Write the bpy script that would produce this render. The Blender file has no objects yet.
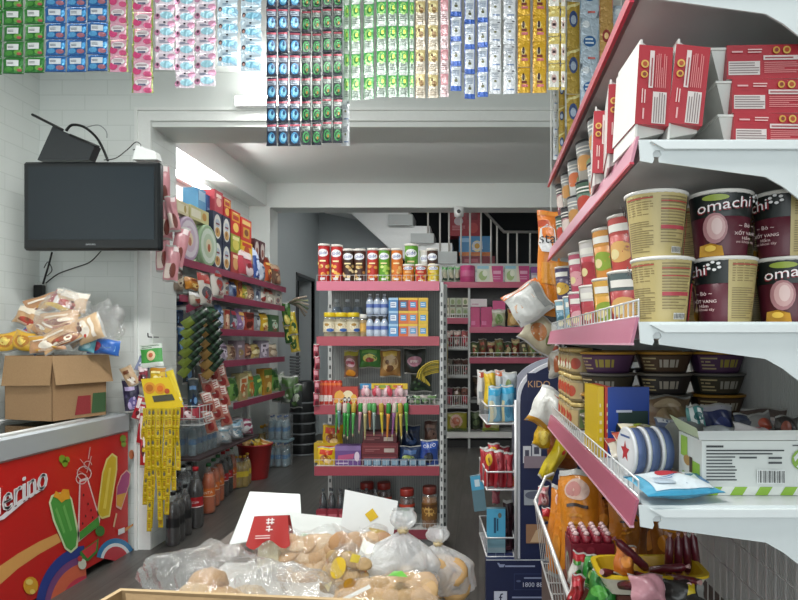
import bpy, math, random
from mathutils import Vector, Matrix, noise
RN = random.Random(11)
PI = math.pi
# ---------------------------------------------------------------- camera numbers
FPX, HC, U0, V0 = 620.0, 1.36, 478.0, 343.0        # focal length in pixels, eye height, vanishing point of the aisle
def X(u, d): return (u - U0) * d / FPX
def Z(v, d): return HC + (V0 - v) * d / FPX
scene = bpy.context.scene
COL = scene.collection
ORD = ['first', 'second', 'third', 'fourth', 'fifth', 'sixth', 'seventh', 'eighth', 'ninth', 'tenth', 'eleventh', 'twelfth',
       'thirteenth', 'fourteenth', 'fifteenth', 'sixteenth']

def lin(c): return c / 12.92 if c <= .04045 else ((c + .055) / 1.055) ** 2.4
_cc = {}
def C(h):
    if not isinstance(h, str): return h
    if h not in _cc:
        s = h.lstrip('#')
        if len(s) == 3: s = ''.join(c * 2 for c in s)
        _cc[h] = tuple(lin(int(s[i:i + 2], 16) / 255) for i in (0, 2, 4)) + (1.0,)
    return _cc[h]

# ---------------------------------------------------------------- text outlines
_txt = {}
def text_geo(s):
    if s in _txt: return _txt[s]
    cu = bpy.data.curves.new('txt', 'FONT'); cu.body = s; cu.size = 1; cu.resolution_u = 2; cu.fill_mode = 'FRONT'
    ob = bpy.data.objects.new('txt', cu); COL.objects.link(ob)
    dg = bpy.context.evaluated_depsgraph_get(); ev = ob.evaluated_get(dg); me = ev.to_mesh()
    vs = [(v.co.x, v.co.y) for v in me.vertices]; fs = [tuple(p.vertices) for p in me.polygons]
    ev.to_mesh_clear(); bpy.data.objects.remove(ob); bpy.data.curves.remove(cu)
    if not vs: vs = [(0, 0)]
    x0 = min(v[0] for v in vs); x1 = max(v[0] for v in vs); y0 = min(v[1] for v in vs); y1 = max(v[1] for v in vs)
    _txt[s] = (vs, fs, x0, x1, y0, y1)
    return _txt[s]

# ---------------------------------------------------------------- mesh builder
class MB:
    def __init__(s): s.v = []; s.f = []; s.c = []; s.sm = []
    def add(s, vs, fs, col, smooth=False):
        b = len(s.v); s.v.extend(tuple(v) for v in vs); col = C(col)
        for f in fs:
            s.f.append(tuple(i + b for i in f)); s.c.append(col); s.sm.append(smooth)
        return s
    def quad(s, a, b, c, d, col): return s.add([a, b, c, d], [(0, 1, 2, 3)], col)
    def box(s, x0, x1, y0, y1, z0, z1, col, cols=None):
        vs = [(x0, y0, z0), (x1, y0, z0), (x1, y1, z0), (x0, y1, z0), (x0, y0, z1), (x1, y0, z1), (x1, y1, z1), (x0, y1, z1)]
        fs = dict(bottom=(3, 2, 1, 0), top=(4, 5, 6, 7), front=(0, 1, 5, 4), right=(1, 2, 6, 5), back=(2, 3, 7, 6), left=(3, 0, 4, 7))
        for k, f in fs.items(): s.add([vs[i] for i in f], [(0, 1, 2, 3)], (cols or {}).get(k, col))
        return s
    def rbox(s, x0, x1, y0, y1, z0, z1, r, col):
        r = min(r, (x1 - x0) * .49, (y1 - y0) * .49, (z1 - z0) * .49)
        ids = {}; vs = []
        for i, (xa, sx) in enumerate(((x0, 1), (x1, -1))):
            for j, (ya, sy) in enumerate(((y0, 1), (y1, -1))):
                for k, (za, sz) in enumerate(((z0, 1), (z1, -1))):
                    for a in range(3):
                        p = [xa + sx * r, ya + sy * r, za + sz * r]; p[a] = (xa, ya, za)[a]
                        ids[i, j, k, a] = len(vs); vs.append(p)
        fs = []
        for a in range(3):
            o = [q for q in range(3) if q != a]
            for e in (0, 1):
                def key(p, q):
                    t = [0, 0, 0]; t[a] = e; t[o[0]] = p; t[o[1]] = q; return ids[t[0], t[1], t[2], a]
                fs.append((key(0, 0), key(1, 0), key(1, 1), key(0, 1)))
            for p in (0, 1):
                for q in (0, 1):      # the edge along axis a
                    def kk(e, fa):
                        t = [0, 0, 0]; t[a] = e; t[o[0]] = p; t[o[1]] = q; return ids[t[0], t[1], t[2], fa]
                    fs.append((kk(0, o[0]), kk(1, o[0]), kk(1, o[1]), kk(0, o[1])))
        for i in (0, 1):
            for j in (0, 1):
                for k in (0, 1): fs.append(tuple(ids[i, j, k, a] for a in range(3)))
        return s.add(vs, fs, col)
    def lathe(s, prof, col, n=20, c=(0, 0, 0), cols=None, caps=True, sx=1, sy=1, smooth=True):
        vs = []
        for r, z in prof:
            for i in range(n):
                a = 2 * PI * i / n; vs.append((c[0] + r * sx * math.cos(a), c[1] + r * sy * math.sin(a), c[2] + z))
        b = len(s.v); s.v.extend(vs)
        for j in range(len(prof) - 1):
            cc = C(cols[j] if cols else col)
            for i in range(n):
                k = (i + 1) % n
                s.f.append((b + j * n + i, b + j * n + k, b + (j + 1) * n + k, b + (j + 1) * n + i)); s.c.append(cc); s.sm.append(smooth)
        if caps:
            s.f.append(tuple(b + i for i in reversed(range(n)))); s.c.append(C(cols[0] if cols else col)); s.sm.append(False)
            t = b + (len(prof) - 1) * n
            s.f.append(tuple(t + i for i in range(n))); s.c.append(C(cols[-1] if cols else col)); s.sm.append(False)
        return s
    def tube(s, pts, r, col, n=6, closed=False, rs=None):
        pts = [Vector(p) for p in pts]; m = len(pts); vs = []; up = Vector((.13, .31, .94))
        for i, p in enumerate(pts):
            t = (pts[min(i + 1, m - 1)] - pts[max(i - 1, 0)])
            if closed: t = pts[(i + 1) % m] - pts[i - 1]
            t.normalize(); a = t.cross(up)
            if a.length < .05: a = t.cross(Vector((1, 0, 0)))
            a.normalize(); bb = t.cross(a); rr = rs[i] if rs else r
            for k in range(n):
                an = 2 * PI * k / n; vs.append(p + a * (rr * math.cos(an)) + bb * (rr * math.sin(an)))
        fs = []
        for i in range(m if closed else m - 1):
            j = (i + 1) % m
            for k in range(n):
                q = (k + 1) % n; fs.append((i * n + k, i * n + q, j * n + q, j * n + k))
        if not closed: fs += [tuple(reversed(range(n))), tuple((m - 1) * n + k for k in range(n))]
        return s.add(vs, fs, col, n > 4)
    def prism(s, poly, y0, y1, col, ax='y'):
        n = len(poly)
        def P(p, t): return {'y': (p[0], t, p[1]), 'x': (t, p[0], p[1]), 'z': (p[0], p[1], t)}[ax]
        vs = [P(p, y0) for p in poly] + [P(p, y1) for p in poly]
        fs = [tuple(range(n)), tuple(reversed(range(n, 2 * n)))] + [(i, (i + 1) % n, n + (i + 1) % n, n + i) for i in range(n)]
        return s.add(vs, fs, col)
    def grid(s, fn, nx, ny, col, smooth=True):
        vs = [fn(i / nx, j / ny) for j in range(ny + 1) for i in range(nx + 1)]; w = nx + 1
        fs = [(j * w + i, j * w + i + 1, (j + 1) * w + i + 1, (j + 1) * w + i) for j in range(ny) for i in range(nx)]
        if callable(col):
            b = len(s.v); s.v.extend(tuple(v) for v in vs)
            for q, f in enumerate(fs):
                s.f.append(tuple(i + b for i in f)); s.c.append(C(col((q % nx + .5) / nx, (q // nx + .5) / ny))); s.sm.append(smooth)
            return s
        return s.add(vs, fs, col, smooth)
    def xf(s, M):
        s.v = [tuple(M @ Vector(v)) for v in s.v]; return s
    def join(s, o, M=None):
        b = len(s.v); s.v.extend(tuple(M @ Vector(v)) if M else v for v in o.v)
        s.f.extend(tuple(i + b for i in f) for f in o.f); s.c.extend(o.c); s.sm.extend(o.sm); return s
    # printing on a surface S(x, y, lift), x and y in 0..1
    def paint(s, S, spec, w=1.0, h=1.0, res=1, e=.0006):
        for k, it in enumerate(spec):
            lift = e * (1 + .5 * k); t = it[0]
            if t == 'r':
                _, x0, y0, x1, y1, col = it; nx = max(1, round(abs(x1 - x0) * res)); ny = max(1, round(abs(y1 - y0) * res)) if res > 1 else 1
                s.grid(lambda a, b: S(x0 + (x1 - x0) * a, y0 + (y1 - y0) * b, lift), nx, ny, col, res > 1)
            elif t == 'e':
                _, cx, cy, rx, ry, col = it; n = 16; rings = 1 if res <= 1 else 2
                vs = [S(cx, cy, lift)]; fs = []
                for q in range(rings):
                    f = (q + 1) / rings
                    for i in range(n):
                        a = 2 * PI * i / n; vs.append(S(cx + rx * f * math.cos(a), cy + ry * f * math.sin(a), lift))
                fs += [(0, 1 + i, 1 + (i + 1) % n) for i in range(n)]
                if rings == 2: fs += [(1 + i, 1 + (i + 1) % n, 1 + n + (i + 1) % n, 1 + n + i)[::-1] for i in range(n)]
                s.add(vs, fs, col, res > 1)
            elif t == 'p':
                s.add([S(px, py, lift) for px, py in it[1]], [tuple(range(len(it[1])))], it[2])
            elif t == 't':         # text, centred, width fraction
                _, tx, cx, cy, tw, col = it[:6]; skew = it[6] if len(it) > 6 else 0
                vs, fs, x0, x1, y0, y1 = text_geo(tx); sc = tw * w / max(1e-6, x1 - x0); vx = []
                for (vx_, vy_) in vs:
                    dx = (vx_ - (x0 + x1) / 2) * sc; dy = (vy_ - (y0 + y1) / 2) * sc
                    vx.append(S(cx + (dx) / w, cy + (dy + skew * dx) / h, lift))
                s.add(vx, fs, col)
            elif t == 'b':         # block of fine print: lines
                _, x0, y0, x1, y1, nl, col = it; rr = random.Random(int(x0 * 997 + y0 * 31 + nl))
                for q in range(nl):
                    yy = y1 - (y1 - y0) * (q + .75) / nl; hh = (y1 - y0) / nl * .42; xe = x1 - (x1 - x0) * rr.choice((0, 0, .05, .15, .4))
                    s.grid(lambda a, b: S(x0 + (xe - x0) * a, yy + hh * b, lift), max(1, round((xe - x0) * res)), 1, col, False)
        return s
    def mesh(s, name):
        me = bpy.data.meshes.new(name); me.from_pydata(s.v, [], s.f)
        ca = me.color_attributes.new('Col', 'FLOAT_COLOR', 'CORNER'); buf = []
        for f, c in zip(s.f, s.c): buf.extend(c * len(f))
        ca.data.foreach_set('color', buf); me.polygons.foreach_set('use_smooth', s.sm); me.update()
        return me

# ---------------------------------------------------------------- materials
MATS = {}
def nodemat(name):
    m = bpy.data.materials.new(name); m.use_nodes = True; nt = m.node_tree; nt.nodes.clear()
    out = nt.nodes.new('ShaderNodeOutputMaterial'); return m, nt, out
def N(nt, t, **kw):
    n = nt.nodes.new(t)
    for k, v in kw.items():
        if k in n.inputs: n.inputs[k].default_value = v
        else: setattr(n, k, v)
    return n
def printed(name, rough=.4, metal=0, coat=0, bump=0, bscale=60, var=.06, spec=.5):
    m, nt, out = nodemat(name); L = nt.links.new
    at = N(nt, 'ShaderNodeAttribute', attribute_name='Col'); tc = N(nt, 'ShaderNodeTexCoord')
    nz = N(nt, 'ShaderNodeTexNoise', Scale=bscale * .6, Detail=3.0); L(tc.outputs['Object'], nz.inputs['Vector'])
    mr = N(nt, 'ShaderNodeMapRange'); mr.inputs['To Min'].default_value = 1 - var; mr.inputs['To Max'].default_value = 1 + var
    L(nz.outputs['Fac'], mr.inputs['Value'])
    mx = N(nt, 'ShaderNodeMix', data_type='RGBA', blend_type='MULTIPLY'); mx.inputs['Factor'].default_value = 1
    L(at.outputs['Color'], mx.inputs['A']); L(mr.outputs['Result'], mx.inputs['B'])
    b = N(nt, 'ShaderNodeBsdfPrincipled', Roughness=rough, Metallic=metal); b.inputs['Coat Weight'].default_value = coat
    b.inputs['Coat Roughness'].default_value = .15; b.inputs['Specular IOR Level'].default_value = spec
    L(mx.outputs['Result'], b.inputs['Base Color'])
    if bump:
        n2 = N(nt, 'ShaderNodeTexNoise', Scale=bscale, Detail=2.0, Distortion=.6); L(tc.outputs['Object'], n2.inputs['Vector'])
        bp = N(nt, 'ShaderNodeBump', Strength=bump, Distance=.01); L(n2.outputs['Fac'], bp.inputs['Height']); L(bp.outputs['Normal'], b.inputs['Normal'])
    L(b.outputs[0], out.inputs[0]); MATS[name] = m; return m
printed('film', .3, 0, .25, .35, 45)
printed('foil', .25, .25, .2, .5, 60)
printed('paper', .65, var=.04)
printed('gloss_card', .4, coat=.15, var=.04)
printed('cardboard', .85, bump=.08, bscale=180, var=.12)
printed('plastic', .35, var=.03)
printed('painted_metal', .38, var=.03)
printed('wire', .3, .3, var=.02)
printed('dark_plastic', .3, var=.05)
printed('cloth', .9, bump=.2, bscale=300)
def clearmat(name, fac=.1, edge=.45, rough=.12, tint=(.96, .97, .97, 1), bump=.6, bscale=18, milk=0.0):
    m, nt, out = nodemat(name); L = nt.links.new
    tr = N(nt, 'ShaderNodeBsdfTransparent', Color=tint); gl = N(nt, 'ShaderNodeBsdfGlossy', Roughness=rough)
    gl.inputs['Color'].default_value = (1, 1, 1, 1)
    lw = N(nt, 'ShaderNodeLayerWeight', Blend=.3); mr = N(nt, 'ShaderNodeMapRange')
    mr.inputs['To Min'].default_value = fac; mr.inputs['To Max'].default_value = edge; L(lw.outputs['Facing'], mr.inputs['Value'])
    if bump:
        tc = N(nt, 'ShaderNodeTexCoord'); nz = N(nt, 'ShaderNodeTexNoise', Scale=bscale, Detail=4.0, Distortion=1.5); L(tc.outputs['Object'], nz.inputs['Vector'])
        bp = N(nt, 'ShaderNodeBump', Strength=bump, Distance=.02); L(nz.outputs['Fac'], bp.inputs['Height'])
        L(bp.outputs['Normal'], gl.inputs['Normal']); L(bp.outputs['Normal'], lw.inputs['Normal'])
    mx = N(nt, 'ShaderNodeMixShader'); L(mr.outputs['Result'], mx.inputs[0]); L(tr.outputs[0], mx.inputs[1]); L(gl.outputs[0], mx.inputs[2])
    last = mx
    if milk:
        df = N(nt, 'ShaderNodeBsdfDiffuse', Color=(.9, .92, .93, 1)); m2 = N(nt, 'ShaderNodeMixShader'); m2.inputs[0].default_value = milk
        L(mx.outputs[0], m2.inputs[1]); L(df.outputs[0], m2.inputs[2]); last = m2
    L(last.outputs[0], out.inputs[0]); MATS[name] = m; return m
clearmat('clear_film', .07, .45, .1, tint=(1, 1, 1, 1), milk=.03)
clearmat('clear_bag', .08, .5, .1, tint=(1, 1, 1, 1), milk=.07, bump=1.0, bscale=22)
clearmat('milky_bag', .14, .6, .16, tint=(1, 1, 1, 1), milk=.3, bump=1.0, bscale=26)
clearmat('clear_plastic', .06, .4, .06, tint=(.93, .96, .97, 1), bump=0, milk=.05)
clearmat('freezer_glass', .12, .6, .03, tint=(.5, .55, .55, 1), bump=0)
def emis(name, col, s):
    m, nt, out = nodemat(name); e = N(nt, 'ShaderNodeEmission', Color=col, Strength=s); nt.links.new(e.outputs[0], out.inputs[0]); MATS[name] = m
emis('tube_glow', (1, 1, .98, 1), 60)
emis('bulb_glow', (1, 1, .97, 1), 30)
def wallmat(name, base, mortar, bw=.30, bh=.10, var=.03, bump=.25, ax='xz', rough=.55, brick=True):
    m, nt, out = nodemat(name); L = nt.links.new
    ge = N(nt, 'ShaderNodeNewGeometry'); sp = N(nt, 'ShaderNodeSeparateXYZ'); cb = N(nt, 'ShaderNodeCombineXYZ'); L(ge.outputs['Position'], sp.inputs[0])
    ad = N(nt, 'ShaderNodeMath', operation='ADD'); L(sp.outputs['X'], ad.inputs[0]); L(sp.outputs['Y'], ad.inputs[1])
    L(ad.outputs[0], cb.inputs[0]); L(sp.outputs['Z'], cb.inputs[1])
    b = N(nt, 'ShaderNodeBsdfPrincipled', Roughness=rough)
    nz = N(nt, 'ShaderNodeTexNoise', Scale=2.5, Detail=5.0); L(ge.outputs['Position'], nz.inputs['Vector'])
    mr = N(nt, 'ShaderNodeMapRange'); mr.inputs['To Min'].default_value = 1 - var; mr.inputs['To Max'].default_value = 1 + var; L(nz.outputs['Fac'], mr.inputs['Value'])
    mx = N(nt, 'ShaderNodeMix', data_type='RGBA', blend_type='MULTIPLY'); mx.inputs['Factor'].default_value = 1; L(mr.outputs['Result'], mx.inputs['B'])
    if brick:
        br = N(nt, 'ShaderNodeTexBrick', Scale=1.0); br.inputs['Color1'].default_value = C(base); br.inputs['Color2'].default_value = C(base)
        br.inputs['Mortar'].default_value = C(mortar); br.inputs['Mortar Size'].default_value = .004; br.inputs['Mortar Smooth'].default_value = .6
        br.inputs['Brick Width'].default_value = bw; br.inputs['Row Height'].default_value = bh; L(cb.outputs[0], br.inputs['Vector'])
        L(br.outputs['Color'], mx.inputs['A'])
        bp = N(nt, 'ShaderNodeBump', Strength=bump, Distance=.004, invert=True); L(br.outputs['Fac'], bp.inputs['Height']); L(bp.outputs['Normal'], b.inputs['Normal'])
    else: mx.inputs['A'].default_value = C(base)
    L(mx.outputs['Result'], b.inputs['Base Color']); L(b.outputs[0], out.inputs[0]); MATS[name] = m
wallmat('white_brick', '#dfe4e1', '#d2d8d4', bump=.15)
wallmat('white_paint', '#dfe3e0', '#fff', brick=False, rough=.6)
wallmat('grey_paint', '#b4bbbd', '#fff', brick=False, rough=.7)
wallmat('shade_paint', '#26282a', '#fff', brick=False, rough=.8)  # near-black colour that stands in for shade in unlit depths
def floormat():
    m, nt, out = nodemat('plank_floor'); L = nt.links.new
    ge = N(nt, 'ShaderNodeNewGeometry'); mp = N(nt, 'ShaderNodeMapping'); mp.inputs['Rotation'].default_value = (0, 0, PI / 2); L(ge.outputs['Position'], mp.inputs['Vector'])
    br = N(nt, 'ShaderNodeTexBrick', Scale=1.0); br.inputs['Color1'].default_value = C('#55534f'); br.inputs['Color2'].default_value = C('#4c4a47')
    br.inputs['Mortar'].default_value = C('#3c3a38'); br.inputs['Mortar Size'].default_value = .003; br.inputs['Brick Width'].default_value = .8; br.inputs['Row Height'].default_value = .15
    L(mp.outputs[0], br.inputs['Vector'])
    m2 = N(nt, 'ShaderNodeMapping'); m2.inputs['Scale'].default_value = (9, .7, 1); L(ge.outputs['Position'], m2.inputs['Vector'])
    nz = N(nt, 'ShaderNodeTexNoise', Scale=3.0, Detail=6.0); L(m2.outputs[0], nz.inputs['Vector'])
    mr = N(nt, 'ShaderNodeMapRange'); mr.inputs['From Min'].default_value = .3; mr.inputs['From Max'].default_value = .7; mr.inputs['To Min'].default_value = .72; mr.inputs['To Max'].default_value = 1.25
    L(nz.outputs['Fac'], mr.inputs['Value'])
    mx = N(nt, 'ShaderNodeMix', data_type='RGBA', blend_type='MULTIPLY'); mx.inputs['Factor'].default_value = 1
    L(br.outputs['Color'], mx.inputs['A']); L(mr.outputs['Result'], mx.inputs['B'])
    b = N(nt, 'ShaderNodeBsdfPrincipled', Roughness=.38); L(mx.outputs['Result'], b.inputs['Base Color']); L(b.outputs[0], out.inputs[0]); MATS['plank_floor'] = m
floormat()

# ---------------------------------------------------------------- objects
def asmesh(g, name): return g.mesh(name) if isinstance(g, MB) else g
def put(name, g, mat, parent=None, loc=(0, 0, 0), rot=(0, 0, 0), sc=None):
    me = asmesh(g, name)
    if not me.materials: me.materials.append(MATS[mat])
    o = bpy.data.objects.new(name, me); COL.objects.link(o); o.location = loc; o.rotation_euler = rot
    if sc: o.scale = sc if not isinstance(sc, (int, float)) else (sc,) * 3
    o.parent = parent; return o
def tag(o, label, cat, group=None, kind=None):
    if label: o['label'] = label
    if cat: o['category'] = cat
    if group: o['group'] = group
    if kind: o['kind'] = kind
    return o
def struct(name, g, mat):
    o = put(name, g, mat); o['kind'] = 'structure'; return o
def empty(name, loc=(0, 0, 0), rot=(0, 0, 0), sc=None):
    o = bpy.data.objects.new(name, None); COL.objects.link(o); o.location = loc; o.rotation_euler = rot; o.empty_display_size = .05
    if sc: o.scale = (sc,) * 3
    return o
class Proto:                                    # a kind of thing: its meshes are made once and shared by every copy
    def __init__(s, name, cat, parts): # parts: [(part name, MB, material, [subparts])]; first name None -> the thing itself is that mesh
        s.name, s.cat = name, cat; s.parts = []
        for p in parts: s.parts.append((p[0], asmesh(p[1], p[0] or name), p[2], [(q[0], asmesh(q[1], q[0]), q[2]) for q in (p[3] if len(p) > 3 else [])]))
    def at(s, loc, rot, label, group=None, sc=None, name=None):
        if not isinstance(rot, (tuple, list)): rot = (0, 0, rot)
        k = 0
        if s.parts[0][0] is None:
            r = put(name or s.name, s.parts[0][1], s.parts[0][2], None, loc, rot, sc); k = 1
        else: r = empty(name or s.name, loc, rot, sc)
        for pn, me, mt, subs in s.parts[k:]:
            o = put(pn, me, mt, r)
            for q in subs: put(q[0], q[1], q[2], o)
        return tag(r, label, s.cat, group)
# ================================================================ kinds of products (front faces -Y, base at z = 0)
def flatS(w, d, h): return lambda x, y, e: ((x - .5) * w, -d / 2 - e, y * h)
def sideS(w, d, h): return lambda x, y, e: (w / 2 + e, (x - .5) * d, y * h)
def lsideS(w, d, h): return lambda x, y, e: (-w / 2 - e, (.5 - x) * d, y * h)
def topS(w, d, h): return lambda x, y, e: ((x - .5) * w, (y - .5) * d, h + e)
def carton(w, d, h, col, spec=(), side=(), top=(), lside=(), mat='gloss_card', name='carton', cat='box', cols=None):
    m = MB().box(-w / 2, w / 2, -d / 2, d / 2, 0, h, col, cols)
    m.paint(flatS(w, d, h), spec, w, h); m.paint(sideS(w, d, h), side, d, h); m.paint(topS(w, d, h), top, w, d); m.paint(lsideS(w, d, h), lside, d, h)
    return Proto(name, cat, [(None, m, mat)])
def pillowS(w, h, b, sgn=-1):
    def S(x, y, e):
        px = max(0, 1 - abs(2 * x - 1) ** 2.4); py = max(0, 1 - abs(2 * y - 1) ** 3.2)
        pinch = 1 - .06 * math.sin(PI * y) * 1
        return ((x - .5) * w * pinch, sgn * (b * (px * py) ** .75 + e), y * h)
    return S
def bagmb(w, h, b, col, spec=(), back=None, seal='#b4b4b0', wob=.0, seed=0):
    r = random.Random(seed); ph = r.random() * 6
    S0 = pillowS(w, h, b); B0 = pillowS(w, h, b, 1)
    def wr(S):
        def f(x, y, e):
            p = S(x, y, e); k = wob * b
            return (p[0] + k * .3 * math.sin(9 * y + ph), p[1] + k * (math.sin(11 * x + 7 * y + ph) * math.sin(PI * x) * math.sin(PI * y)), p[2] + k * .4 * math.sin(8 * x + ph))
        return f
    S = wr(S0); Bk = wr(B0); m = MB()
    m.grid(lambda x, y: S(x, y, 0), 10, 12, col); m.grid(lambda x, y: Bk(x, y, 0), 8, 10, back or col)
    if seal:
        for ya, yb in ((0, .05), (.95, 1.0)): m.grid(lambda x, y: S(x, ya + (yb - ya) * y, .0008), 10, 1, seal)
    m.paint(S, spec, w, h, 10, .0012)
    return m
def bag(w, h, b, col, spec=(), name='snack_bag', cat='snack bag', mat='film', seal='#b0b0ac', wob=.25, seed=0, back=None):
    return Proto(name, cat, [(None, bagmb(w, h, b, col, spec, back, seal, wob, seed), mat)])
def rspec(seed, acc, text=None, tcol='#ffffff'):
    r = random.Random(seed); a = list(acc); sp = []
    k = r.random()
    if k < .4: sp.append(('r', 0, .72, 1, .95, r.choice(a)))
    elif k < .7: sp.append(('p', [(0, .35), (1, .6), (1, .9), (0, .8)], r.choice(a)))
    sp.append(('e', r.uniform(.35, .65), r.uniform(.25, .45), r.uniform(.22, .36), r.uniform(.14, .24), r.choice(a)))
    sp.append(('e', r.uniform(.3, .7), r.uniform(.2, .5), r.uniform(.1, .2), r.uniform(.08, .14), r.choice(a)))
    for _ in range(3): sp.append(('e', r.uniform(.15, .85), r.uniform(.1, .55), .07, .05, r.choice(a)))
    q = r.uniform(.1, .3); sp.append(('r', q, .64, r.uniform(.6, .9), .64 + r.uniform(.06, .16), r.choice(a))); sp.append(('b', .3, .08, .7, .18, 2, r.choice(a)))
    return sp
def cylS(rb, rt, h, z0=0):
    def S(x, y, e):
        r = rb + (rt - rb) * y + e; a = (x - .5) * 2 * PI
        return (r * math.sin(a), -r * math.cos(a), z0 + y * h)
    return S
# --- cylindrical crisp cans
def snack_can(h, r, col, food, lidc='#e9e4dc', seed=0):
    m = MB().lathe([(r * .98, 0), (r, .003), (r, h - .012), (r, h - .008)], col, 20, caps=True)
    S = cylS(r, r, h)
    rr = random.Random(seed); sp = [('r', 0, .0, 1, .03, '#c9c9c9'), ('e', .5, .76, .155, .1, '#f4f6fa'), ('t', 'Slide', .5, .76, .22, '#1d3f9a', .15)]
    for k in range(8): sp.append(('e', rr.uniform(.33, .67), rr.uniform(.1, .5), .05, .045, rr.choice(food)))
    sp += [('r', .42, .53, .58, .57, '#ffe9b0'), ('r', .44, .06, .56, .12, '#f2f2f2')]
    m.paint(S, sp, 2 * PI * r, h, 20, .0006)
    lid = MB().lathe([(r * 1.04, h - .014), (r * 1.04, h - .002), (r * .98, h), (r * .86, h), (r * .84, h - .004)], lidc, 20)
    return Proto('snack_can', 'can', [('can_body', m, 'gloss_card'), ('plastic_lid', lid, 'plastic')])
# --- noodle cups
def cupmb(h, rt, rb, col, spec, rimc='#e8e6df', res=24):
    m = MB().lathe([(rb, 0), (rb + .0005, .002), (rt, h - .004)], col, 28)
    m.paint(cylS(rb, rt, h - .004), spec, 2 * PI * (rb + rt) / 2, h, res, .0005)
    lid = MB().lathe([(rt * 1.0, h - .006), (rt * 1.045, h - .004), (rt * 1.045, h - .001), (rt * .99, h)], rimc, 28)
    return m, lid
def noodle_cup(h, rt, rb, col, spec, rimc='#e8e6df', lidm='gloss_card'):
    m, l = cupmb(h, rt, rb, col, spec, rimc); return Proto('noodle_cup', 'cup', [('cup_body', m, 'gloss_card'), ('paper_lid', l, lidm)])
def omachi_spec(main='#5e2230', dark='#1d2423', beige='#bdac74'):
    s = [('p2', .1, .62, .70, 1, dark), ('r', .7, .0, 1.1, .99, beige)]
    s[0] = ('r', .1, .62, .70, 1, dark); s += [('b', .72, .64, .88, .95, 8, '#8f7d50'), ('b', .72, .06, .88, .56, 14, '#8a7a50'), ('b', .92, .2, 1.08, .95, 16, '#8a7a50')]
    s += [('r', .72, .9, .88, .92, '#b04a40'), ('r', .92, .42, 1.08, .48, '#b3404a'), ('r', .92, .72, 1.08, .74, '#b04a40'), ('r', .92, .84, 1.08, .86, '#b04a40'), ('r', .985, .05, 1.06, .15, '#e6e6e0'), ('r', 1.1, 0, 1.115, .62, '#b02a34')]
    for k in range(8): s.append(('r', .99 + k * .0085, .06, .994 + k * .0085, .14, '#222222'))
    s += [('e', .425, .43, .062, .24, '#a87478'), ('e', .43, .44, .046, .19, '#c9a09e'), ('e', .435, .46, .026, .13, '#dcc0bc'),
          ('p', [(.33, .0), (.34, .17), (.4, .2), (.46, .15), (.47, .0)], '#c9952c'), ('e', .40, .12, .03, .05, '#e8c04a'),
          ('e', .43, .9, .06, .05, '#8fa136'), ('t', 'omachi', .472, .78, .262, '#8a2430', .14), ('t', 'omachi', .470, .795, .25, '#f4ecec', .14)]
    for a in range(6): s.append(('e', .635 + .026 * math.cos(a * 1.05 - .4), .885 + .06 * math.sin(a * 1.05 - .4), .009, .022, '#e6e6e6'))
    s += [('t', '~ Bò ~', .58, .46, .09, '#e8d4d0'), ('t', 'XỐT VANG', .58, .35, .13, '#efdcd8'), ('t', 'Hầm', .58, .27, .05, '#e3cac6'), ('t', 'mì khoai tây', .58, .2, .11, '#d9bcb8')]
    return s
OM = noodle_cup(.092, .0435, .0345, '#5e2230', omachi_spec())
def simple_cup(h, rt, rb, col, a, b, seed=0, rimc='#e3e0d8'):
    r = random.Random(seed)
    sp = [('r', 0, .66, 1, 1, a), ('e', .5, .34, .12, .2, b), ('e', .46, .3, .05, .1, '#e9d9a0'), ('r', .40, .72, .6, .86, '#f1efe6'), ('b', .62, .1, .72, .9, 9, '#e7e2d5'),
          ('r', .26, .05, .36, .95, '#e9e4d4'), ('b', .27, .1, .35, .9, 10, '#777766'), ('e', .02, .34, .1, .18, b), ('r', .92, .72, 1, .86, '#f1efe6')]
    return noodle_cup(h, rt, rb, col, sp, rimc)
# --- jars and bottles
def jar(h, r, col, lidc, spec=(), glass='clear_plastic', lab='#c9a04a'):
    fill = MB().lathe([(r * .9, .003), (r * .92, .01), (r * .92, h * .72), (r * .5, h * .76)], col, 14)
    body = MB().lathe([(r * .9, 0), (r, .004), (r, h * .76), (r * .8, h * .84)], '#ffffff', 16)
    lb = MB(); S = cylS(r * 1.004, r * 1.004, h); lb.paint(S, [('r', .15, .2, .85, .62, lab)] + list(spec), 2 * PI * r, h, 18, .0006)
    lid = MB().lathe([(r * .88, h * .82), (r * .9, h * .83), (r * .9, h * .98), (r * .84, h)], lidc, 16)
    return Proto('snack_jar', 'jar', [('jar_body', body, glass), ('contents', fill, 'paper'), ('jar_label', lb, 'gloss_card'), ('screw_lid', lid, 'plastic')])
def bottle(h, r, liquid, labc, capc, text=None, tcol='#ffffff', name='soda_bottle', full=.8):
    pr = [(r * .82, 0), (r * .98, .012), (r, .03), (r, h * .3), (r * .94, h * .36), (r * .94, h * .5), (r, h * .56), (r * .96, h * .64), (r * .62, h * .8), (r * .34, h * .88), (r * .32, h * .94)]
    b = MB().lathe(pr, '#ffffff', 16)
    liq = MB().lathe([(p[0] * .95, max(p[1], .004)) for p in pr if p[1] <= h * full], liquid, 16)
    lb = MB(); S = cylS(r * .965, r * .965, h * .17, h * .345)
    lb.grid(lambda x, y: S(x, y, 0), 18, 1, labc)
    if text: lb.paint(S, [('t', text, .5, .5, .3, tcol, .1), ('t', text, .02, .5, .3, tcol, .1), ('r', 0, .04, 1, .1, tcol)], 2 * PI * r, h * .17, 18, .0008)
    cp = MB().lathe([(r * .38, h * .935), (r * .38, h * .99), (r * .34, h)], capc, 12)
    return Proto(name, 'bottle', [('bottle_body', b, 'clear_plastic'), ('drink', liq, 'dark_plastic'), ('bottle_label', lb, 'gloss_card'), ('bottle_cap', cp, 'plastic')])
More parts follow.
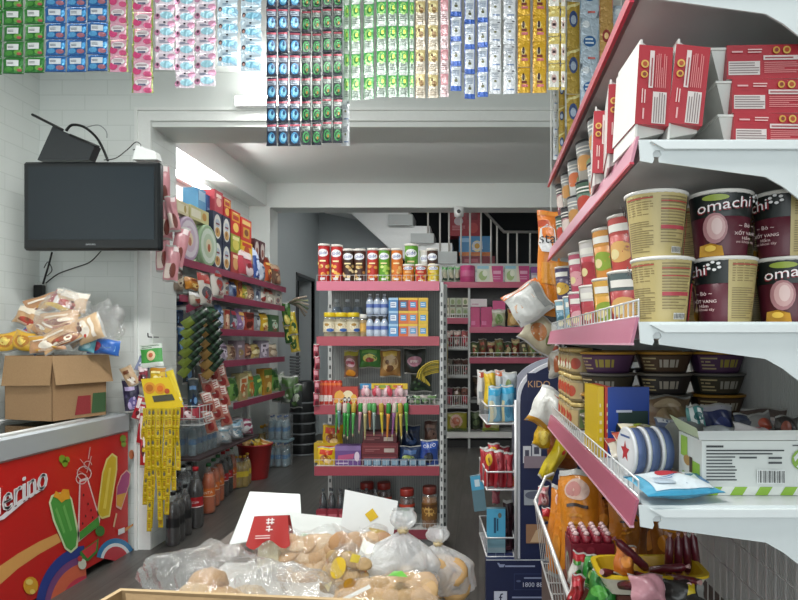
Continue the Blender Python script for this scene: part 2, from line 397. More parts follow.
# --- sachet strips: each sachet is a part
def sachetS(w, h, b): 
    S = pillowS(w, h, b)
    return lambda x, y, e: S(x, y, e)
_sm = {}
def sachet_mesh(w, h, kind):
    key = (round(w, 4), round(h, 4), kind)
    if key in _sm: return _sm[key]
    S = sachetS(w, h, w * .055); m = MB(); base, spec, back = SACHET[kind]
    m.grid(lambda x, y: S(x, y, 0), 6, 6, base); B = pillowS(w, h, w * .03, 1); m.grid(lambda x, y: B(x, y, 0), 4, 4, back)
    m.paint(S, spec, w, h, 6, .0005); _sm[key] = m.mesh('sachet'); return _sm[key]
W_ = '#f2f4f4'
SACHET = {
 'green': ('#2f7a33', [('r', 0, .0, 1, .06, '#1d5a25'), ('e', .75, .3, .2, .16, '#6fae4a'), ('e', .3, .25, .2, .14, '#4b9a3f'), ('e', .82, .22, .12, .09, '#b8605a'), ('r', .2, .45, .8, .82, W_), ('b', 0.25, 0.55, 0.75, 0.71, 2, '#3d4a44')], '#c8ccc8'),
 'blue': ('#2a68a8', [('r', 0, .0, 1, .06, '#174a86'), ('e', .3, .28, .22, .16, '#58a3d6'), ('e', .75, .25, .2, .14, '#b0707e'), ('e', .9, .6, .12, .2, '#4fa4dc'), ('r', .2, .46, .8, .82, '#e6edf4'), ('b', 0.25, 0.56, 0.75, 0.72, 2, '#3d4a5c')], '#c8ccd0'),
 'pinkgreen': ('#e3a9bd', [('r', 0, 0, .08, 1, '#8a9a4a'), ('r', .92, 0, 1, 1, '#8a9a4a'), ('e', .25, .35, .22, .24, '#d94a80'), ('e', .75, .15, .2, .16, '#d85a86'), ('e', .5, .62, .36, .22, '#f6eef0'), ('b', 0.25, 0.60, 0.75, 0.76, 2, '#70404c'), ('r', .3, .42, .68, .54, '#6d6a86')], '#b8c090'),
 'pinkwhite': ('#ecdfe8', [('e', .85, .8, .2, .2, '#e2a4c0'), ('e', .1, .25, .16, .18, '#cf8fae'), ('e', .6, .32, .34, .22, '#a8d8e6'), ('e', .5, .88, .06, .06, '#3a3a44'), ('b', 0.22, 0.62, 0.78, 0.78, 2, '#4a6a8a'), ('e', .12, .3, .07, .09, '#5a4050')], '#dcd8dc'),
 'bluewhite': ('#d6e8f2', [('e', .85, .3, .2, .24, '#a4d2ea'), ('e', .55, .35, .34, .2, '#8fcbe4'), ('e', .5, .88, .06, .06, '#3a3a44'), ('b', 0.27, 0.62, 0.77, 0.78, 2, '#4a7a9a'), ('e', .15, .4, .1, .14, '#4a3a48'), ('e', .16, .36, .06, .08, '#d8a898')], '#b8cede'),
 'navy': ('#1b2740', [('r', .06, .84, .94, .92, '#c25a6a'), ('r', .1, .64, .9, .82, '#a9b6c4'), ('b', 0.15, 0.65, 0.85, 0.81, 2, '#2a3550'), ('e', .5, .34, .36, .24, '#3f8fc0'), ('e', .56, .34, .26, .17, '#8fd4ea'), ('e', .62, .42, .14, .1, '#1f4b78'), ('r', 0, 0, 1, .07, '#10182a')], '#8a95a4'),
 'darkgreen': ('#20302e', [('r', .06, .84, .94, .92, '#b0505e'), ('r', .1, .64, .9, .82, '#8f9c94'), ('b', 0.15, 0.65, 0.85, 0.81, 2, '#26342c'), ('e', .5, .34, .38, .25, '#2f8a46'), ('e', .54, .33, .28, .18, '#152a20'), ('e', .58, .34, .2, .12, '#4aa85a'), ('e', .62, .3, .1, .07, '#c98a4a'), ('r', 0, 0, 1, .07, '#10182a')], '#8a958c'),
 'greenwhite': ('#d9e6dc', [('r', 0, 0, .06, 1, '#4fae62'), ('r', .94, 0, 1, 1, '#4fae62'), ('r', .06, .42, .94, .9, '#57b862'), ('e', .5, .6, .36, .26, '#a6dc7a'), ('e', .56, .62, .24, .16, '#2f9246'), ('e', .62, .64, .14, .1, '#d9e65a'), ('r', .15, .88, .85, .96, '#f4f6f2'), ('b', .15, .1, .85, .38, 4, '#8a9a8c')], '#c8d8cc'),
 'gold': ('#e6dcc8', [('r', 0, 0, .05, 1, '#9a7a50'), ('r', .95, 0, 1, 1, '#9a7a50'), ('r', .06, .5, .94, .95, '#d9c58a'), ('e', .5, .66, .36, .2, '#f0e4a8'), ('e', .6, .58, .24, .13, '#8a6a3c'), ('e', .4, .74, .12, .07, '#6a4a2a'), ('b', .15, .1, .85, .4, 4, '#a89a84')], '#d6ccb8'),
 'pink': ('#eed6d8', [('r', .06, .5, .94, .95, '#e6a0a8'), ('e', .5, .7, .34, .2, '#f2c0c4'), ('b', .15, .1, .85, .4, 4, '#b08a8c')], '#dcc8c8'),
 'bluecap': ('#e3eaf0', [('r', 0, 0, 1, .2, '#3a62b4'), ('r', 0, 0, .06, 1, '#4a6ac0'), ('r', .94, 0, 1, 1, '#4a6ac0'), ('e', .5, .42, .16, .06, '#6a6a4a'), ('e', .5, .52, .05, .04, '#2a2a2a'), ('b', .2, .6, .8, .85, 4, '#93a4bc')], '#c0c8d4'),
 'white': ('#e6eaee', [('r', .3, .15, .9, .2, '#7a90b8'), ('e', .5, .5, .12, .05, '#8a8a6a'), ('b', .2, .58, .8, .85, 4, '#a4acb8'), ('r', .7, .88, .9, .92, '#4a4a54')], '#c8ccd0'),
 'yellow': ('#d6a82a', [('r', 0, 0, .07, 1, '#b8861a'), ('r', .93, 0, 1, 1, '#b8861a'), ('e', .45, .58, .16, .17, '#f0dc9a'), ('e', .45, .62, .11, .14, '#3a2420'), ('r', .3, .36, .72, .46, '#7a3a30'), ('r', .3, .22, .8, .32, '#d67a7a')], '#c8b070'),
 'yellowwhite': ('#e6cf7a', [('r', .05, .1, .95, .7, '#efece2'), ('e', .5, .42, .26, .16, '#d8b8b0'), ('r', .34, .36, .66, .46, '#3a2a30'), ('e', .4, .86, .2, .06, '#f6e8a0')], '#c8b880'),
 'silver': ('#a9b8c4', [('p', [(0, .2), (1, .5), (1, .75), (0, .45)], '#5a8fb4'), ('e', .5, .48, .36, .12, '#2f5f92'), ('b', 0.25, 0.41, 0.75, 0.57, 2, '#d6e2ec'), ('e', .3, .85, .2, .08, '#d6dde2'), ('r', .4, .1, .8, .14, '#c0605a')], '#9aa4ac'),
 'goldtwist': ('#b89a3e', [('p', [(0, .1), (1, .4), (1, .6), (0, .3)], '#8a7a34'), ('e', .5, .62, .34, .18, '#3a4f80'), ('e', .5, .6, .22, .1, '#aebcd0'), ('p', [(0, .8), (1, .95), (1, 1), (0, .9)], '#e8dc9a')], '#a89a60'),
 'goldred': ('#b08a4a', [('p', [(0, .15), (1, .35), (1, .55), (0, .4)], '#b8443c'), ('e', .5, .72, .3, .14, '#8a2f2a'), ('e', .5, .72, .16, .07, '#f0c88a')], '#a8865a'),
}
def sachet_strip(x0, x1, y, ztop, zbot, sh, kind, label, group, rz=0, cut=None):
    w = x1 - x0; n = max(1, round((ztop - zbot) / sh)); me = sachet_mesh(w, sh, kind)
    r = empty('sachet_strip', ((x0 + x1) / 2, y, zbot), (0, 0, rz)); tag(r, label, 'sachets', group)
    for k in range(n):
        put('sachet', me, 'foil', r, (0, 0, k * sh), (RN.uniform(-.05, .05), 0, RN.uniform(-.07, .07)))
    hk = MB().tube([(0, .003, n * sh - .004), (0, .003, zr_top - zbot - .0)], .0012, '#c9c9c4', 4); put('hanging_loop', hk, 'plastic', r)
    return r
# ================================================================ the setting
YC, YC2 = 4.10, 4.43              # cross wall with the wide opening
XL, XR = -2.90, 2.0               # front room
zr_top = 2.60                     # rail the sachets hang from
def bx(*a): return MB().box(*a, '#ffffff')
struct('floor', bx(XL - .1, XR + .1, -3.0, 10.2, -.08, 0), 'plank_floor')
struct('ceiling', bx(XL - .1, XR + .1, -3.0, YC2, 3.15, 3.25), 'white_paint')
struct('wall_left', bx(XL - .1, XL, -3.0, YC, 0, 3.15), 'white_brick')
struct('wall_right', bx(XR, XR + .1, -3.0, 10.2, 0, 3.25), 'white_paint')
struct('wall_cross', bx(XL, -2.155, YC, YC2, 0, 3.15), 'white_brick')
struct('wall_lintel', bx(-2.155, XR, YC, YC2, Z(127, YC), 3.15), 'white_paint')
m = MB(); zb = Z(127, YC)
m.box(-2.155, XR, YC - .022, YC + .001, zb + .035, zb + .10, '#e6e9e6'); m.box(-2.235, XR, YC - .035, YC + .001, zb + .10, zb + .12, '#e6e9e6')
m.box(-2.235, -2.155, YC - .022, YC + .001, 0.0, zb + .1, '#e6e9e6'); m.box(-2.255, -2.235, YC - .035, YC + .001, 0.0, zb + .12, '#e6e9e6')
struct('trim_1', m, 'paper')
struct('ceiling_back', bx(-2.7, XR, YC2, 7.1, 3.19, 3.29), 'white_paint')
struct('wall_back_left', bx(-2.72, -2.62, YC2, 7.1, 0, 3.19), 'white_brick')
struct('wall_soffit', bx(-2.62, -2.42, YC2, 7.1, Z(186, 6.2), 3.19), 'white_paint')
struct('wall_beam', bx(-2.72, XR, 7.1, 7.38, Z(207.5, 7.1), 3.6), 'white_paint')
struct('wall_pilaster', bx(-2.72, -2.385, 7.1, 7.38, 0, Z(207.5, 7.1)), 'white_paint')
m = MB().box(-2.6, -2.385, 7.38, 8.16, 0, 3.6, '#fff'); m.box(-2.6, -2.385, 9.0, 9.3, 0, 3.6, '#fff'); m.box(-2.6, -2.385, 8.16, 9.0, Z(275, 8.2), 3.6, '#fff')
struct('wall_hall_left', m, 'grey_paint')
struct('wall_dark_room', bx(-2.72, -2.6, 7.9, 9.2, 0, 2.95), 'shade_paint')  # near-black sheet, the gloom beyond the doorway put into its colour
m = MB().box(-2.42, -2.375, 8.12, 8.16, 0, 2.27, '#3a3a3c'); m.box(-2.42, -2.375, 9.0, 9.04, 0, 2.27, '#3a3a3c'); m.box(-2.42, -2.375, 8.12, 9.04, 2.25, 2.29, '#3a3a3c')
struct('door_1', m, 'dark_plastic')
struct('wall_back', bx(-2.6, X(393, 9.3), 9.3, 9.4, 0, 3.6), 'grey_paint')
struct('wall_back_dark', bx(X(392, 9.4), XR, 10.0, 10.1, 0, 3.7), 'shade_paint')  # shade behind the banister is put into this wall's near-black colour
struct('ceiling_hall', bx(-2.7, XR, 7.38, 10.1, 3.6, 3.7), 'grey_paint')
# --- stairs with banister, in the hall
YS0, YS1 = 8.85, 9.29
m = MB()
def xz(u, v, d=8.85): return (X(u, d), Z(v, d))
m.prism([xz(318, 207), xz(408, 207), xz(408, 226), xz(430, 226), xz(430, 243), xz(452, 243), xz(452, 264), xz(560, 264), xz(560, 285), xz(440, 285), xz(388, 247), xz(352, 214)], YS0, YS1, '#f4f5f3')
st = empty('staircase', (0, 0, 0)); tag(st, 'white staircase with banister coming down behind the back shelves', 'stairs')
put('flight', m, 'paper', st)
for a, b, v0, v1 in ((389, 413, 215, 226), (411, 434, 234, 243.5), (433, 457, 252, 264), (456, 562, 264, 272)):
    put('tread', MB().box(X(a, 8.85), X(b, 8.85), YS0 - .05, YS1, Z(v1, 8.85), Z(v0, 8.85), '#c3c7c5'), 'paper', st)
for u, v0, v1 in ((409, 205, 217), (428, 205, 235), (440, 205, 253), (449, 205, 253), (461, 205, 265), (470, 205, 265), (481, 210, 265), (491, 219, 265), (497, 224, 265), (508, 232, 265), (517, 232, 265), (530, 232, 265), (542, 232, 265), (554, 232, 265)):
    put('baluster', MB().tube([(X(u, 8.83), 8.83, Z(v1, 8.83)), (X(u, 8.83), 8.83, Z(v0, 8.83))], .014, '#d8d3cc', 6), 'plastic', st)
put('handrail', MB().tube([(X(u, 8.83), 8.83, Z(v, 8.83)) for u, v in ((466, 198), (482, 209), (504, 232), (560, 232))], .022, '#8f8b86', 6), 'plastic', st)
# --- lights
m = MB().tube([(0, -.58, 0), (0, .58, 0)], .018, '#ffffff', 10)
bd = MB().box(-.075, -.02, -.62, .62, -.03, .03, '#f2f2f2')
def tube_light(loc, rz, label):
    r = empty('wall_lamp', loc, (0, 0, rz)); tag(r, label, 'light'); put('tube', m_t, 'tube_glow', r); put('housing', bd_t, 'painted_metal', r); return r
m_t = m.mesh('tube'); bd_t = bd.mesh('housing'); sh_t = MB().tube([(0, -.2, 0), (0, .2, 0)], .022, '#fff', 10).mesh('tube'); sh_b = MB().box(-.085, -.024, -.22, .22, -.03, .03, '#f2f2f2').mesh('housing')
tube_light((-2.54, 5.3, Z(171, 5.2)), 0, 'lit fluorescent tube high on the left wall above the biscuit tins')
r = empty('wall_lamp', (X(268, 4.0), 3.99, Z(100, 4.0)), (0, 0, -PI / 2)); tag(r, 'short lit lamp tube on the white lintel behind the hanging sachets', 'light'); put('tube', sh_t, 'bulb_glow', r); put('housing', sh_b, 'painted_metal', r)
tube_light((-.5, 4.53, 2.93), PI / 2, 'added unseen fluorescent tube behind the lintel that brightens the back room')  # added out of view to lift the back room and its ceiling
def area(name, loc, rot, sx, sy, e, col=(1, 1, 1)):
    l = bpy.data.lights.new(name, 'AREA'); l.shape = 'RECTANGLE'; l.size = sx; l.size_y = sy; l.energy = e; l.color = col
    o = bpy.data.objects.new(name, l); COL.objects.link(o); o.location = loc; o.rotation_euler = rot; return o
area('daylight_from_shopfront', (-.4, -2.9, 1.7), (PI / 2, 0, 0), 4.2, 2.6, 62, (.93, .98, 1))
area('front_ceiling_light', (-1.3, 2.3, 3.10), (0, 0, 0), 1.2, .3, 58, (1, 1, .97))
area('back_room_light', (-1.2, 5.9, 3.15), (0, 0, 0), 1.0, .25, 14, (.98, 1, 1))
area('hall_light', (-.8, 7.9, 3.5), (0, 0, 0), 1.6, .3, 8, (.98, 1, 1))
area('added_counter_fill', (-.6, .5, 2.75), (0, 0, 0), .9, .3, 24, (1, 1, .98))  # added fill without a fixture, brightens the bread on the counter
w = bpy.data.worlds.new('World'); scene.world = w; w.use_nodes = True
w.node_tree.nodes['Background'].inputs[0].default_value = (.75, .85, .95, 1); w.node_tree.nodes['Background'].inputs[1].default_value = .25
# --- camera
cd = bpy.data.cameras.new('camera'); cam = bpy.data.objects.new('camera', cd); COL.objects.link(cam)
cam.location = (0, 0, HC); cam.rotation_euler = (PI / 2, 0, 0); cd.sensor_width = 36; cd.lens = FPX / 798 * 36
cd.shift_x = -(U0 - 399) / 798; cd.shift_y = (V0 - 300) / 798; cd.clip_start = .05; scene.camera = cam
scene.view_settings.view_transform = 'Standard'; scene.view_settings.look = 'None'; scene.view_settings.exposure = 0.22

# ================================================================ hanging sachets
rail = MB().tube([(XL + .01, 1.9, zr_top), (XR - .01, 1.9, zr_top)], .012, '#b8bcbd', 8)
ra = empty('hanging_rail', (0, 0, 0)); tag(ra, 'metal rail across the shop that carries the hanging sachet strips', 'rail')
put('rail_bar', rail, 'painted_metal', ra)
for xx in (-2.2, -1.1, 0, 1.0): put('hanger_wire', MB().tube([(xx, 1.9, zr_top), (xx, 1.9, 3.15)], .004, '#9a9d9e', 5), 'wire', ra)
YH = 1.9
def strips(lst, kind, shp, name, group, y=YH, sep=.0):
    n = len(lst)
    for i, (u0, u1, vb) in enumerate(lst):
        yy = y + (.004 if i % 2 else -.004) + RN.uniform(-.003, .003)
        lab = '%s, %s' % (name, ('%s of %d from the left' % (ORD[i], n)) if n > 1 else 'single strip')
        sachet_strip(X(u0 + .4, yy), X(u1 - .4, yy), yy, zr_top - .03, Z(vb, yy), shp * yy / FPX, kind, lab, group, RN.uniform(-.04, .04))
strips([(-39, -18, 74), (-18, 3, 75), (3, 24, 74), (24, 45, 73)], 'green', 16.2, 'strip of green shampoo sachets hanging at the left end', 'green shampoo strips')
strips([(45, 66, 72), (66, 87, 72), (87, 108, 71)], 'blue', 16.2, 'strip of bright blue shampoo sachets', 'blue shampoo strips')
strips([(108, 129, 72), (131.5, 154, 93)], 'pinkgreen', 16.2, 'strip of pink sachets with green foil edges', 'pink and green strips')
strips([(155, 175, 70), (175, 195, 88), (195, 216, 86)], 'pinkwhite', 16.4, 'strip of pale pink and white softener sachets', 'pink and white strips')
strips([(217, 238, 66), (240, 262, 71)], 'bluewhite', 16.4, 'strip of pale blue and white softener sachets', 'pale blue strips')
strips([(266, 277.5, 146), (277.5, 289, 146), (289, 301, 146)], 'navy', 23.0, 'long strip of navy sachets with light blue swirls', 'navy strips', 1.84)
strips([(301, 311.5, 145), (311.5, 322, 145), (322, 332.5, 143), (332.5, 343, 143)], 'darkgreen', 22.6, 'long strip of dark sachets with green rings', 'dark green ring strips', 1.84)
strips([(341, 350, 146)], 'white', 23, 'narrow grey-white sachet strip half hidden behind the dark ring strips', 'grey strips', 1.92)
strips([(343.5, 350, 100), (350.5, 361, 100), (363, 374.5, 99), (376, 387, 97), (387.5, 397.5, 97), (398, 409, 97), (409, 414.5, 97)], 'greenwhite', 24.4, 'strip of white sachets with bright green leaves', 'green and white strips')
strips([(415, 426, 98), (427.5, 439, 98)], 'gold', 24.4, 'strip of cream sachets with gold and brown print', 'cream and gold strips')
strips([(440, 449, 97)], 'pink', 24.4, 'narrow strip of pale pink sachets between the cream and the blue strips', 'pale pink strips')
strips([(450, 462, 91), (464, 475.5, 99), (477, 488.5, 97)], 'bluecap', 24.8, 'strip of white sachets with royal blue bands', 'white and blue strips')
strips([(489, 501.5, 94), (503, 516, 94)], 'white', 24.8, 'strip of plain white sachets with thin grey print', 'plain white strips')
strips([(517, 531, 93), (532, 547, 93)], 'yellow', 26, 'strip of mustard yellow sachets with dark figures', 'mustard yellow strips')
strips([(548, 560, 90), (560.5, 566, 90)], 'yellowwhite', 27, 'strip of yellow sachets with white middles', 'yellow and white strips')
for i, (u0, u1, vb, k, y, lab) in enumerate(((553, 558, 160, 'white', 2.16, 'thin white sachet strip hanging at the left of the twisted gold strips'), (558.5, 565, 158, 'goldtwist', 2.12, 'narrow gold strip hanging edge-on by the top shelf of noodle trays'),
        (566.5, 580, 140, 'goldtwist', 2.08, 'long gold detergent strip with navy emblems beside the top shelf'), (580, 599, 110, 'silver', 2.06, 'wide silver-blue detergent strip beside the red shelf edge'),
        (599, 613, 70, 'goldred', 2.09, 'gold and red detergent strip hanging behind the top shelf'), (613, 630, 52, 'silver', 2.13, 'silver-blue detergent strip, rightmost of the hanging strips'))):
    sachet_strip(X(u0, y), X(u1, y), y, zr_top - .03, Z(vb, y), (46 if i > 1 else 26) * y / FPX, k, lab, 'twisted detergent strips', RN.uniform(-.1, .1))
r2 = put('hanging_rail', MB().tube([(.1, 2.1, zr_top), (XR - .01, 2.1, zr_top)], .01, '#b8bcbd', 8), 'painted_metal'); tag(r2, 'short metal rail that carries the twisted detergent strips above the noodle shelves', 'rail')
# ================================================================ left: freezer, television, packs, shelves
XFZ = -2.27
def fz(u, v):
    y = -XFZ * FPX / (U0 - u); return (XFZ, y, HC - (v - V0) * y / FPX)
def fzz(zx, zy): return fz(zx / 3.333, 420 + zy / 3.333)          # points read off an enlarged view of the freezer front
FT, FB = .787, .05
fr = empty('chest_freezer', (XFZ, 2.7, 0)); tag(fr, 'red chest freezer with ice lollies and Merino lettering on its front', 'freezer')
def under(p, name, g, mat): return put(name, g, mat, p, tuple(-c for c in p.location))
YF0, YF1 = 1.35, 4.02
m = MB().box(-2.86, XFZ - .004, YF0, YF1, FB, FT, '#d9dcd8'); under(fr, 'cabinet', m, 'painted_metal')
m = MB().quad((XFZ, YF0, FB), (XFZ, YF1, FB), (XFZ, YF1, FT), (XFZ, YF0, FT), '#c41f1c')
def fp(pts, col, k): m.add([(XFZ + .0008 * k, *fzz(*p)[1:]) for p in pts], [tuple(range(len(pts)))], col)
def arc(cx, cy, r0, r1, a0, a1, col, k, sy=1.0, n=14):
    for i in range(n):
        t0 = math.radians(a0 + (a1 - a0) * i / n); t1 = math.radians(a0 + (a1 - a0) * (i + 1) / n)
        fp([(cx + r * math.cos(t), cy - r * sy * math.sin(t)) for r, t in ((r0, t0), (r1, t0), (r1, t1), (r0, t1))], col, k)
def blob(cx, cy, rx, ry, col, k, n=14): fp([(cx + rx * math.cos(2 * PI * i / n), cy + ry * math.sin(2 * PI * i / n)) for i in range(n)], col, k)
fp([(-60, 525), (0, 486), (60, 445), (130, 405), (190, 378), (205, 405), (130, 447), (60, 495), (0, 548), (-60, 590)], '#e0a55c', 1)
arc(295, 640, 150, 178, 95, 178, '#2b3f8e', 2, 1.25); arc(295, 640, 132, 150, 95, 178, '#7d4a7e', 3, 1.25); arc(295, 640, 98, 132, 95, 178, '#d9694a', 3, 1.25); arc(295, 640, 20, 98, 95, 178, '#c83a52', 3, 1.25)
arc(385, 470, 52, 66, 20, 170, '#2f7fb4', 4, 1.15); arc(385, 470, 42, 52, 20, 170, '#e8eef0', 4, 1.15); arc(385, 470, 0, 42, 20, 170, '#c8404a', 4, 1.15)
fp([(160, 275), (168, 252), (185, 242), (222, 240), (238, 262), (262, 378), (256, 425), (234, 444), (214, 430), (174, 335)], '#d9e8b8', 5)
fp([(166, 276), (174, 256), (188, 248), (220, 246), (233, 266), (255, 380), (250, 420), (234, 436), (218, 424), (180, 333)], '#4f9f45', 6)
fp([(180, 300), (186, 290), (214, 372), (208, 380)], '#6fb85e', 7); fp([(205, 290), (212, 282), (238, 365), (231, 372)], '#6fb85e', 7)
fp([(174, 256), (182, 236), (196, 246), (206, 230), (226, 232), (230, 262), (214, 266), (202, 276), (188, 262)], '#e8a52e', 8)
fp([(262, 200), (290, 190), (332, 330), (328, 352), (258, 408), (256, 380)], '#e8d0d0', 5)
fp([(266, 206), (288, 200), (325, 322), (262, 374)], '#cf2c34', 6); fp([(262, 374), (325, 322), (329, 350), (262, 402)], '#4a9a3e', 7)
for a, b in ((275, 250), (290, 280), (282, 320), (300, 300), (272, 345), (305, 325)): blob(a, b, 2.6, 5, '#501418', 8, 6)
arc(278, 178, 22, 25, 0, 360, '#d9c8c8', 6); arc(268, 196, 16, 19, 0, 360, '#d9c8c8', 7); arc(290, 150, 12, 14, 0, 300, '#d9c8c8', 6)
for q in ((262, 130, 300, 175), (300, 120, 285, 175), (250, 165, 285, 185), (296, 90, 290, 130)): fp([(q[0], q[1]), (q[0] + 3, q[1]), (q[2] + 3, q[3]), (q[2], q[3])], '#d0a8a8', 7)
fp([(320, 315), (338, 175), (352, 130), (372, 110), (389, 122), (389, 165), (364, 322), (338, 330)], '#e8dc8a', 5)
fp([(325, 312), (342, 178), (356, 134), (371, 117), (384, 126), (384, 165), (360, 316), (338, 323)], '#d9bb2c', 6)
fp([(340, 295), (360, 160), (368, 158), (350, 296)], '#ecd65a', 7)
fp([(384, 290), (386, 225), (400, 185), (420, 165), (434, 178), (430, 215), (402, 300)], '#e0b0a0', 5)
fp([(387, 250), (390, 222), (404, 186), (420, 170), (430, 180), (427, 214), (418, 242)], '#a83a78', 6); fp([(386, 284), (387, 250), (418, 242), (402, 292)], '#dca032', 6)
fp([(374, 355), (384, 310), (389, 312), (379, 358)], '#d9b890', 5)
fp([(262, 440), (325, 395), (322, 440), (290, 470), (268, 468)], '#3f8a3c', 8); fp([(268, 438), (320, 402), (315, 436), (288, 462)], '#d23a40', 9); blob(270, 480, 14, 18, '#d9dccb', 9); blob(262, 462, 8, 10, '#c23a40', 10)
blob(330, 370, 16, 18, '#3f7f38', 8)
for (a, b, s) in ((205, 130, 12), (214, 145, 10), (222, 132, 9), (408, 62, 11), (410, 80, 9)): blob(a, b, s, s * 1.2, '#7c9a2c', 5, 7)
blob(436, 115, 9, 16, '#c8744a', 5); blob(100, 552, 25, 30, '#d9a02c', 5); blob(95, 540, 12, 10, '#ecd070', 6); blob(105, 572, 9, 8, '#ecd070', 6)
fp([(390, 365), (412, 357), (412, 375), (390, 384)], '#e6e9ea', 9); fp([(414, 360), (440, 345), (440, 352), (414, 372)], '#d9944a', 9)
# lettering
vs, fs, x0, x1, y0, y1 = text_geo('Merino'); sc = .415 / (x1 - x0)
m.add([(XFZ + .006, 2.845 + (x - x0) * sc, .525 + .17 * (x - x0) * sc + (y - y0) * sc * 1.25 + .0) for x, y in vs], fs, '#7a1a3a')
for q_ in (-.005, 0, .005): m.add([(XFZ + .008 + abs(q_) * .1, 2.84 + q_ + (x - x0) * sc, .532 + .17 * (x - x0) * sc + (y - y0) * sc * 1.25) for x, y in vs], fs, '#f2eef0')
fp([(-60, 345), (0, 320), (60, 268), (140, 222), (148, 226), (75, 275), (10, 330), (-60, 358)], '#efe8ec', 7)
under(fr, 'printed_front', m, 'gloss_card')
m = MB()
m.rbox(XFZ - .06, XFZ + .012, YF0 - .01, YF1 + .005, FT, .908, .012, '#b9bfc2'); m.rbox(-2.88, -2.82, YF0 - .01, YF1 + .005, FT, .908, .012, '#b9bfc2')
m.rbox(-2.88, XFZ, YF1 - .10, YF1 + .005, FT, .911, .012, '#8d9497'); m.rbox(-2.88, XFZ, YF0 - .01, YF0 + .06, FT, .908, .012, '#b9bfc2'); under(fr, 'aluminium_rim', m, 'wire')
m = MB().box(-2.82, XFZ - .06, YF0 + .06, YF1 - .1, .70, .78, '#33393c'); under(fr, 'inner_tub', m, 'plastic')
for a, b, zz in ((YF0 + .06, 2.75, .878), (2.68, YF1 - .1, .891)):
    lid = under(fr, 'sliding_lid', MB().box(-2.82, XFZ - .06, a, b, zz, zz + .008, '#aab'), 'freezer_glass')
    fm = MB().tube([(-2.80, a + .02, zz + .012), (XFZ - .09, a + .02, zz + .012), (XFZ - .085, b - .02, zz + .012), (-2.80, b - .02, zz + .012)], .009, '#e4e6e4', 6, True)
    put('lid_frame', fm, 'plastic', lid)
for yy in (YF0 + .1, YF1 - .1):
    for xx in (-2.78, -2.36): under(fr, 'caster', MB().lathe([(.022, 0), (.03, .01), (.03, .03), (.015, .055)], '#1b1b1c', 10, (xx, yy, 0)), 'dark_plastic')
# --- television and what sits on it
YT = 3.62
tv = empty('television', (X(91, YT), YT, Z(250, YT))); tag(tv, 'black flat television mounted high on the white brick wall', 'television')
def pz(u, v, y): return (X(u, y), y, Z(v, y))
x0, x1, z0, z1 = X(22.5, YT), X(159.5, YT), Z(250, YT), Z(161.5, YT)
m = MB().rbox(x0, x1, YT, YT + .055, z0, z1, .012, '#121619'); under(tv, 'tv_case', m, 'dark_plastic')
m = MB().box(x0 + .035, x1 - .03, YT - .003, YT + .002, z0 + .06, z1 - .03, '#1a242b'); under(tv, 'screen', m, 'dark_plastic')
m = MB(); m.paint(lambda x, y, e: ((x0 + x1) / 2 + (x - .5) * .06, YT - .004 - e, z0 + .022 + y * .02), [('t', 'SAMSUNG', .5, .5, .95, '#b9bec2')], .06, .02); under(tv, 'maker_badge', m, 'plastic')
m = MB().box(x0 + .25, x1 - .25, YT + .055, YT + .08, z0 + .1, z1 - .12, '#0d0f10'); m.box(x0 + .34, x0 + .40, YT + .08, YC - .005, z0 + .2, z0 + .26, '#1a1a1a'); under(tv, 'wall_mount', m, 'dark_plastic')
rt = empty('router_box', pz(66, 161, 3.66)); tag(rt, 'dark grey router box with rod antennas leaning on top of the television', 'router')
m = MB().prism([(X(u, 3.66), Z(v, 3.66)) for u, v in ((41, 161.3), (56, 128), (98, 147), (92, 161.3))], 3.63, 3.69, '#2a2e31'); under(rt, 'router_case', m, 'dark_plastic')
for a, b in (((32, 114.5), (63, 130)), ((70, 135), (99, 147))): under(rt, 'antenna', MB().tube([pz(*a, 3.63), pz(*b, 3.63)], .008, '#151718', 6), 'dark_plastic')
def smooth(pts, n=6):
    out = []; P = [pts[0]] + list(pts) + [pts[-1]]
    for i in range(1, len(P) - 2):
        for k in range(n):
            t = k / n; out.append(tuple(.5 * ((2 * b) + (-a + c) * t + (2 * a - 5 * b + 4 * c - d) * t * t + (-a + 3 * b - 3 * c + d) * t ** 3) for a, b, c, d in zip(P[i - 1], P[i], P[i + 1], P[i + 2])))
    return out + [tuple(pts[-1])]
def cable(pix, y, r, col, name, label, cat='cable', mat='dark_plastic', group=None):
    return tag(put(name, MB().tube(smooth([pz(u, v, y) for u, v in pix]), r, col, 6), mat), label, cat, group)
cable([(66, 131), (72, 125), (84, 127), (96, 137), (103, 149), (108, 161)], 3.72, .008, '#121314', 'signal_cable', 'thick black cable looping from the router over the television')
cable([(84, 128), (98, 125), (106, 131), (107, 138)], 3.78, .003, '#8a8f90', 'hanging_wire', 'thin grey wire loop on the wall above the television', 'wire')
cable([(104, 160), (116, 158), (128, 149), (136, 142), (141, 146), (133, 150)], 3.70, .003, '#3b3d3e', 'hanging_wire', 'thin dark wire curling beside the white adapter on the television', 'wire')
ad = MB().prism([(X(u, 3.68), Z(v, 3.68)) for u, v in ((136, 161.3), (140, 147), (158, 153), (161, 161.3))], 3.64, 3.70, '#dfe2e1'); tag(put('white_adapter', ad, 'plastic'), 'small white adapter box lying on the right end of the television', 'adapter')
cable([(52, 252), (49, 264), (46, 274), (43, 284)], 4.05, .006, '#111', 'hanging_cable', 'straight black cable running down from the television to the socket')
cable([(101, 251), (90, 262), (74, 268), (58, 274), (46, 283)], 4.06, .004, '#222', 'hanging_cable', 'thin black cable sagging from the television towards the socket')
cable([(44, 268), (48, 262), (52, 270), (47, 276)], 4.04, .003, '#2a2a2a', 'hanging_wire', 'short loose end of dark wire above the socket', 'wire')
so = empty('plug_socket', pz(39, 293, 4.09)); tag(so, 'black plug adapter in a wall socket under the television', 'socket')
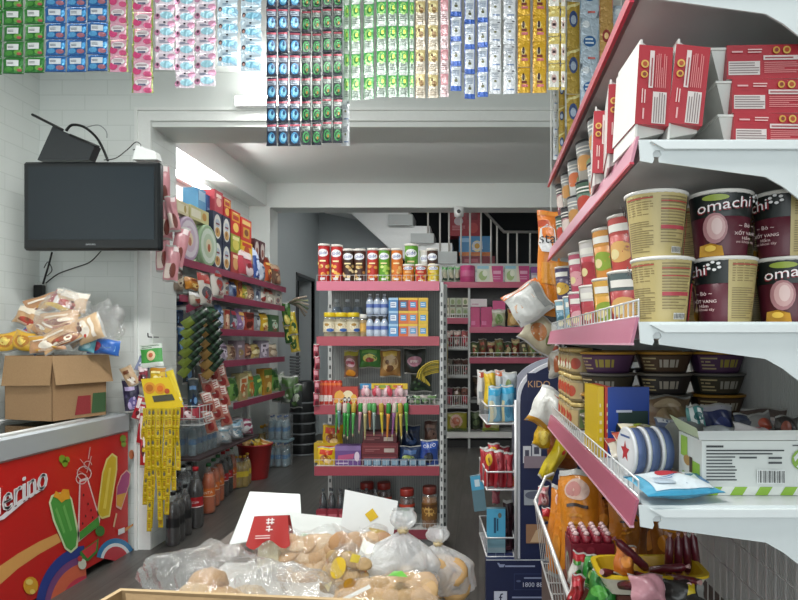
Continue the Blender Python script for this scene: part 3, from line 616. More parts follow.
under(so, 'socket_plate', MB().rbox(X(30, 4.08), X(45, 4.08), 4.075, 4.099, Z(304, 4.08), Z(282, 4.08), .005, '#cfd2cc'), 'plastic')
under(so, 'plug', MB().rbox(X(35, 4.05), X(43.5, 4.05), 4.03, 4.076, Z(298, 4.05), Z(285, 4.05), .006, '#161718'), 'dark_plastic')
# --- cardboard box on the freezer
bt = .917
A = Vector((-2.405, 3.50, bt)); ex = Vector((.105, .35, 0)).normalized(); ey = Vector((-.35, .105, 0)).normalized()
bxo = empty('cardboard_box', A); tag(bxo, 'open brown cardboard box full of snack packs on the chest freezer', 'box')
Lr, Ll = .355, .36; hb = .37
def bp(a, b, z): return tuple(A + ex * a + ey * b + Vector((0, 0, z)))
m = MB()
def panel(p, q, z0, z1, col, th=.004):
    d = (Vector(q) - Vector(p)); n = Vector((-d.y, d.x, 0)).normalized() * th
    a, b = Vector(p), Vector(q)
    vs = [a, b, b + n, a + n]; vs = [(v.x, v.y, z0) for v in vs] + [(v.x, v.y, z1) for v in vs]
    m.add(vs, [(0, 1, 5, 4), (1, 2, 6, 5), (2, 3, 7, 6), (3, 0, 4, 7), (4, 5, 6, 7), (3, 2, 1, 0)], col)
cb = '#9a7a58'
for p, q in (((0, 0), (Lr, 0)), ((0, Ll), (0, 0)), ((Lr, 0), (Lr, Ll)), ((Lr, Ll), (0, Ll))): panel(bp(*p, 0), bp(*q, 0), bt, bt + hb, cb)
m.add([bp(0, 0, .004), bp(Lr, 0, .004), bp(Lr, Ll, .004), bp(0, Ll, .004)], [(0, 1, 2, 3)], cb)
o_ = -.0025
def side_poly(pts, col): m.add([tuple(A + ex * a + ey * o_ + Vector((0, 0, z))) for a, z in pts], [tuple(range(len(pts)))], col)
side_poly([(.14, .02), (.245, .02), (.245, .13), (.16, .13)], '#8e2f33'); side_poly([(.25, .02), (.35, .02), (.35, .14), (.26, .14)], '#3a5a38')
under(bxo, 'box_body', m, 'cardboard')
m = MB(); sl = .022
m.add([tuple(A + ex * a + ey * b + Vector((0, 0, z))) for a, b, z in ((-.004, 0, hb), (Lr + .02, 0, hb), (Lr + .03, -sl, hb - .165), (.006, -sl, hb - .165))], [(0, 1, 2, 3)], '#a98a66')
under(bxo, 'right_flap', m, 'cardboard')
m = MB(); m.add([tuple(A + ex * a + ey * b + Vector((0, 0, z))) for a, b, z in ((0, -.004, hb), (0, Ll, hb), (-sl, Ll, hb - .175), (-sl, -.012, hb - .165))], [(0, 1, 2, 3)], '#9c7c58')
under(bxo, 'left_flap', m, 'cardboard')
# snack packs heaped in it
packc = [('#c8a074', ['#8a4a2a', '#efe2cc', '#b03a2a']), ('#b98a62', ['#f0e6d6', '#7a3a28', '#c8942e']), ('#d3b48e', ['#6a4030', '#c0392b', '#f2e8da'])]
hd = 3.72
heap = [(24, 318, 3.74, .20, .12, 15), (45, 306, 3.78, .2, .12, -20), (68, 303, 3.70, .2, .13, 12), (60, 322, 3.63, .21, .12, -8), (43, 330, 3.62, .2, .12, 28), (76, 322, 3.66, .16, .17, 70), (65, 338, 3.6, .22, .12, -30), (48, 345, 3.58, .2, .11, -8), (85, 333, 3.68, .18, .12, -38), (33, 332, 3.66, .18, .11, 60)]
HL = ['tilted at the left of the heap', 'lying high on the heap', 'highest in the middle', 'flat in the middle of the heap', 'slanting near the yellow pack', 'standing upright at the right', 'sloping down at the front', 'lowest at the front edge', 'steep at the right edge', 'squeezed near the left edge']
for i, (u, v, d, w_, h_, rz) in enumerate(heap):
    b, a = packc[i % 3]
    bag(w_, h_, .03, b, rspec(100 + i, a), seed=i, name='bread_pack').at((X(u, d), d, Z(v, d) - h_ * .4), (math.radians(-18 + 6 * (i % 3)), math.radians(rz), math.radians(RN.uniform(-25, 25))), 'striped brown bread pack %s in the cardboard box' % HL[i], 'bread packs in the cardboard box')
p = bag(.2, .12, .035, '#e8e6e2', [('r', 0, 0, .16, 1, '#a82a34'), ('r', .32, 0, .5, 1, '#a82a34'), ('r', .68, 0, .84, 1, '#a82a34'), ('r', 0, 0, 1, .16, '#d9b43a')], seed=31, name='bread_pack')
p.at((X(62, 3.68), 3.68, Z(311, 3.68)), (math.radians(-30), math.radians(22), .2), 'red and white striped pack on top of the heap in the cardboard box', 'bread packs in the cardboard box')
p = bag(.17, .12, .035, '#d3a52c', [('e', .55, .5, .3, .3, '#b0741e'), ('e', .55, .5, .2, .2, '#e8cf6a')], seed=32)
p.at((X(8, 3.66), 3.66, Z(352, 3.66)), (-.2, -.2, .1), 'yellow snack pack at the left edge of the cardboard box', 'yellow packs in the cardboard box'); p.at((X(22, 3.64), 3.64, Z(351, 3.64)), (-.15, .2, -.2), 'yellow snack pack with a round print beside the left-edge one', 'yellow packs in the cardboard box')
p = bag(.18, .1, .03, '#2f66b8', [('e', .25, .5, .2, .3, '#b0405a'), ('p', [(.4, .1), (.9, .3), (.9, .6), (.4, .4)], '#79a9dc')], seed=33)
p.at((X(103, 3.74), 3.74, Z(355, 3.74)), (-.1, .1, .2), 'blue snack pack at the right rim of the cardboard box', 'blue packs in the cardboard box')
p.at((X(25, 3.74), 3.74, Z(345, 3.74)), (-.1, .9, .1), 'blue snack pack sticking up at the left of the box', 'blue packs in the cardboard box')
bag(.1, .09, .02, '#69aebf', [('e', .5, .5, .3, .3, '#9fd0da')], seed=34).at((X(86, 3.7), 3.7, Z(352, 3.7)), (0, .2, 0), 'small turquoise pack between the bread packs and the blue pack', 'turquoise packs')
def lump(rx, ry, rz, amp, seed, nx=44, ny=30):
    r = random.Random(seed); k = [(r.uniform(2, 7), r.uniform(2, 7), r.uniform(0, 6)) for _ in range(7)]
    def f(x, y):
        a = x * 2 * PI; t = (y - .5) * PI; q = 1 + amp * sum(math.sin(p[0] // 1 * a + p[2]) * math.sin(p[1] * t + p[2] * 2) for p in k) / 3
        if amp >= .1: v = Vector((math.cos(t) * math.cos(a), math.cos(t) * math.sin(a), math.sin(t))) * 2.6 + Vector((seed, 0, 0)); q += amp * 1.1 * (abs(noise.noise(v)) + .5 * abs(noise.noise(v * 2.3)) + .3 * abs(noise.noise(v * 5)) - .35)
        return (rx * q * math.cos(t) * math.cos(a), ry * q * math.cos(t) * math.sin(a), rz * q * math.sin(t))
    return MB().grid(f, nx, ny, '#fff')
tag(put('clear_bag', lump(.155, .14, .2, .1, 3), 'clear_bag', None, pz(66, 324, 3.70)), 'big clear plastic bag around the bread packs in the cardboard box', 'plastic bag')
tag(put('clear_bag', lump(.11, .09, .14, .22, 8, 40, 26), 'clear_bag', None, pz(102, 327, 3.78), (0, .5, 0)), 'crumpled empty clear plastic bag at the right of the cardboard box', 'plastic bag')
# --- hanging packs at the corner of the opening
YK = 3.98
hs = empty('hanging_display', pz(149, 345, YK)); tag(hs, 'white hook strip on the wall corner that carries the hanging candy packs', 'display')
under(hs, 'hook_strip', MB().box(X(147.5, YK), X(150, YK), YK + .035, YK + .045, Z(384, YK), Z(334, YK), '#e6e8e6'), 'plastic')
under(hs, 'wall_hook', MB().tube([(X(149, YK), YC - .002, Z(337, YK)), (X(149, YK), YK - .01, Z(337, YK)), (X(149, YK), YK - .015, Z(333, YK))], .004, '#333', 5), 'wire')
def hang(u0, u1, v0, v1, y, col, spec, tilt, label, group=None, b=.012, name='hanging_candy_pack', seed=0, ry=0, mat='film'):
    w = X(u1, y) - X(u0, y); h = Z(v0, y) - Z(v1, y)
    return bag(w, h, b, col, spec, name=name, seed=seed, mat=mat).at((X((u0 + u1) / 2, y), y, Z(v1, y)), (0, ry, tilt), label, group)
hang(142, 164, 344, 367, 3.96, '#49a04a', [('r', 0, .8, 1, 1, '#d6e0d6'), ('r', 0, 0, 1, .2, '#dfe6df'), ('e', .5, .5, .2, .22, '#e6c9a0'), ('e', .5, .52, .1, .1, '#c0603a'), ('b', .1, .82, .9, .96, 2, '#5a7a5a')], .05, 'green candy pack hanging from the white hook strip', None, seed=41, ry=-.1)
hang(134, 147, 350, 372, 3.99, '#8f98b8', rspec(41, ['#e8ecf4', '#4a5890']), .2, 'blue-grey candy pack behind the green one on the hook strip', None, seed=42, ry=.35)
hang(129, 141, 364, 386, 3.98, '#c6a884', rspec(42, ['#f0e8dc', '#7a4a30']), .2, 'beige candy pack at the left of the hook strip', None, seed=43, ry=-.45)
hang(138, 148, 366, 382, 3.97, '#8a2c3c', rspec(43, ['#f0dce0', '#4a1c28']), -.1, 'small dark red pack under the green candy pack', None, seed=44)
hang(126, 141, 378, 412, 3.99, '#2f2a44', rspec(44, ['#6a5f9a', '#b8a8d0', '#403860']), .3, 'dark purple pack hanging over the end of the freezer', None, seed=45, ry=-.1)
hang(150, 166, 367, 384, 3.965, '#d8b41f', rspec(45, ['#f4e8a0', '#b8801a']), 0, 'yellow pack tucked between the green pack and the yellow header', None, seed=46)
for i, (u0, u1, v0, v1, ry) in enumerate(((131, 141, 395, 420, .3), (136, 145, 402, 445, .12), (140, 147, 410, 468, 0))):
    hang(u0, u1, v0, v1, 3.975 - .012 * i, '#b02230', [('r', .1, .5, .5, .9, '#e8dcdc'), ('r', .55, .1, .85, .6, '#f0e4e0'), ('e', .5, .3, .2, .1, '#5a1018')], .1, 'red and white candy strip %s behind the yellow ones' % ('leftmost and shortest', 'in the middle', 'longest and nearest')[i], 'red candy strips', seed=50 + i, ry=ry)
yh = MB(); hp = [(141, 379), (168, 377), (184, 407), (147, 411)]
yh.add([(X(u, 3.93), 3.93, Z(v, 3.93)) for u, v in hp], [(0, 1, 2, 3)], '#e0c21e')
for cu, cv, rr, cc in ((149.5, 388, 6, '#d9942a'), (149.5, 388, 3.6, '#b86a1c'), (160, 388.5, 5.6, '#e09a2a'), (160, 388.5, 3.2, '#d9701e'), (167, 391, 2.6, '#b8502a')):
    yh.add([(X(cu + rr * math.cos(2 * PI * k / 14), 3.929 - .001 * (7 - rr)), 3.929 - .001 * (7 - rr), Z(cv + rr * math.sin(2 * PI * k / 14), 3.929)) for k in range(14)], [tuple(range(14))], cc)
yh.add([(X(u, 3.926), 3.926, Z(v, 3.926)) for u, v in ((152, 396), (172, 394), (175, 400), (154, 402))], [(0, 1, 2, 3)], '#4a4a3a')
tag(put('header_card', yh, 'gloss_card'), 'yellow header card with orange rings above the long candy strips', 'card')
hang(176, 184, 367, 405, 3.94, '#dcc41f', [('r', .1, .1, .9, .2, '#f4f0c0')], 0, 'narrow yellow pack slanting over the right edge of the header card', None, seed=58, ry=-.3, b=.006)
sw = .030
def cstrip(h, seed):
    m = MB(); r = random.Random(seed); ph = r.random() * 6
    def S(x, y, e): return ((x - .5) * sw + .012 * math.sin(y * 5 + ph) * (1 - y), -.004 - e - .008 * math.sin(y * 9 + ph) * (1 - y), (y - 1) * h)
    m.grid(lambda x, y: S(x, y, 0), 2, 26, '#c4ac1e'); n = max(4, int(h / .06))
    for k in range(n):
        a = k / n; q = 1 / n
        for it in (('r', 0, a, 1, a + .05 * q, '#8a7414'), ('e', .5, a + .55 * q, .26, .2 * q, ('#b8902a', '#a8862a', '#6a6a5a')[k % 3]), ('r', .3, a + .22 * q, .7, a + .3 * q, '#e0d070'), ('r', .25, a + .78 * q, .75, a + .84 * q, '#7a6c30')): m.paint(S, [it], sw, h, 4, .0012)
    return Proto('hanging_candy_strip', 'candy strip', [(None, m, 'film')])
CS = [(147.5, 505, 3.93), (150, 531, 3.905), (154, 528, 3.92), (158.5, 520, 3.89), (162, 527, 3.91), (166.5, 500, 3.9), (170.5, 515, 3.885), (174.5, 490, 3.91), (178.5, 470, 3.92), (145.5, 452, 3.94)]
CSo = sorted(range(len(CS)), key=lambda k: CS[k][0])
for i, (u, v1, y) in enumerate(CS):
    cstrip(Z(408, y) - Z(v1, y), i).at((X(u, y), y, Z(408, y)), (0, RN.uniform(-.03, .03), 0), 'long yellow candy strip hanging from the header card, %s from the left' % ORD[CSo.index(i)], 'yellow candy strips')
# pink packs hanging on the end of the wall
for i, (u0, u1, v0, v1, ry) in enumerate(((158, 171, 165, 208, -.05), (158, 172, 200, 240, .05), (170, 181, 196, 232, -.15), (157, 171, 232, 272, -.05), (168, 182, 226, 268, .2), (163, 177, 245, 282, .1))):
    y = 4.02 - .03 * (i % 3)
    hang(u0, u1, v0, v1, y, '#c98d94', [('p', [(0, .5), (1, .8), (1, 1), (0, .75)], '#a8384a'), ('r', .1, .1, .5, .5, '#e8d6cc'), ('e', .65, .3, .2, .2, '#7a4038'), ('r', .55, .82, .9, .95, '#ecdcdc')], .3, 'pink and cream biscuit pack by the television, %s' % ('topmost', 'under the topmost, next to the screen', 'at the right of the second', 'third down next to the screen', 'at the right of the third', 'lowest of the bunch')[i], 'pink packs by the television', seed=60 + i, ry=ry, b=.03, name='hanging_biscuit_pack')
cable([(164, 165), (164, 200), (166, 250)], 4.05, .003, '#d0d0cc', 'hanging_string', 'string that carries the pink biscuit packs by the television', 'string', 'plastic')

# ================================================================ left wall shelving in the back room
XS, XSW = -2.12, -2.55
ls = empty('wall_shelving', (XS, 5.6, 0)); tag(ls, 'long shelving with dark pink rails along the left wall of the back room', 'shelving')
SH = [(1.965, 4.46, 6.85), (1.755, 5.0, 6.8), (1.47, 4.85, 6.8), (1.205, 5.15, 6.8), (.83, 5.4, 6.8)]
RC = '#8d3a52'
for z, a, b in SH:
    s = under(ls, 'shelf', MB().box(XSW, XS - .012, a, b, z - .03, z, '#b9bcbc'), 'painted_metal')
    put('price_rail', MB().box(XS - .012, XS, a, b, z - .048, z + .008, RC, {'top': '#b06a80'}), 'plastic', s)
for yy in (4.47, 5.6, 6.83): under(ls, 'upright', MB().box(XSW - .04, XSW, yy - .02, yy + .02, 0, 2.0, '#a9adae'), 'painted_metal')
s = under(ls, 'end_shelf', MB().prism([(4.52, 1.60), (5.0, 1.735), (5.0, 1.755), (4.52, 1.62)], XSW, XS - .01, '#b9bcbc', 'x'), 'painted_metal')
put('price_rail', MB().prism([(4.52, 1.58), (5.0, 1.71), (5.0, 1.765), (4.52, 1.635)], XS - .01, XS, RC, 'x'), 'plastic', s)
s = under(ls, 'shelf', MB().box(XSW, XS - .03, 4.46, 4.9, 1.68, 1.70, '#b9bcbc'), 'painted_metal'); put('price_rail', MB().box(XS - .03, XS - .02, 4.46, 4.9, 1.66, 1.71, RC), 'plastic', s)
def dU(u, x=-2.15): return -x * FPX / (U0 - u)
def onleft(proto, u, z, label, group=None, x=-2.15, rz=PI / 2, tilt=0):
    d = dU(u, x); return proto.at((x, d, z), (tilt, 0, rz), label, group)
def leftbox(u0, u1, z0, z1, col, spec, label, group=None, xf=-2.14, dep=.12, name='biscuit_box', cat='box', cols=None):
    a, b = dU(u0, xf), dU(u1, xf); w = (b - a) * .97
    return carton(w, dep, z1 - z0 - .002, col, spec, name=name, cat=cat, cols=cols, side=[('r', .1, .1, .9, .9, col)]).at((xf - dep / 2, (a + b) / 2, z0), (0, 0, PI / 2), label, group)
def tin_disc(r, dep, rim, face, spec):
    M = Matrix.Rotation(PI / 2, 4, 'X')
    b = MB().lathe([(r, 0), (r, dep * .7)], rim, 24).xf(M); b.v = [(x, y + dep * .5, z + r) for x, y, z in b.v]
    l = MB().lathe([(r * 1.02, dep * .6), (r * 1.03, dep * .95), (r * .97, dep)], rim, 24).xf(M)
    l.paint(lambda x, y, e: ((x - .5) * 2 * r, -dep - e * 3, (y - .5) * 2 * r), [('e', .5, .5, .43, .43, face)] + spec, 2 * r, 2 * r); l.v = [(x, y + dep * .5, z + r) for x, y, z in l.v]
    return Proto('biscuit_tin', 'tin', [('tin_drum', b, 'painted_metal'), ('tin_cover', l, 'gloss_card')])
T0 = 1.966
onleft(tin_disc(.16, .08, '#b7a0b8', '#d9d0d8', [('e', .5, .5, .3, .3, '#c9b4c6'), ('e', .5, .5, .16, .16, '#e0d0b0'), ('e', .5, .44, .08, .1, '#c07a5a')]), 184, T0, 'round lilac biscuit tin standing on edge at the near end of the top shelf', None, -2.165)
onleft(tin_disc(.16, .08, '#93b08a', '#cfd9cc', [('e', .5, .5, .3, .3, '#b4c6ac'), ('e', .5, .5, .17, .17, '#d8d0b0'), ('e', .5, .45, .08, .1, '#b0603a')]), 203.5, T0, 'round pale green biscuit tin standing beside the lilac one', None, -2.165)
leftbox(176, 189, T0 + .325, T0 + .42, '#d2c8a0', [('r', .1, .2, .9, .8, '#e4dcc0'), ('e', .7, .5, .1, .3, '#b09a50')], 'cream box lying on the round lilac tin')
leftbox(190, 209, T0 + .325, T0 + .43, '#c9c48e', [('r', .05, .2, .55, .8, '#e6e2cc'), ('e', .75, .5, .12, .3, '#c08a3a')], 'pale yellow box lying on the round green tin')
leftbox(198, 206, T0 + .43, T0 + .62, '#5f9cc8', [('r', .1, .5, .9, .9, '#a8cde4')], 'light blue box topmost at the near end of the top shelf', None, -2.2)
leftbox(206.5, 214, T0 + .43, T0 + .60, '#2f5f9c', [('r', .1, .1, .9, .4, '#7fa8cf')], 'blue box beside the light blue one, topmost', None, -2.2)
ov = [('e', .5, .5, .42, .43, '#dcdcd4'), ('e', .5, .62, .26, .14, '#b6c0cc'), ('e', .5, .3, .28, .17, '#c99a52'), ('e', .46, .34, .1, .08, '#8a5a2a'), ('r', .3, .56, .7, .62, '#7a2f3a')]
for i, (u0, u1) in enumerate(((213, 222), (222.5, 230.5))):
    for j in range(2): leftbox(u0, u1, T0 + j * .235, T0 + .235 * (j + 1), '#262e48', ov, 'navy biscuit box with a white oval, %s of the %s stack' % (('lower', 'upper')[j], ('nearer', 'farther')[i]), 'navy oval biscuit boxes')
rb = [('r', .08, .55, .92, .92, '#d9a02a'), ('r', .2, .62, .8, .8, '#b01e24'), ('e', .5, .3, .3, .2, '#e8c060'), ('b', .2, .85, .8, .95, 1, '#f6e6b0')]
leftbox(214.5, 223, T0 + .472, T0 + .66, '#c0404c', [('e', .5, .5, .3, .2, '#e8b0a0'), ('r', .2, .7, .8, .85, '#f0dcd0')], 'coral red box on the nearer navy stack', None, -2.16)
leftbox(223.5, 231, T0 + .472, T0 + .64, '#b8202a', rb, 'red and gold box on the farther navy stack', None, -2.16)
leftbox(231, 240.5, T0, T0 + .19, '#b04038', [('e', .5, .5, .3, .3, '#d9a86a'), ('r', .2, .75, .8, .9, '#f0d8b0')], 'brick red biscuit box, lowest of the red and yellow stack')
leftbox(231, 240.5, T0 + .19, T0 + .35, '#9aa02e', [('e', .5, .45, .35, .3, '#d6c65a'), ('r', .15, .7, .85, .9, '#e8e0a0')], 'olive yellow biscuit box in the middle of the red and yellow stack')
leftbox(231, 240.5, T0 + .35, T0 + .56, '#bf1f22', rb, 'red and gold biscuit box, topmost of the red and yellow stack')
leftbox(241, 252.5, T0, T0 + .14, '#b5343c', [('p', [(0, .2), (1, .7), (1, .9), (0, .4)], '#ecd8d8')], 'red and white box at the bottom of the far yellow stack')
leftbox(241, 252.5, T0 + .14, T0 + .33, '#e0b51e', [('e', .5, .5, .25, .3, '#b84a1e'), ('r', .1, .75, .9, .92, '#c23020')], 'bright yellow biscuit box in the middle of the far yellow stack')
leftbox(241, 251.5, T0 + .33, T0 + .54, '#c23028', [('r', .2, .15, .8, .6, '#c9a03a'), ('e', .5, .38, .2, .15, '#7a3a1e'), ('r', .1, .72, .9, .9, '#e8c87a')], 'red biscuit box with a gold picture, topmost of the far yellow stack')
for i, (u0, u1) in enumerate(((254.5, 259.5), (260, 265))):
    for j in range(2): leftbox(u0, u1, T0 + j * .2, T0 + .2 * (j + 1), '#54242c', [('e', .5, .5, .38, .4, '#c8bdb4'), ('e', .5, .4, .22, .2, '#8a4a3a')], 'maroon box with a pale oval, %s of the %s pair at the far end' % (('lower', 'upper')[j], ('nearer', 'farther')[i]), 'maroon oval boxes')
def leftbag(u0, u1, v0, v1, col, spec, label, group=None, x=-2.14, seed=0, tilt=-.12, name='snack_bag'):
    a, b = dU(u0, x), dU(u1, x); d = (a + b) / 2; z0, z1 = Z(v1, d), Z(v0, d)
    return bag((b - a) * .98, z1 - z0, .035, col, spec, seed=seed, name=name).at((x, d, z0), (tilt, 0, PI / 2), label, group)
onT = [(238.5, 254, '#c04a58', ['#f0e0e0', '#8a1f2a'], 250, 'red and white snack bag leaning against the yellow stack on the top shelf'), (254.5, 259, '#2f4f96', ['#c8d4ec'], 247, 'blue snack bag near the far end of the top shelf'), (259.5, 264, '#b8c0cc', ['#5a6a8a'], 262, 'pale grey bag near the far end of the top shelf'),
       (264.5, 271, '#b8542a', ['#e8c06a', '#7a2a1a'], 256, 'orange-red snack bag, second from the far end of the top shelf'), (272, 281, '#6a5040', ['#c8a88a', '#a03a2a'], 264, 'brown snack bag at the far end of the top shelf')]
for i, (u0, u1, c, a, v0, lb) in enumerate(onT):
    d = dU((u0 + u1) / 2, -2.13); v1 = V0 - (T0 - HC) * FPX / d
    leftbag(u0, u1, v0, v1, c, rspec(200 + i, a), lb, 'snack bags at the far end of the top shelf', -2.125, 200 + i)
palette = [('#c6bfae', ['#9a4a3a', '#efe9dc']), ('#b8742c', ['#e8c05a', '#7a2f1a']), ('#8f9aa6', ['#e8ecef', '#3a4a6a']), ('#c9c4b8', ['#b04a3c', '#6a6a70']), ('#b9a53c', ['#6a8a3a', '#efe6a8']), ('#d6d0c4', ['#a8443a', '#4a4a50']), ('#7a8aa8', ['#dfe6f0', '#2a3a6a']), ('#a8846a', ['#e6d2b8', '#5a2f22'])]
WD = ['red-brown', 'amber', 'grey-blue', 'off-white', 'olive yellow', 'cream', 'slate blue', 'tan']
def fill_row(us, z, hgt, shelfname, sd, pal=palette, wd=WD, x=-2.15, kind='bag'):
    for i in range(len(us) - 1):
        k = (i * 3 + sd) % len(pal); c, a = pal[k]; d = dU((us[i] + us[i + 1]) / 2, x); hh = hgt * (1 + .12 * math.sin(i * 2.3 + sd))
        dd = (dU(us[i + 1], x) - dU(us[i], x)) * .96; lab = '%s snack %s on the %s of the left shelving, %s from near end' % (wd[k], kind, shelfname, ORD[i])
        if (i + sd) % 3 == 2: carton(dd, .08, hh, c, rspec(sd * 40 + i, a), name='snack_box').at((x - .05, d, z), (0, 0, PI / 2), lab.replace('snack ' + kind, 'upright box'), 'packs on the ' + shelfname)
        else: bag(dd, hh, .035, c, rspec(sd * 40 + i, a), seed=sd * 40 + i).at((x - .03, d, z), (-.1, 0, PI / 2), lab, 'packs on the ' + shelfname)
fill_row([225, 231.5, 239, 243.5, 249, 256, 262, 268, 276, 283], 1.757, .165, 'second shelf', 3)
fill_row([212, 220, 226, 231, 240, 247, 255, 263, 271, 280], 1.472, .20, 'third shelf', 6, [('#8a8f94', ['#d8dcdf', '#3a4048']), ('#50688f', ['#c8d4e6', '#a0a8b8']), ('#8d6f9a', ['#d9c8e0', '#e0b060']), ('#c9a01e', ['#b03a22', '#f0e0a0']), ('#b88a68', ['#f0d8c0', '#a03228']), ('#b04a38', ['#e8c8a0', '#5a1a14']), ('#3f6a48', ['#c8dcc8', '#a03a3a']), ('#4a5560', ['#a83a4a', '#c0c8d0'])], ['grey', 'steel blue', 'lilac', 'golden yellow', 'peach', 'brick red', 'bottle green', 'dark grey'])
fill_row([222, 230, 238, 246, 254, 262, 270, 280], 1.207, .16, 'fourth shelf', 9, [('#8a7a86', ['#d9cdd6', '#a08a4a']), ('#b09a5a', ['#e8dcae', '#7a5a2a']), ('#a08a70', ['#e0d0b8', '#6a4a3a']), ('#8c5a48', ['#d8b090', '#4a2a20']), ('#9a8fa0', ['#e6dce8', '#5a4a60'])], ['mauve', 'straw yellow', 'sand', 'cocoa brown', 'lavender grey'])
fill_row([233, 241, 249, 257, 265, 273, 282], .832, .25, 'lowest shelf', 4, [('#8aa05a', ['#e0d89a', '#c8762a']), ('#b8862c', ['#f0d890', '#5a7a2a']), ('#a89a6a', ['#e6e0c0', '#c86a2a']), ('#3f7f3c', ['#c8dc70', '#d9b02a']), ('#6f9a4a', ['#e8e0a0', '#2f5a2a'])], ['pale green', 'orange-yellow', 'khaki', 'bright green', 'leaf green'])
# packs on the near short shelves
leftbag(174, 183, 268, 292, '#8f7f70', rspec(301, ['#d8c8b0', '#5a3a30']), 'brown pack at the near end of the second shelf', None, -2.15, 301)
leftbag(185, 198, 277, 291, '#c9852c', rspec(302, ['#efd080', '#8a3a1a']), 'orange snack bag on the short near shelf', None, -2.14, 302)
leftbag(200, 212, 272, 306, '#d3cfc6', rspec(303, ['#b04038', '#5a5a60']), 'white snack bag with red print slumped on the sloping end shelf', None, -2.11, 303)
leftbag(212, 224, 266, 298, '#d9d4cc', rspec(304, ['#a83a34', '#6a6a74']), 'white snack bag standing at the top of the sloping end shelf', None, -2.12, 304)
leftbag(190, 199, 292, 306, '#c0b8a8', rspec(305, ['#a04a3a', '#eee']), 'crumpled cream bag at the low end of the sloping end shelf', None, -2.12, 305)
# dark packs with green and yellow ends hanging in a slanting bunch
for j in range(2):
    for i in range(6):
        u, v = 183 + i * 1.6 + j * 13, 326 + i * 10 + j * 2; d = dU(u, -2.05)
        g = MB(); L_, w_ = .20, .065
        def S(x, y, e): return ((x - .5) * w_ * (1 - .2 * y), -(.018 * max(0, 1 - abs(2 * x - 1) ** 2)) * (1 - abs(2 * y - 1) ** 4) - e, y * L_)
        g.grid(lambda x, y: S(x, y, 0), 6, 10, lambda x, y: '#6f8030' if y < .42 and j == 0 else '#a8844a' if y < .36 else '#2a4430' if (y * 5) % 1 < .7 else '#18261c'); g.grid(lambda x, y: (S(x, y, 0)[0], -S(x, y, 0)[1], S(x, y, 0)[2]), 4, 6, '#22321f')
        tag(put('hanging_pack', g, 'film', None, (-2.05 - .015 * i * (1 - j), d, Z(v, d)), (.1, .95 - .05 * i, .25)), 'dark green slanting pack with %s lower end, %s from the top of its bunch' % (('a yellow-green', 'a tan')[j], ORD[i]), 'slanting packs by the left shelving')
for i in range(4):
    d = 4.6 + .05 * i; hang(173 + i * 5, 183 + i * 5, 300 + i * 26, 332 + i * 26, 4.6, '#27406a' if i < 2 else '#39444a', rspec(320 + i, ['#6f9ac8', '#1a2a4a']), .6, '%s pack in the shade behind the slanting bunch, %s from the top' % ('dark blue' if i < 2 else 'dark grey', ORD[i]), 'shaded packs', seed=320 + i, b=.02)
for i in range(10):
    u, v = 203 + (i % 3) * 8 + (i // 3) * 1.5, 352 + (i // 3) * 19 + (i % 3) * 6
    hang(u, u + 11, v, v + 24, 4.72 + .05 * (i % 3), '#a86a5c', [('r', .1, .55, .9, .9, '#ddd0c8'), ('e', .5, .3, .3, .18, '#8a2a2a'), ('p', [(0, .4), (1, .55), (1, .65), (0, .5)], '#e6dcd4'), ('b', .2, .6, .8, .85, 3, '#a03030')], .5, 'red-white hanging snack pack beside the left shelves, %s row, %s column' % (ORD[i // 3], ORD[i % 3]), 'red and white hanging packs', seed=340 + i, ry=-.25, b=.02)
# wire basket with red packs at the near end
wb = empty('wire_basket', (-2.12, 4.6, .78)); tag(wb, 'white wire basket with a red price strip below the hanging packs', 'basket')
m = MB(); cx0, cx1, cy0, cy1, cz0, cz1 = -2.25, -2.02, 4.5, 4.95, .76, .90
for zz in (cz0, cz0 + .05, cz1): m.tube([(cx0, cy0, zz), (cx1, cy0, zz), (cx1, cy1, zz), (cx0, cy1, zz)], .004, '#c9cccc', 5, True)
for k in range(9):
    y = cy0 + (cy1 - cy0) * k / 8; m.tube([(cx1, y, cz1), (cx1, y, cz0), (cx0, y, cz0)], .0025, '#c9cccc', 4)
for k in range(5):
    x = cx0 + (cx1 - cx0) * k / 4; m.tube([(x, cy0, cz1), (x, cy0, cz0), (x, cy1, cz0)], .0025, '#c9cccc', 4)
under(wb, 'wire_frame', m, 'wire')
for k, (xx, zz) in enumerate(((cx0 + .01, 0), (cx1 - .01, 0))): under(wb, 'support_arm', MB().tube([(cx0, (cy0, cy1)[k], cz1), (XSW - .02, (cy0, cy1)[k], cz1 + .05)], .006, '#9a9d9d', 6), 'wire')
for i in range(4): bag(.13, .12, .02, '#a83a48', rspec(360 + i, ['#efd8dc', '#6a1a28']), seed=360 + i).at((-2.135, 4.585 + .095 * i, .785), (-.2, 0, .3), 'dark red pack in the wire basket, %s from the near end' % ORD[i], 'red packs in the wire basket')
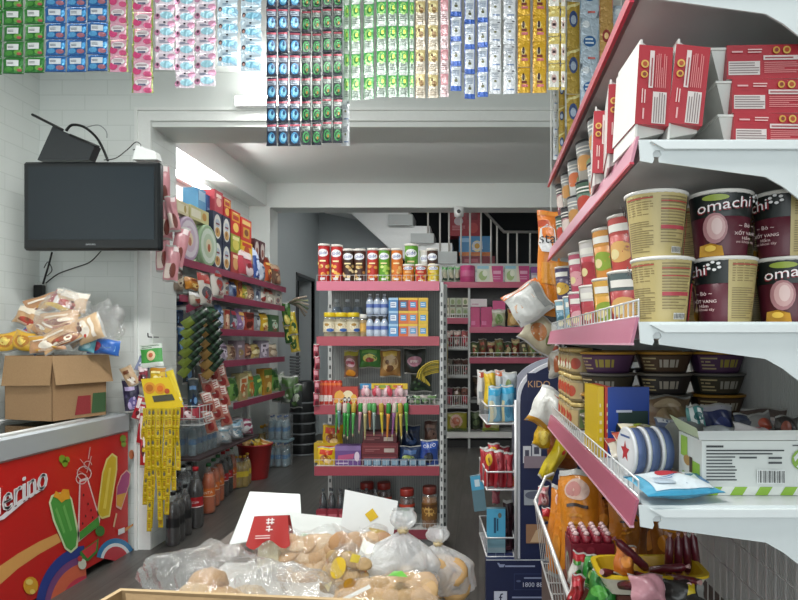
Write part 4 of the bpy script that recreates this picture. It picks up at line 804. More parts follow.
# --- bottles on the floor
def fl(u, v): d = HC * FPX / (v - V0); return (X(u, d), d, 0)
CK = bottle(.445, .056, '#1a0d0a', '#b01a22', '#b8202a', 'Coca-Cola'); CK2 = bottle(.40, .05, '#1a0d0a', '#b01a22', '#b8202a', 'Coca-Cola'); CKb = bottle(.40, .05, '#1a0d0a', '#1b1b1d', '#202022', None)
OR = bottle(.40, .052, '#c2571a', '#d06a22', '#2a6a3a', 'FANTA', '#f0e4d0'); CL = bottle(.42, .05, '#5f6668', '#23262a', '#c8cccc', None); TEA = bottle(.30, .04, '#9a7a1e', '#c9b02a', '#d9a02a', None)
WAT = bottle(.26, .034, '#7a98a4', '#3a78a8', '#3a6ab0', None)
CK.at(fl(195.5, 527), 2.9, 'large cola bottle with a red label, nearest of the floor bottles')
CL.at(fl(183, 524), .3, 'clear bottle with a black label at the left of the large cola', 'clear bottles'); CL.at(fl(188.5, 521), .8, 'clear bottle with a black label behind the large cola', 'clear bottles')
CKb.at(fl(176, 527), .1, 'dark bottle with a black label behind the yellow strips', 'dark bottles'); CKb.at(fl(170, 531), .1, 'dark bottle furthest left behind the yellow strips', 'dark bottles')
for i, (u, v) in enumerate(((208.5, 513), (213.5, 506), (218, 501))): OR.at(fl(u, v), 3.1, 'orange soda bottle, %s in the floor row' % ORD[i], 'orange soda bottles')
for i, (u, v) in enumerate(((223, 496), (227.5, 492))): CK2.at(fl(u, v), 3.0, 'smaller cola bottle, %s behind the orange sodas' % ORD[i], 'smaller cola bottles')
OR.at(fl(231, 489), 3.1, 'orange soda bottle behind the smaller colas', 'orange soda bottles')
for i, (u, v) in enumerate(((236, 488), (240, 487.5), (244.5, 487), (247, 484))): TEA.at(fl(u, v), 0, 'small yellow tea bottle, %s from the left beside the red bin' % ORD[i], 'yellow tea bottles')
for i, (u, v) in enumerate(((178, 541), (185, 535), (173, 545))): CKb.at(fl(u, v), .4, 'dark bottle by the foot of the wall corner, %s' % ('in the middle', 'at the right', 'at the left')[i], 'dark bottles at the wall corner', .9)
# low rack behind with more bottles
rk = empty('bottle_rack', (-2.32, 5.2, 0)); tag(rk, 'low dark rack on the floor behind the floor bottles', 'rack')
under(rk, 'rack_deck', MB().box(-2.52, -2.27, 4.5, 6.0, .03, .05, '#3c3f40'), 'painted_metal')
for yy in (4.52, 5.98): under(rk, 'rack_support', MB().box(-2.50, -2.29, yy - .02, yy + .02, 0, .03, '#3c3f40'), 'painted_metal')
for i in range(6): (CKb if i % 3 else CK2).at((-2.40, 4.58 + .115 * i, .051), 0, '%s bottle on the low rack, %s from the near end' % ('black-label' if i % 3 else 'red-label cola', ORD[i]), 'bottles on the low rack')
wrap = lambda w, d, h: Proto('shrink_wrapped_bottles', 'drinks', [('wrap', MB().rbox(-w / 2, w / 2, -d / 2, d / 2, 0, h, .01, '#ffffff'), 'clear_bag')])
for i in range(5):
    WAT.at((-2.20, 4.78 + .09 * i, .488), 0, 'small clear bottle in the wrapped pack on the dark board, front row, %s along' % ORD[i], 'wrapped clear bottles')
    WAT.at((-2.29, 4.78 + .09 * i, .488), 0, 'small clear bottle in the wrapped pack on the dark board, back row, %s along' % ORD[i], 'wrapped clear bottles')
wrap(.18, .48, .268).at((-2.245, 4.96, .486), 0, 'clear shrink wrap around the small bottles on the dark board')
for i in range(5): bag(.17, .16, .045, ['#c9ced0', '#b8bfc4', '#8fa0a8', '#cfc9cc', '#a0506a'][i], rspec(380 + i, ['#8fb4c8', '#e6e9ea']), seed=380 + i, mat='foil').at((-2.16 - .03 * (i % 2), 5.26 + .13 * i, .50 + .03 * (i % 2)), (-.3, 0, 1.0), 'crumpled %s pack above the floor bottles, %s from the near end' % (('silver', 'pale grey', 'blue-grey', 'white', 'plum')[i], ORD[i]), 'crumpled packs above the bottles')
tag(put('support_board', MB().box(-2.5, -2.10, 4.66, 5.95, .47, .487, '#4a3a3c'), 'painted_metal'), 'narrow dark board under the wrapped bottles and crumpled packs', 'board')
# red bin and water packs
rbz = fl(255, 478); bn = empty('red_bin', rbz); tag(bn, 'round red plastic bin filled with yellow packs on the floor', 'bin')
put('bin_body', MB().lathe([(.12, 0), (.125, .005), (.165, .33), (.175, .335), (.175, .35), (.155, .35), (.115, .02)], '#a82a2c', 24, caps=False), 'plastic', bn); put('bin_floor', MB().lathe([(.118, .004), (.118, .012)], '#8a2022', 20), 'plastic', bn)
for i in range(6):
    a = i * 1.05; bag(.13, .1, .03, ['#d3a92a', '#c8b02c', '#b87a86', '#d9b83a', '#c9a060', '#c4a42a'][i], rspec(400 + i, ['#f0e0a0', '#a8701a']), seed=400 + i).at((rbz[0] + .075 * math.cos(a), rbz[1] + .075 * math.sin(a), .29), (-.5 * math.sin(a), .4 * math.cos(a), a), '%s pack in the red bin, %s' % (('yellow', 'lemon', 'pink', 'golden', 'straw', 'mustard')[i], ('right side', 'far right', 'far side', 'left side', 'near left', 'near right')[i]), 'packs in the red bin')
wz = fl(279, 466)
for lv in range(2):
    for i in range(3):
        for j in range(2): WAT.at((wz[0] - .07 + .075 * i, wz[1] - .04 + .08 * j, .001 + lv * .30), 0, 'water bottle in the %s pack by the red bin, %s row, %s from left' % (('lower', 'upper')[lv], ('front', 'back')[j], ORD[i]), 'water bottles in wrapped packs')
    wrap(.25, .18, .272).at((wz[0] + .005, wz[1], .0 + lv * .30), 0, 'clear shrink wrap of the %s water pack behind the red bin' % ('lower', 'upper')[lv])
tag(put('carton_sheet', MB().box(wz[0] - .13, wz[0] + .14, wz[1] - .1, wz[1] + .1, .276, .298, '#7d97a0'), 'cardboard'), 'thin blue-grey sheet between the two wrapped water packs', 'sheet')
for i, (u, v) in enumerate(((262, 466), (266, 464), (270, 462))): TEA.at((fl(u, v)[0], fl(u, v)[1], .0), 0, 'yellow-green drink bottle behind the red bin, %s from the left' % ORD[i], 'drink bottles behind the red bin', 1.5)
# hanging things at the far end of the left shelving
YE = 6.95
for i in range(4): hang(284 + 4.5 * (i % 2) + i, 293 + 4.5 * (i % 2) + i, 302 + 9 * i, 326 + 9 * i, YE + .03 * i, ['#4f7f2c', '#c9b02a', '#2f5f2c', '#c0a83a'][i], rspec(420 + i, ['#e6d870', '#2f5a24']), .3, '%s seasoning pack hanging at the far end of the left shelving' % ('green', 'yellow topmost', 'dark green', 'mustard lowest')[i], 'packs at the far end', seed=420 + i, b=.03, ry=-.15)
for i in range(6):
    a = .5 + .17 * i; w_ = Vector((math.cos(a - .9), 0, math.sin(.5 - .22 * i)))
    p0 = Vector(pz(289, 303, YE)); tag(put('dried_stick', MB().tube([p0 + Vector((0, .02 * i, 0)), p0 + Vector((.09 * math.cos(.6 - .2 * i), .02 * i, .09 * math.sin(.6 - .2 * i))), p0 + Vector((.21 * math.cos(.35 - .22 * i), .02 * i, .21 * math.sin(.35 - .22 * i)))], .012, ['#a89a8a', '#8a8f6a', '#c0b4a4', '#6a7a5a', '#b0a090', '#8f8578'][i], 6), 'film'), 'pale wrapped stick at the far end of the left shelving, %s from the top' % ORD[i], 'stick', 'fan of wrapped sticks')
m = MB()
for k in range(9): m.lathe([(.055, 0), (.062, .012), (.055, .024)], '#5a5e60', 14, (X(295, YE), YE, .92 + k * .034))
tag(put('stacked_cups', m, 'plastic'), 'hanging tube of stacked grey plastic cups by the dark doorway', 'cups')
for i, (u0, u1, v0, v1, c) in enumerate(((272, 284, 372, 402, '#6f7a70'), (281, 298, 376, 404, '#5f655c'), (290, 302, 384, 408, '#3a3e40'))): hang(u0, u1, v0, v1, 6.88, c, rspec(440 + i, ['#a8b0a0', '#4a6a3a']), .2, 'dark grey-green bag slumped at the far end of the lowest shelf, %s from the left' % ORD[i], 'slumped dark bags', b=.05, seed=440 + i)
STL = Proto('plastic_stool', 'stool', [(None, MB().lathe([(.15, 0), (.16, .02), (.13, .26), (.12, .27), (.0, .272)], '#1c1e20', 16, caps=False).lathe([(.162, .0), (.166, .012), (.16, .02)], '#6a6e70', 16, caps=False), 'dark_plastic')])
for k in range(6): STL.at((X(303, 7.6), 7.6, .002 + k * .125), 0, 'black plastic stool in the stack by the dark doorway, %s from the floor' % ORD[k], 'stacked black stools')
# ================================================================ gondola in the middle
YG = 3.9; GX0, GX1 = X(317, YG), X(439.5, YG); GD = .40
gz = [Z(290, YG), Z(346, YG), Z(416, YG), Z(476.5, YG), Z(541, YG)]      # shelf tops (rail bottom + lip)
gz = [Z(282, YG), Z(337, YG), Z(405.5, YG), Z(466.5, YG), Z(530, YG)]
go = empty('gondola_shelving', ((GX0 + GX1) / 2, YG + GD / 2, 0)); tag(go, 'white wire shelving unit with pink price rails in the middle of the shop', 'shelving')
PK = '#ac5260'
def fence(x0, x1, y, z, h, n, r=.0022, col='#e6e6e6'):
    m = MB()
    for zz in (z + h, z + h * .08): m.tube([(x0, y, zz), (x1, y, zz)], r * 1.2, col, 5)
    for k in range(n + 1): m.tube([(x0 + (x1 - x0) * k / n, y, z), (x0 + (x1 - x0) * k / n, y, z + h)], r, col, 4)
    return m
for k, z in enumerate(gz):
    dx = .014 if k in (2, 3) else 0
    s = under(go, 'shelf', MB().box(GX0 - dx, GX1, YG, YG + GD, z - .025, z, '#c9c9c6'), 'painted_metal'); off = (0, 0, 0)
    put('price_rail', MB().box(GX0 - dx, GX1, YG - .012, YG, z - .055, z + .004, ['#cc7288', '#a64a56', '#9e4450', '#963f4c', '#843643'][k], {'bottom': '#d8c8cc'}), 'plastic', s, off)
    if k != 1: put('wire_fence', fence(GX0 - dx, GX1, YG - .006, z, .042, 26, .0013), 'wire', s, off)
for (x, y) in ((GX1 + .0, YG + GD), (GX0 - .02, YG + GD)):
    m = MB().box(x, x + .028, y - .03, y + .01, 0, gz[0] + .02, '#c4c6c4')
    for q in range(26): m.box(x + .008, x + .020, y - .0315, y - .0305, .1 + q * .06, .125 + q * .06, '#4a4c4c')
    under(go, 'upright', m, 'painted_metal')
m = MB().box(GX1 + .002, GX1 + .024, YG + .0, YG + .03, gz[-1] - .05, gz[0], '#c4c6c4')
for q in range(26): m.box(GX1 + .008, GX1 + .018, YG - .0015, YG - .0002, .2 + q * .058, .225 + q * .058, '#55585a')
under(go, 'upright', m, 'painted_metal')
m = MB()
m.box(GX0, GX1, YG + GD - .012, YG + GD - .008, .12, gz[0], '#8a8d8b')
for k in range(64): x = GX0 + (GX1 - GX0) * k / 64; m.box(x, x + .004, YG + GD - .016, YG + GD - .012, .12, gz[0], '#a8aba9')
under(go, 'ribbed_back_panel', m, 'painted_metal')
under(go, 'plinth', MB().box(GX0 + .01, GX1 - .01, YG + .02, YG + GD, 0, gz[-1] - .03, '#8a8c8a'), 'painted_metal')
for k in range(5): hang(313.5 + (k % 2), 319 + (k % 2), 344 + 12 * k, 358 + 12 * k, YG - .03 - .004 * (k % 2), '#9a3a4a', [('r', .1, .5, .9, .8, '#c88a92'), ('e', .5, .25, .3, .15, '#5f1a28')], .3, 'small dark red pack hanging at the left edge of the gondola, %s from the top' % ORD[k], 'dark red packs on the gondola edge', seed=490 + k, b=.012)
def gx(u, y=YG + .06): return X(u, y)
def g_at(proto, u, k, label, group=None, y=None, rz=0, dz=0):
    y = y or YG + .06; return proto.at((X(u, y), y, gz[k] + .001 + dz), rz, label, group)
CR = .039
RED = ['#e8b04a', '#f0d080', '#c8742a']; 
cans = [(324, .245, '#b8262a', RED), (337, .24, '#c22c2c', RED), (348.7, .213, '#3f2a20', ['#d8b878', '#e8d0a0', '#b88a4a']), (360, .213, '#4a2e24', ['#d8b878', '#e8d0a0', '#b88a4a']), (373, .216, '#c2372c', ['#d8742a', '#e8a04a']), (384.6, .216, '#5f9f2c', ['#a8d05a', '#d8e88a']), (397, .216, '#d9772a', ['#e8a04a', '#f0c070'])]
wdn = ['red crisp can at the left end, tallest', 'red crisp can, second from the left', 'dark brown crisp can, third from the left', 'dark brown crisp can, fourth from the left', 'red crisp can left of the green one', 'green crisp can standing in the front row', 'tall orange crisp can right of the green one']
for i, (u, h, c, f) in enumerate(cans): g_at(snack_can(h, .0365, c, f, seed=i), u, 0, wdn[i] + ' of the gondola top shelf', 'tall crisp cans', YG + .055)
for i, (u, c, f, n) in enumerate(((408.5, '#d9852a', ['#f0c070'], 'orange'), (421, '#c23a30', ['#e8b04a'], 'red'), (433.5, '#dcc11e', ['#f0e07a', '#c8861e'], 'yellow'))): g_at(snack_can(.116, .0365, c, f, seed=20 + i), u, 0, 'short %s crisp can at the right of the gondola top shelf' % n, 'short crisp cans', YG + .055)
for i, (u, c, f, n) in enumerate(((411.5, '#5f9f2c', ['#a8d05a'], 'green'), (432.5, '#4a3024', ['#d8b878'], 'dark brown'))): g_at(snack_can(.262 - .03 * i, .044 - .008 * i, c, f, seed=30 + i), u, 0, 'tall %s crisp can behind the short cans' % n, 'cans behind the short cans', YG + .17 )
g_at(snack_can(.225, .036, '#d9d6cf', ['#a89a8a'], seed=33), 425, 0, 'white crisp can behind the short cans next to the dark brown one', None, YG + .2)
# second shelf
JY = jar(.155, .043, '#9a8a6a', '#d8bb1e', [('e', .5, .42, .14, .16, '#e6dcc0'), ('e', .54, .28, .09, .07, '#2f5fa8'), ('e', .46, .5, .06, .06, '#a8823a')], lab='#c9bfa4')
for i, u in enumerate((330, 341.5, 353.5)): g_at(JY, u, 1, 'snack jar with a yellow lid, %s from the left on the second gondola shelf' % ORD[i], 'yellow lid jars', YG + .06, .25 * i)
JW = jar(.145, .036, '#a8844a', '#dcdad4', [('e', .5, .42, .12, .16, '#d8a84a')], lab='#b8924a'); g_at(JW, 363, 1, 'snack jar with a white lid beside the yellow lid jars', None, YG + .09)
BL = bottle(.25, .042, '#7f90a8', '#8fa4c4', '#c8d0da', None, name='drink_bottle')
for i, u in enumerate((337, 347.5, 357.5)): g_at(BL, u, 1, 'pale blue bottle behind the yellow lid jars, %s from the left' % ORD[i], 'pale blue bottles', YG + .22)
MK = bottle(.134, .026, '#c8d0e0', '#5a70b0', '#e0e4ec', None, name='milk_bottle', full=.9)
tag(put('carton_sheet', MB().box(X(367, YG + .06), X(387, YG + .06), YG + .03, YG + .14, gz[1] + .1355, gz[1] + .139, '#b8c4d6'), 'cardboard'), 'thin sheet between the two tiers of small blue-white bottles', 'sheet')
for lv in range(2):
    for i, u in enumerate((370.5, 378, 385)): g_at(MK, u - .5, 1, 'small blue and white bottle, %s tier, %s from the left on the second shelf' % (('lower', 'upper')[lv], ORD[i]), 'small blue and white bottles', YG + .06, 0, lv * .14)
bc = [['#4f8fc4', '#c9602c', '#c2a09a', '#d6b02a'], ['#5a86b4', '#d06a30', '#d9863a', '#d8b42c'], ['#3f7fb8', '#7a4038', '#d2503a', '#c9a83a']]
for r in range(3):
    for c in range(4):
        u = (394, 404, 413.5, 423.5)[c]
        col = bc[r][c]; sp = [('r', 0, .82, 1, 1, '#e0b83a' if c else '#9fc4e0'), ('r', .2, .25, .8, .68, '#4f96c8' if c else '#dfe8f0'), ('b', .26, .35, .74, .6, 2, '#e8eef4' if c else '#3a5a9a')]
        g_at(carton(.060, .06, .082, col, sp, name='snack_box'), u, 1, '%s small stacked box on the second gondola shelf, %s row, %s from the left' % ('blue' if c == 0 else 'orange-yellow', ('bottom', 'middle', 'top')[r], ORD[c]), 'small stacked boxes', YG + .06, 0, r * .083)
# third shelf: hanging packs and boxes
def ghang(u0, u1, v0, v1, col, spec, label, y=YG + .13, b=.03, seed=0, ry=0, group=None):
    hang(u0, u1, v0, v1, y, col, spec, 0, label, group, b=b, seed=seed, ry=ry, name='hanging_pack'); tag(put('hook', MB().tube([(X((u0 + u1) / 2, y), YG + GD - .02, Z(v0, y) + .012), (X((u0 + u1) / 2, y), y - .02, Z(v0, y) + .012), (X((u0 + u1) / 2, y), y - .03, Z(v0, y) + .02)], .002, '#b8babb', 4), 'wire'), 'thin wire hook carrying the ' + label.split(' hanging')[0], 'hook')
ghang(344, 358.5, 350, 378, '#7a5a4a', [('r', 0, .8, 1, 1, '#a8a03a'), ('e', .5, .55, .35, .16, '#c8a0a8'), ('e', .5, .18, .35, .12, '#c9862a'), ('r', .2, .5, .8, .6, '#a03a4a')], 'pink and yellow pack hanging leftmost under the second shelf', seed=500)
ghang(359.5, 381, 348, 368, '#3f7a3a', [('e', .5, .5, .35, .2, '#c8c05a'), ('e', .5, .4, .2, .12, '#9a3a2a'), ('r', .15, .75, .85, .9, '#7ab05a')], 'green pack hanging second under the second shelf', seed=501)
ghang(380, 401, 349, 377, '#8f6a3a', [('e', .5, .5, .4, .3, '#b89a6a'), ('r', .15, .75, .85, .92, '#c8a84a'), ('e', .5, .3, .2, .12, '#5a3a1e'), ('e', .35, .55, .1, .08, '#6a4a2a')], 'brown pack hanging third under the second shelf', seed=502)
ghang(404, 426, 348, 374, '#1c2420', [('e', .5, .5, .35, .2, '#b07a8a'), ('r', .3, .45, .7, .55, '#e0c8c8')], 'dark pack with a pink oval hanging right under the second shelf', seed=503)
ghang(410, 432, 366, 392, '#232f26', rspec(504, ['#3f5a3a', '#1a241e']), 'dark green pack hanging behind the yellow cords', YG + .2, seed=504)
for i in range(8):
    pts = [(439, 361 + i * 1.6), (432 - i * .3, 361.5 + i * 1.8), (425 - i * .5, 365 + i * 1.9), (419 + i * 1.2, 371 + i * 1.6), (417 + i * 1.8, 378 + i * 1.2)]
    tag(put('hanging_candy_rope', MB().tube(smooth([(X(u, YG + .05 + .006 * i), YG + .05 + .006 * i, Z(v, YG + .05)) for u, v in pts], 4), .005, ['#b8a02c', '#c9b23a', '#8f8424'][i % 3], 5), 'film'), 'yellow curling candy rope by the right upright, %s strand' % ORD[i], 'candy', 'yellow candy ropes')
for i in range(6): g_at(snack_can(.0001 + .155, .02, '#b83a2c', ['#d96a4a'], '#c84a38', seed=40 + i) if 0 else Proto('snack_stick', 'pack', [(None, MB().lathe([(.016, 0), (.018, .01), (.018, .145), (.012, .155)], '#b8382c', 12).paint(cylS(.018, .018, .155), [('r', .38, .15, .62, .4, '#e6d8d0'), ('r', .3, .8, .7, .9, '#d9703a')], .11, .155, 16), 'film')]), 317.5 + 4.4 * i, 2, 'upright red tube pack, %s from the left on the third gondola shelf' % ORD[i], 'red tube packs', YG + .04)
g_at(carton(.16, .06, .115, '#b03a2a', [('e', .28, .45, .2, .34, '#d9a83a'), ('e', .62, .5, .22, .3, '#e8d9b0'), ('e', .85, .35, .12, .25, '#e0b04a'), ('e', .35, .35, .06, .12, '#2a2020'), ('e', .5, .3, .07, .14, '#2a2422'), ('e', .66, .3, .07, .14, '#2a2422'), ('e', .5, .3, .035, .07, '#f0f0f0'), ('e', .66, .3, .035, .07, '#f0f0f0'), ('p', [(.05, .15), (.3, .85), (.5, .5), (.25, .1)], '#e0a04a')], name='snack_box'), 346, 2, 'box with an orange and white print beside the red tube packs', None, YG + .05)
bxd = empty('display_box', (X(383, YG + .06), YG + .06, gz[2] + .001)); tag(bxd, 'candy display box with a blue and yellow header on the third gondola shelf', 'box')
w_ = X(407, YG + .06) - X(359, YG + .06)
m = MB().box(-w_ / 2, w_ / 2, -.04, .04, 0, .05, '#c9b8bc', {'front': '#d8a8b0'}); m.box(-w_ / 2, w_ / 2, .036, .04, .05, .095, '#c8b4b8'); put('tray_box', m, 'gloss_card', bxd)
m = MB().box(-w_ / 2, w_ / 2, .03, .04, .095, .132, '#d9b82a'); m.paint(lambda x, y, e: ((x - .5) * w_, .03 - e, .095 + .037 * y), [('r', 0, 0, .24, 1, '#3a86b8'), ('r', .06, .3, .18, .7, '#e6eef4'), ('r', .3, .25, .66, .75, '#8aa03a'), ('r', .7, .3, .9, .7, '#c8602a')], w_, .037); put('header_card', m, 'gloss_card', bxd)
for i in range(8):
    x = X(363 + 5.6 * i, YG + .06); tag(put('wrapped_sweet', MB().lathe([(.004, 0), (.016, .015), (.019, .035), (.014, .052), (.004, .058), (.012, .07)], ['#d9a0ac', '#e6c8cc', '#c8485a'][i % 3], 10), 'film', None, (x, YG + .055 - .01 * (i % 2), gz[2] + .052), (0, .2 * (-1) ** i, 0)), '%s wrapped sweet standing in the display box, %s from the left' % (('pink', 'pale', 'red')[i % 3], ORD[i]), 'sweet', 'sweets in the display box')
for i in range(4): g_at(bag(.07, .06, .02, ['#26342c', '#3a4a3c', '#1e2a2a', '#44503f'][i], rspec(510 + i, ['#6a8a5a', '#a8a09a']), seed=510 + i), 411 + 7 * i, 2, 'small dark pack at the right of the third gondola shelf, %s from the left' % ORD[i], 'small dark packs', YG + .06, .2 * i)
# hanging lollipop tubes
lc = [('#3f8a44', 335.5, 436), ('#2f8a3a', 344, 438), ('#3f9a48', 347.5, 440), ('#58a85a', 352.5, 437), ('#b88a98', 359, 434), ('#a8a070', 365, 440), ('#8fa09a', 374, 436), ('#c9b83a', 382.5, 436), ('#d08a3a', 387, 441), ('#8a5a8a', 392, 438), ('#a8a04a', 396.5, 436), ('#c0a848', 401.5, 440), ('#5a9a4a', 407, 434), ('#6a8a8a', 339, 430), ('#b0683a', 370, 430)]
lo = sorted(range(len(lc)), key=lambda k: lc[k][1])
for i, (c, u, v1) in enumerate(lc):
    y = YG - .03 - .008 * (i % 2); t = Z(403, y); b = Z(v1, y); h = t - b
    r = empty('candy_tube', (X(u, y), y, b), (0, RN.uniform(-.06, .09), 0)); tag(r, 'slim hanging candy tube, %s from the left in front of the third shelf rail' % ORD[lo.index(i)], 'candy', 'hanging candy tubes')
    put('tube_body', MB().lathe([(.002, 0), (.005, h * .1), (.011, h * .62), (.013, h * .72)], c, 10, cols=['#d8d0a8', c, c]), 'film', r)
    put('tube_cap', MB().lathe([(.013, h * .72), (.015, h * .75), (.016, h * .95), (.010, h)], ['#2f8a3a', '#c8bcb0', '#58a05a', '#b89a3a'][i % 4], 10), 'plastic', r)
    put('tube_hanger', MB().tube([(0, 0, h), (0, .012, h + .02), (0, .024 + .008 * (i % 2), h + .012)], .0015, '#d0d0d0', 4), 'wire', r)
# fourth shelf
def gbox(u0, u1, v0, v1, col, spec, label, y=YG + .07, d=.08, name='snack_box', group=None, k=3, dz=0):
    w = X(u1, y) - X(u0, y); h = Z(v0, y) - Z(v1, y); carton(w, d, h, col, spec, name=name).at((X((u0 + u1) / 2, y), y, gz[k] + .001 + dz), 0, label, group)
gbag = lambda u0, u1, v0, v1, col, spec, label, y=YG + .06, seed=0, tilt=-.1, group=None, z=None: bag(X(u1, y) - X(u0, y), Z(v0, y) - Z(v1, y), .03, col, spec, seed=seed).at((X((u0 + u1) / 2, y), y, z if z is not None else Z(v1, y)), (tilt, 0, 0), label, group)
yc = [('e', .5, .4, .3, .2, '#8a4a1e'), ('r', .15, .6, .85, .85, '#c23a1e'), ('e', .6, .3, .2, .12, '#e8c88a')]
gbag(317, 336, 447, 466, '#d9b41e', yc, 'yellow snack pack at the front left of the fourth gondola shelf', seed=520, group='yellow snack packs on the gondola')
gbag(322, 343, 424, 448, '#c8a01c', yc, 'yellow snack pack standing higher behind the front left yellow one', YG + .15, 521, group='yellow snack packs on the gondola')
gbox(316, 341, 447, 466.5, '#b89a1e', yc, 'yellow box under the higher yellow snack pack', YG + .17, .1)
gbox(336.5, 362, 447, 466.5, '#6a4a86', [('r', 0, .75, 1, 1, '#8a70a4'), ('p', [(.1, .25), (.7, .35), (.75, .6), (.12, .5)], '#b0507a'), ('e', .85, .45, .1, .25, '#d9c8d8'), ('r', .05, .08, .5, .14, '#c8b8d0')], 'purple biscuit box on the fourth gondola shelf')
for i in range(3): gbox(363 + 1.5 * (i == 2), 399 - 1.5 * (i == 2), 455.5, 466.5, ['#5f1f26', '#6f262c', '#5a1e24'][i], [('r', .05, .6, .95, .75, '#8a4044'), ('r', .62, .15, .9, .5, '#b8a8a0'), ('b', .1, .2, .5, .5, 2, '#a86a6a')], 'dark red long pack, %s in the stack on the fourth gondola shelf' % ('lowest', 'middle', 'topmost')[i], YG + .08, .1, 'biscuit_pack', 'dark red long packs', 3, i * .072)
gbag(399, 421, 446, 466, '#22365a', [('e', .45, .4, .3, .16, '#9aa84a'), ('r', .2, .6, .8, .8, '#4a6a9a'), ('r', .3, .3, .6, .38, '#e0e4c8')], 'dark blue pack with a green print beside the dark red packs', seed=522)
gbag(401, 420, 425, 447, '#1f3050', rspec(523, ['#3f5a8a', '#16223a']), 'dark blue pack leaning behind the green print one', YG + .17, 523)
gbag(420, 438.5, 440, 466.5, '#203f86', [('e', .5, .35, .26, .2, '#1a1c24'), ('e', .5, .35, .18, .14, '#3a3c44'), ('r', .1, .65, .9, .9, '#2a50a4'), ('t', 'OREO', .5, .78, .7, '#f0f2f6', .1)], 'blue cookie pack with white lettering at the right end of the fourth gondola shelf', seed=524)
gbag(424, 437, 420, 442, '#5a4038', rspec(525, ['#8a6a5a', '#2a1c1a']), 'dim brown pack above the blue cookie pack', YG + .2, 525)
for i in range(7): gbox(364 + 9 * i, 372 + 9 * i, 459, 466, '#3f5a74', [('r', .1, .2, .9, .8, '#8fb0c4')], 'small blue-grey box behind the shelf fence of the fourth gondola shelf, %s from the left' % ORD[i], YG + .018, .022, 'small_box', 'small blue-grey boxes')
# lowest shelf
DB = bottle(.235, .0275, '#20262a', '#3a4248', '#5a6064', None, name='sauce_bottle', full=.9)
for i in range(7): g_at(DB, 323 + 8.7 * i, 4, 'dark sauce bottle on the lowest gondola shelf, %s from the left' % ORD[i], 'dark sauce bottles', YG + .11)
for i in range(3): gbox(317 + 11 * i, 327.5 + 11 * i, 511, 530, '#8a2834', [('r', .1, .5, .9, .8, '#b8606a')], 'dark red small box in front of the sauce bottles, %s from the left' % ORD[i], YG + .03, .04, 'small_box', 'dark red small boxes', 4)
JR = jar(.245, .05, '#4a2a20', '#8a2a22', [('e', .5, .42, .2, .12, '#3f7a34'), ('r', .2, .55, .8, .62, '#b8402c'), ('b', .25, .25, .75, .32, 2, '#c8b890')], lab='#2a2a22')
JB = jar(.26, .05, '#8a5a2a', '#6a2c24', [('e', .5, .42, .2, .12, '#c8a05a'), ('r', .2, .5, .8, .58, '#5a3a1e')], lab='#7a5426')
g_at(JR, 407, 4, 'big front jar with a red lid on the lowest gondola shelf', None, YG + .07); g_at(JB, 429.5, 4, 'big amber jar at the right end of the lowest gondola shelf', None, YG + .07)
for i in range(2): g_at(JR, 384 - 17 * i, 4, 'big dark jar behind the front jar on the lowest gondola shelf, %s from the right' % ORD[i], 'big dark jars', YG + .25)

# ================================================================ back shelving by the stairs
YB = 8.0; BX0, BXM, BX1 = X(441.5, YB), X(469.5, YB), X(566, YB); BD = .42
bk = empty('back_shelving', ((BX0 + BX1) / 2, YB + .2, 0)); tag(bk, 'shelving unit with pink rails against the staircase at the back', 'shelving')
boff = (0, 0, 0)
def bshelf(x0, x1, vt, rail=PK, fenceh=0, dp=BD, y=YB, rh=.075):
    z = Z(vt, y); s = under(bk, 'shelf', MB().box(x0, x1, y, y + dp, z - .03, z, '#b8bab8'), 'painted_metal')
    put('price_rail', MB().box(x0, x1, y - .02, y, z - rh, z, rail), 'plastic', s, boff)
    if fenceh: put('wire_fence', fence(x0, x1, y - .01, z, fenceh, 12, .004), 'wire', s, boff)
    return z
zt = bshelf(BX0, BX1, 282, '#b8506a'); z2 = bshelf(BX0, BXM - .02, 318, '#a8485e', .05); z3 = bshelf(BXM, BX1, 327, '#c0607a'); z4 = bshelf(BXM, BX1, 357.5, '#a8485e', .06); z5 = bshelf(BX0, BX1, 432, '#d6d6d2')
zb_ = [bshelf(BX0, BXM - .02, v, '#c8cac8', .14, rh=.018) for v in (348, 376, 406.5)]
for x in (BX0 - .03, BXM - .02, BX1): under(bk, 'upright', MB().box(x, x + .035, YB + BD, YB + BD + .04, 0, zt, '#b4b6b4'), 'painted_metal')
under(bk, 'upright', MB().box(BXM - .02, BXM + .01, YB, YB + .03, 0, zt, '#b4b6b4'), 'painted_metal')
under(bk, 'backing', MB().box(BX0, BX1, YB + BD - .005, YB + BD + .004, .08, zt, '#3c3a3a'), 'painted_metal')
under(bk, 'plinth', MB().box(BX0, BX1, YB + .06, YB + BD, 0, .10, '#2e2e2e'), 'painted_metal')
def bb(u0, u1, v0, v1, col, spec, label, group=None, y=YB + .12, name='pack', seed=0, z=None):
    bag((X(u1, y) - X(u0, y)) * .94, Z(v0, y) - Z(v1, y), .05, col, spec, name='pack' if name == 'pack' else name, seed=seed).at((X((u0 + u1) / 2, y), y, (z if z is not None else Z(v1, y)) + .009), (0, 0, 0), label, group)
def bbx(u0, u1, h, z, col, spec, label, group=None, y=YB + .12, d=.18, name='pack_box'):
    carton((X(u1, y) - X(u0, y)) * .98, d, h, col, spec, name=name).at((X((u0 + u1) / 2, y), y, z + .001), 0, label, group)
for i in range(3): bb(441.5 + 6.5 * i, 448 + 6.5 * i, 265, 281, '#b8bca4', [('r', 0, .78, 1, 1, '#3f9a4a'), ('e', .5, .35, .3, .25, '#d8d2b8'), ('r', .1, .1, .9, .25, '#2f4a3a')], 'green and white pouch on top of the back shelving, %s from the left' % ORD[i], 'green and white pouches', z=zt, seed=530 + i)
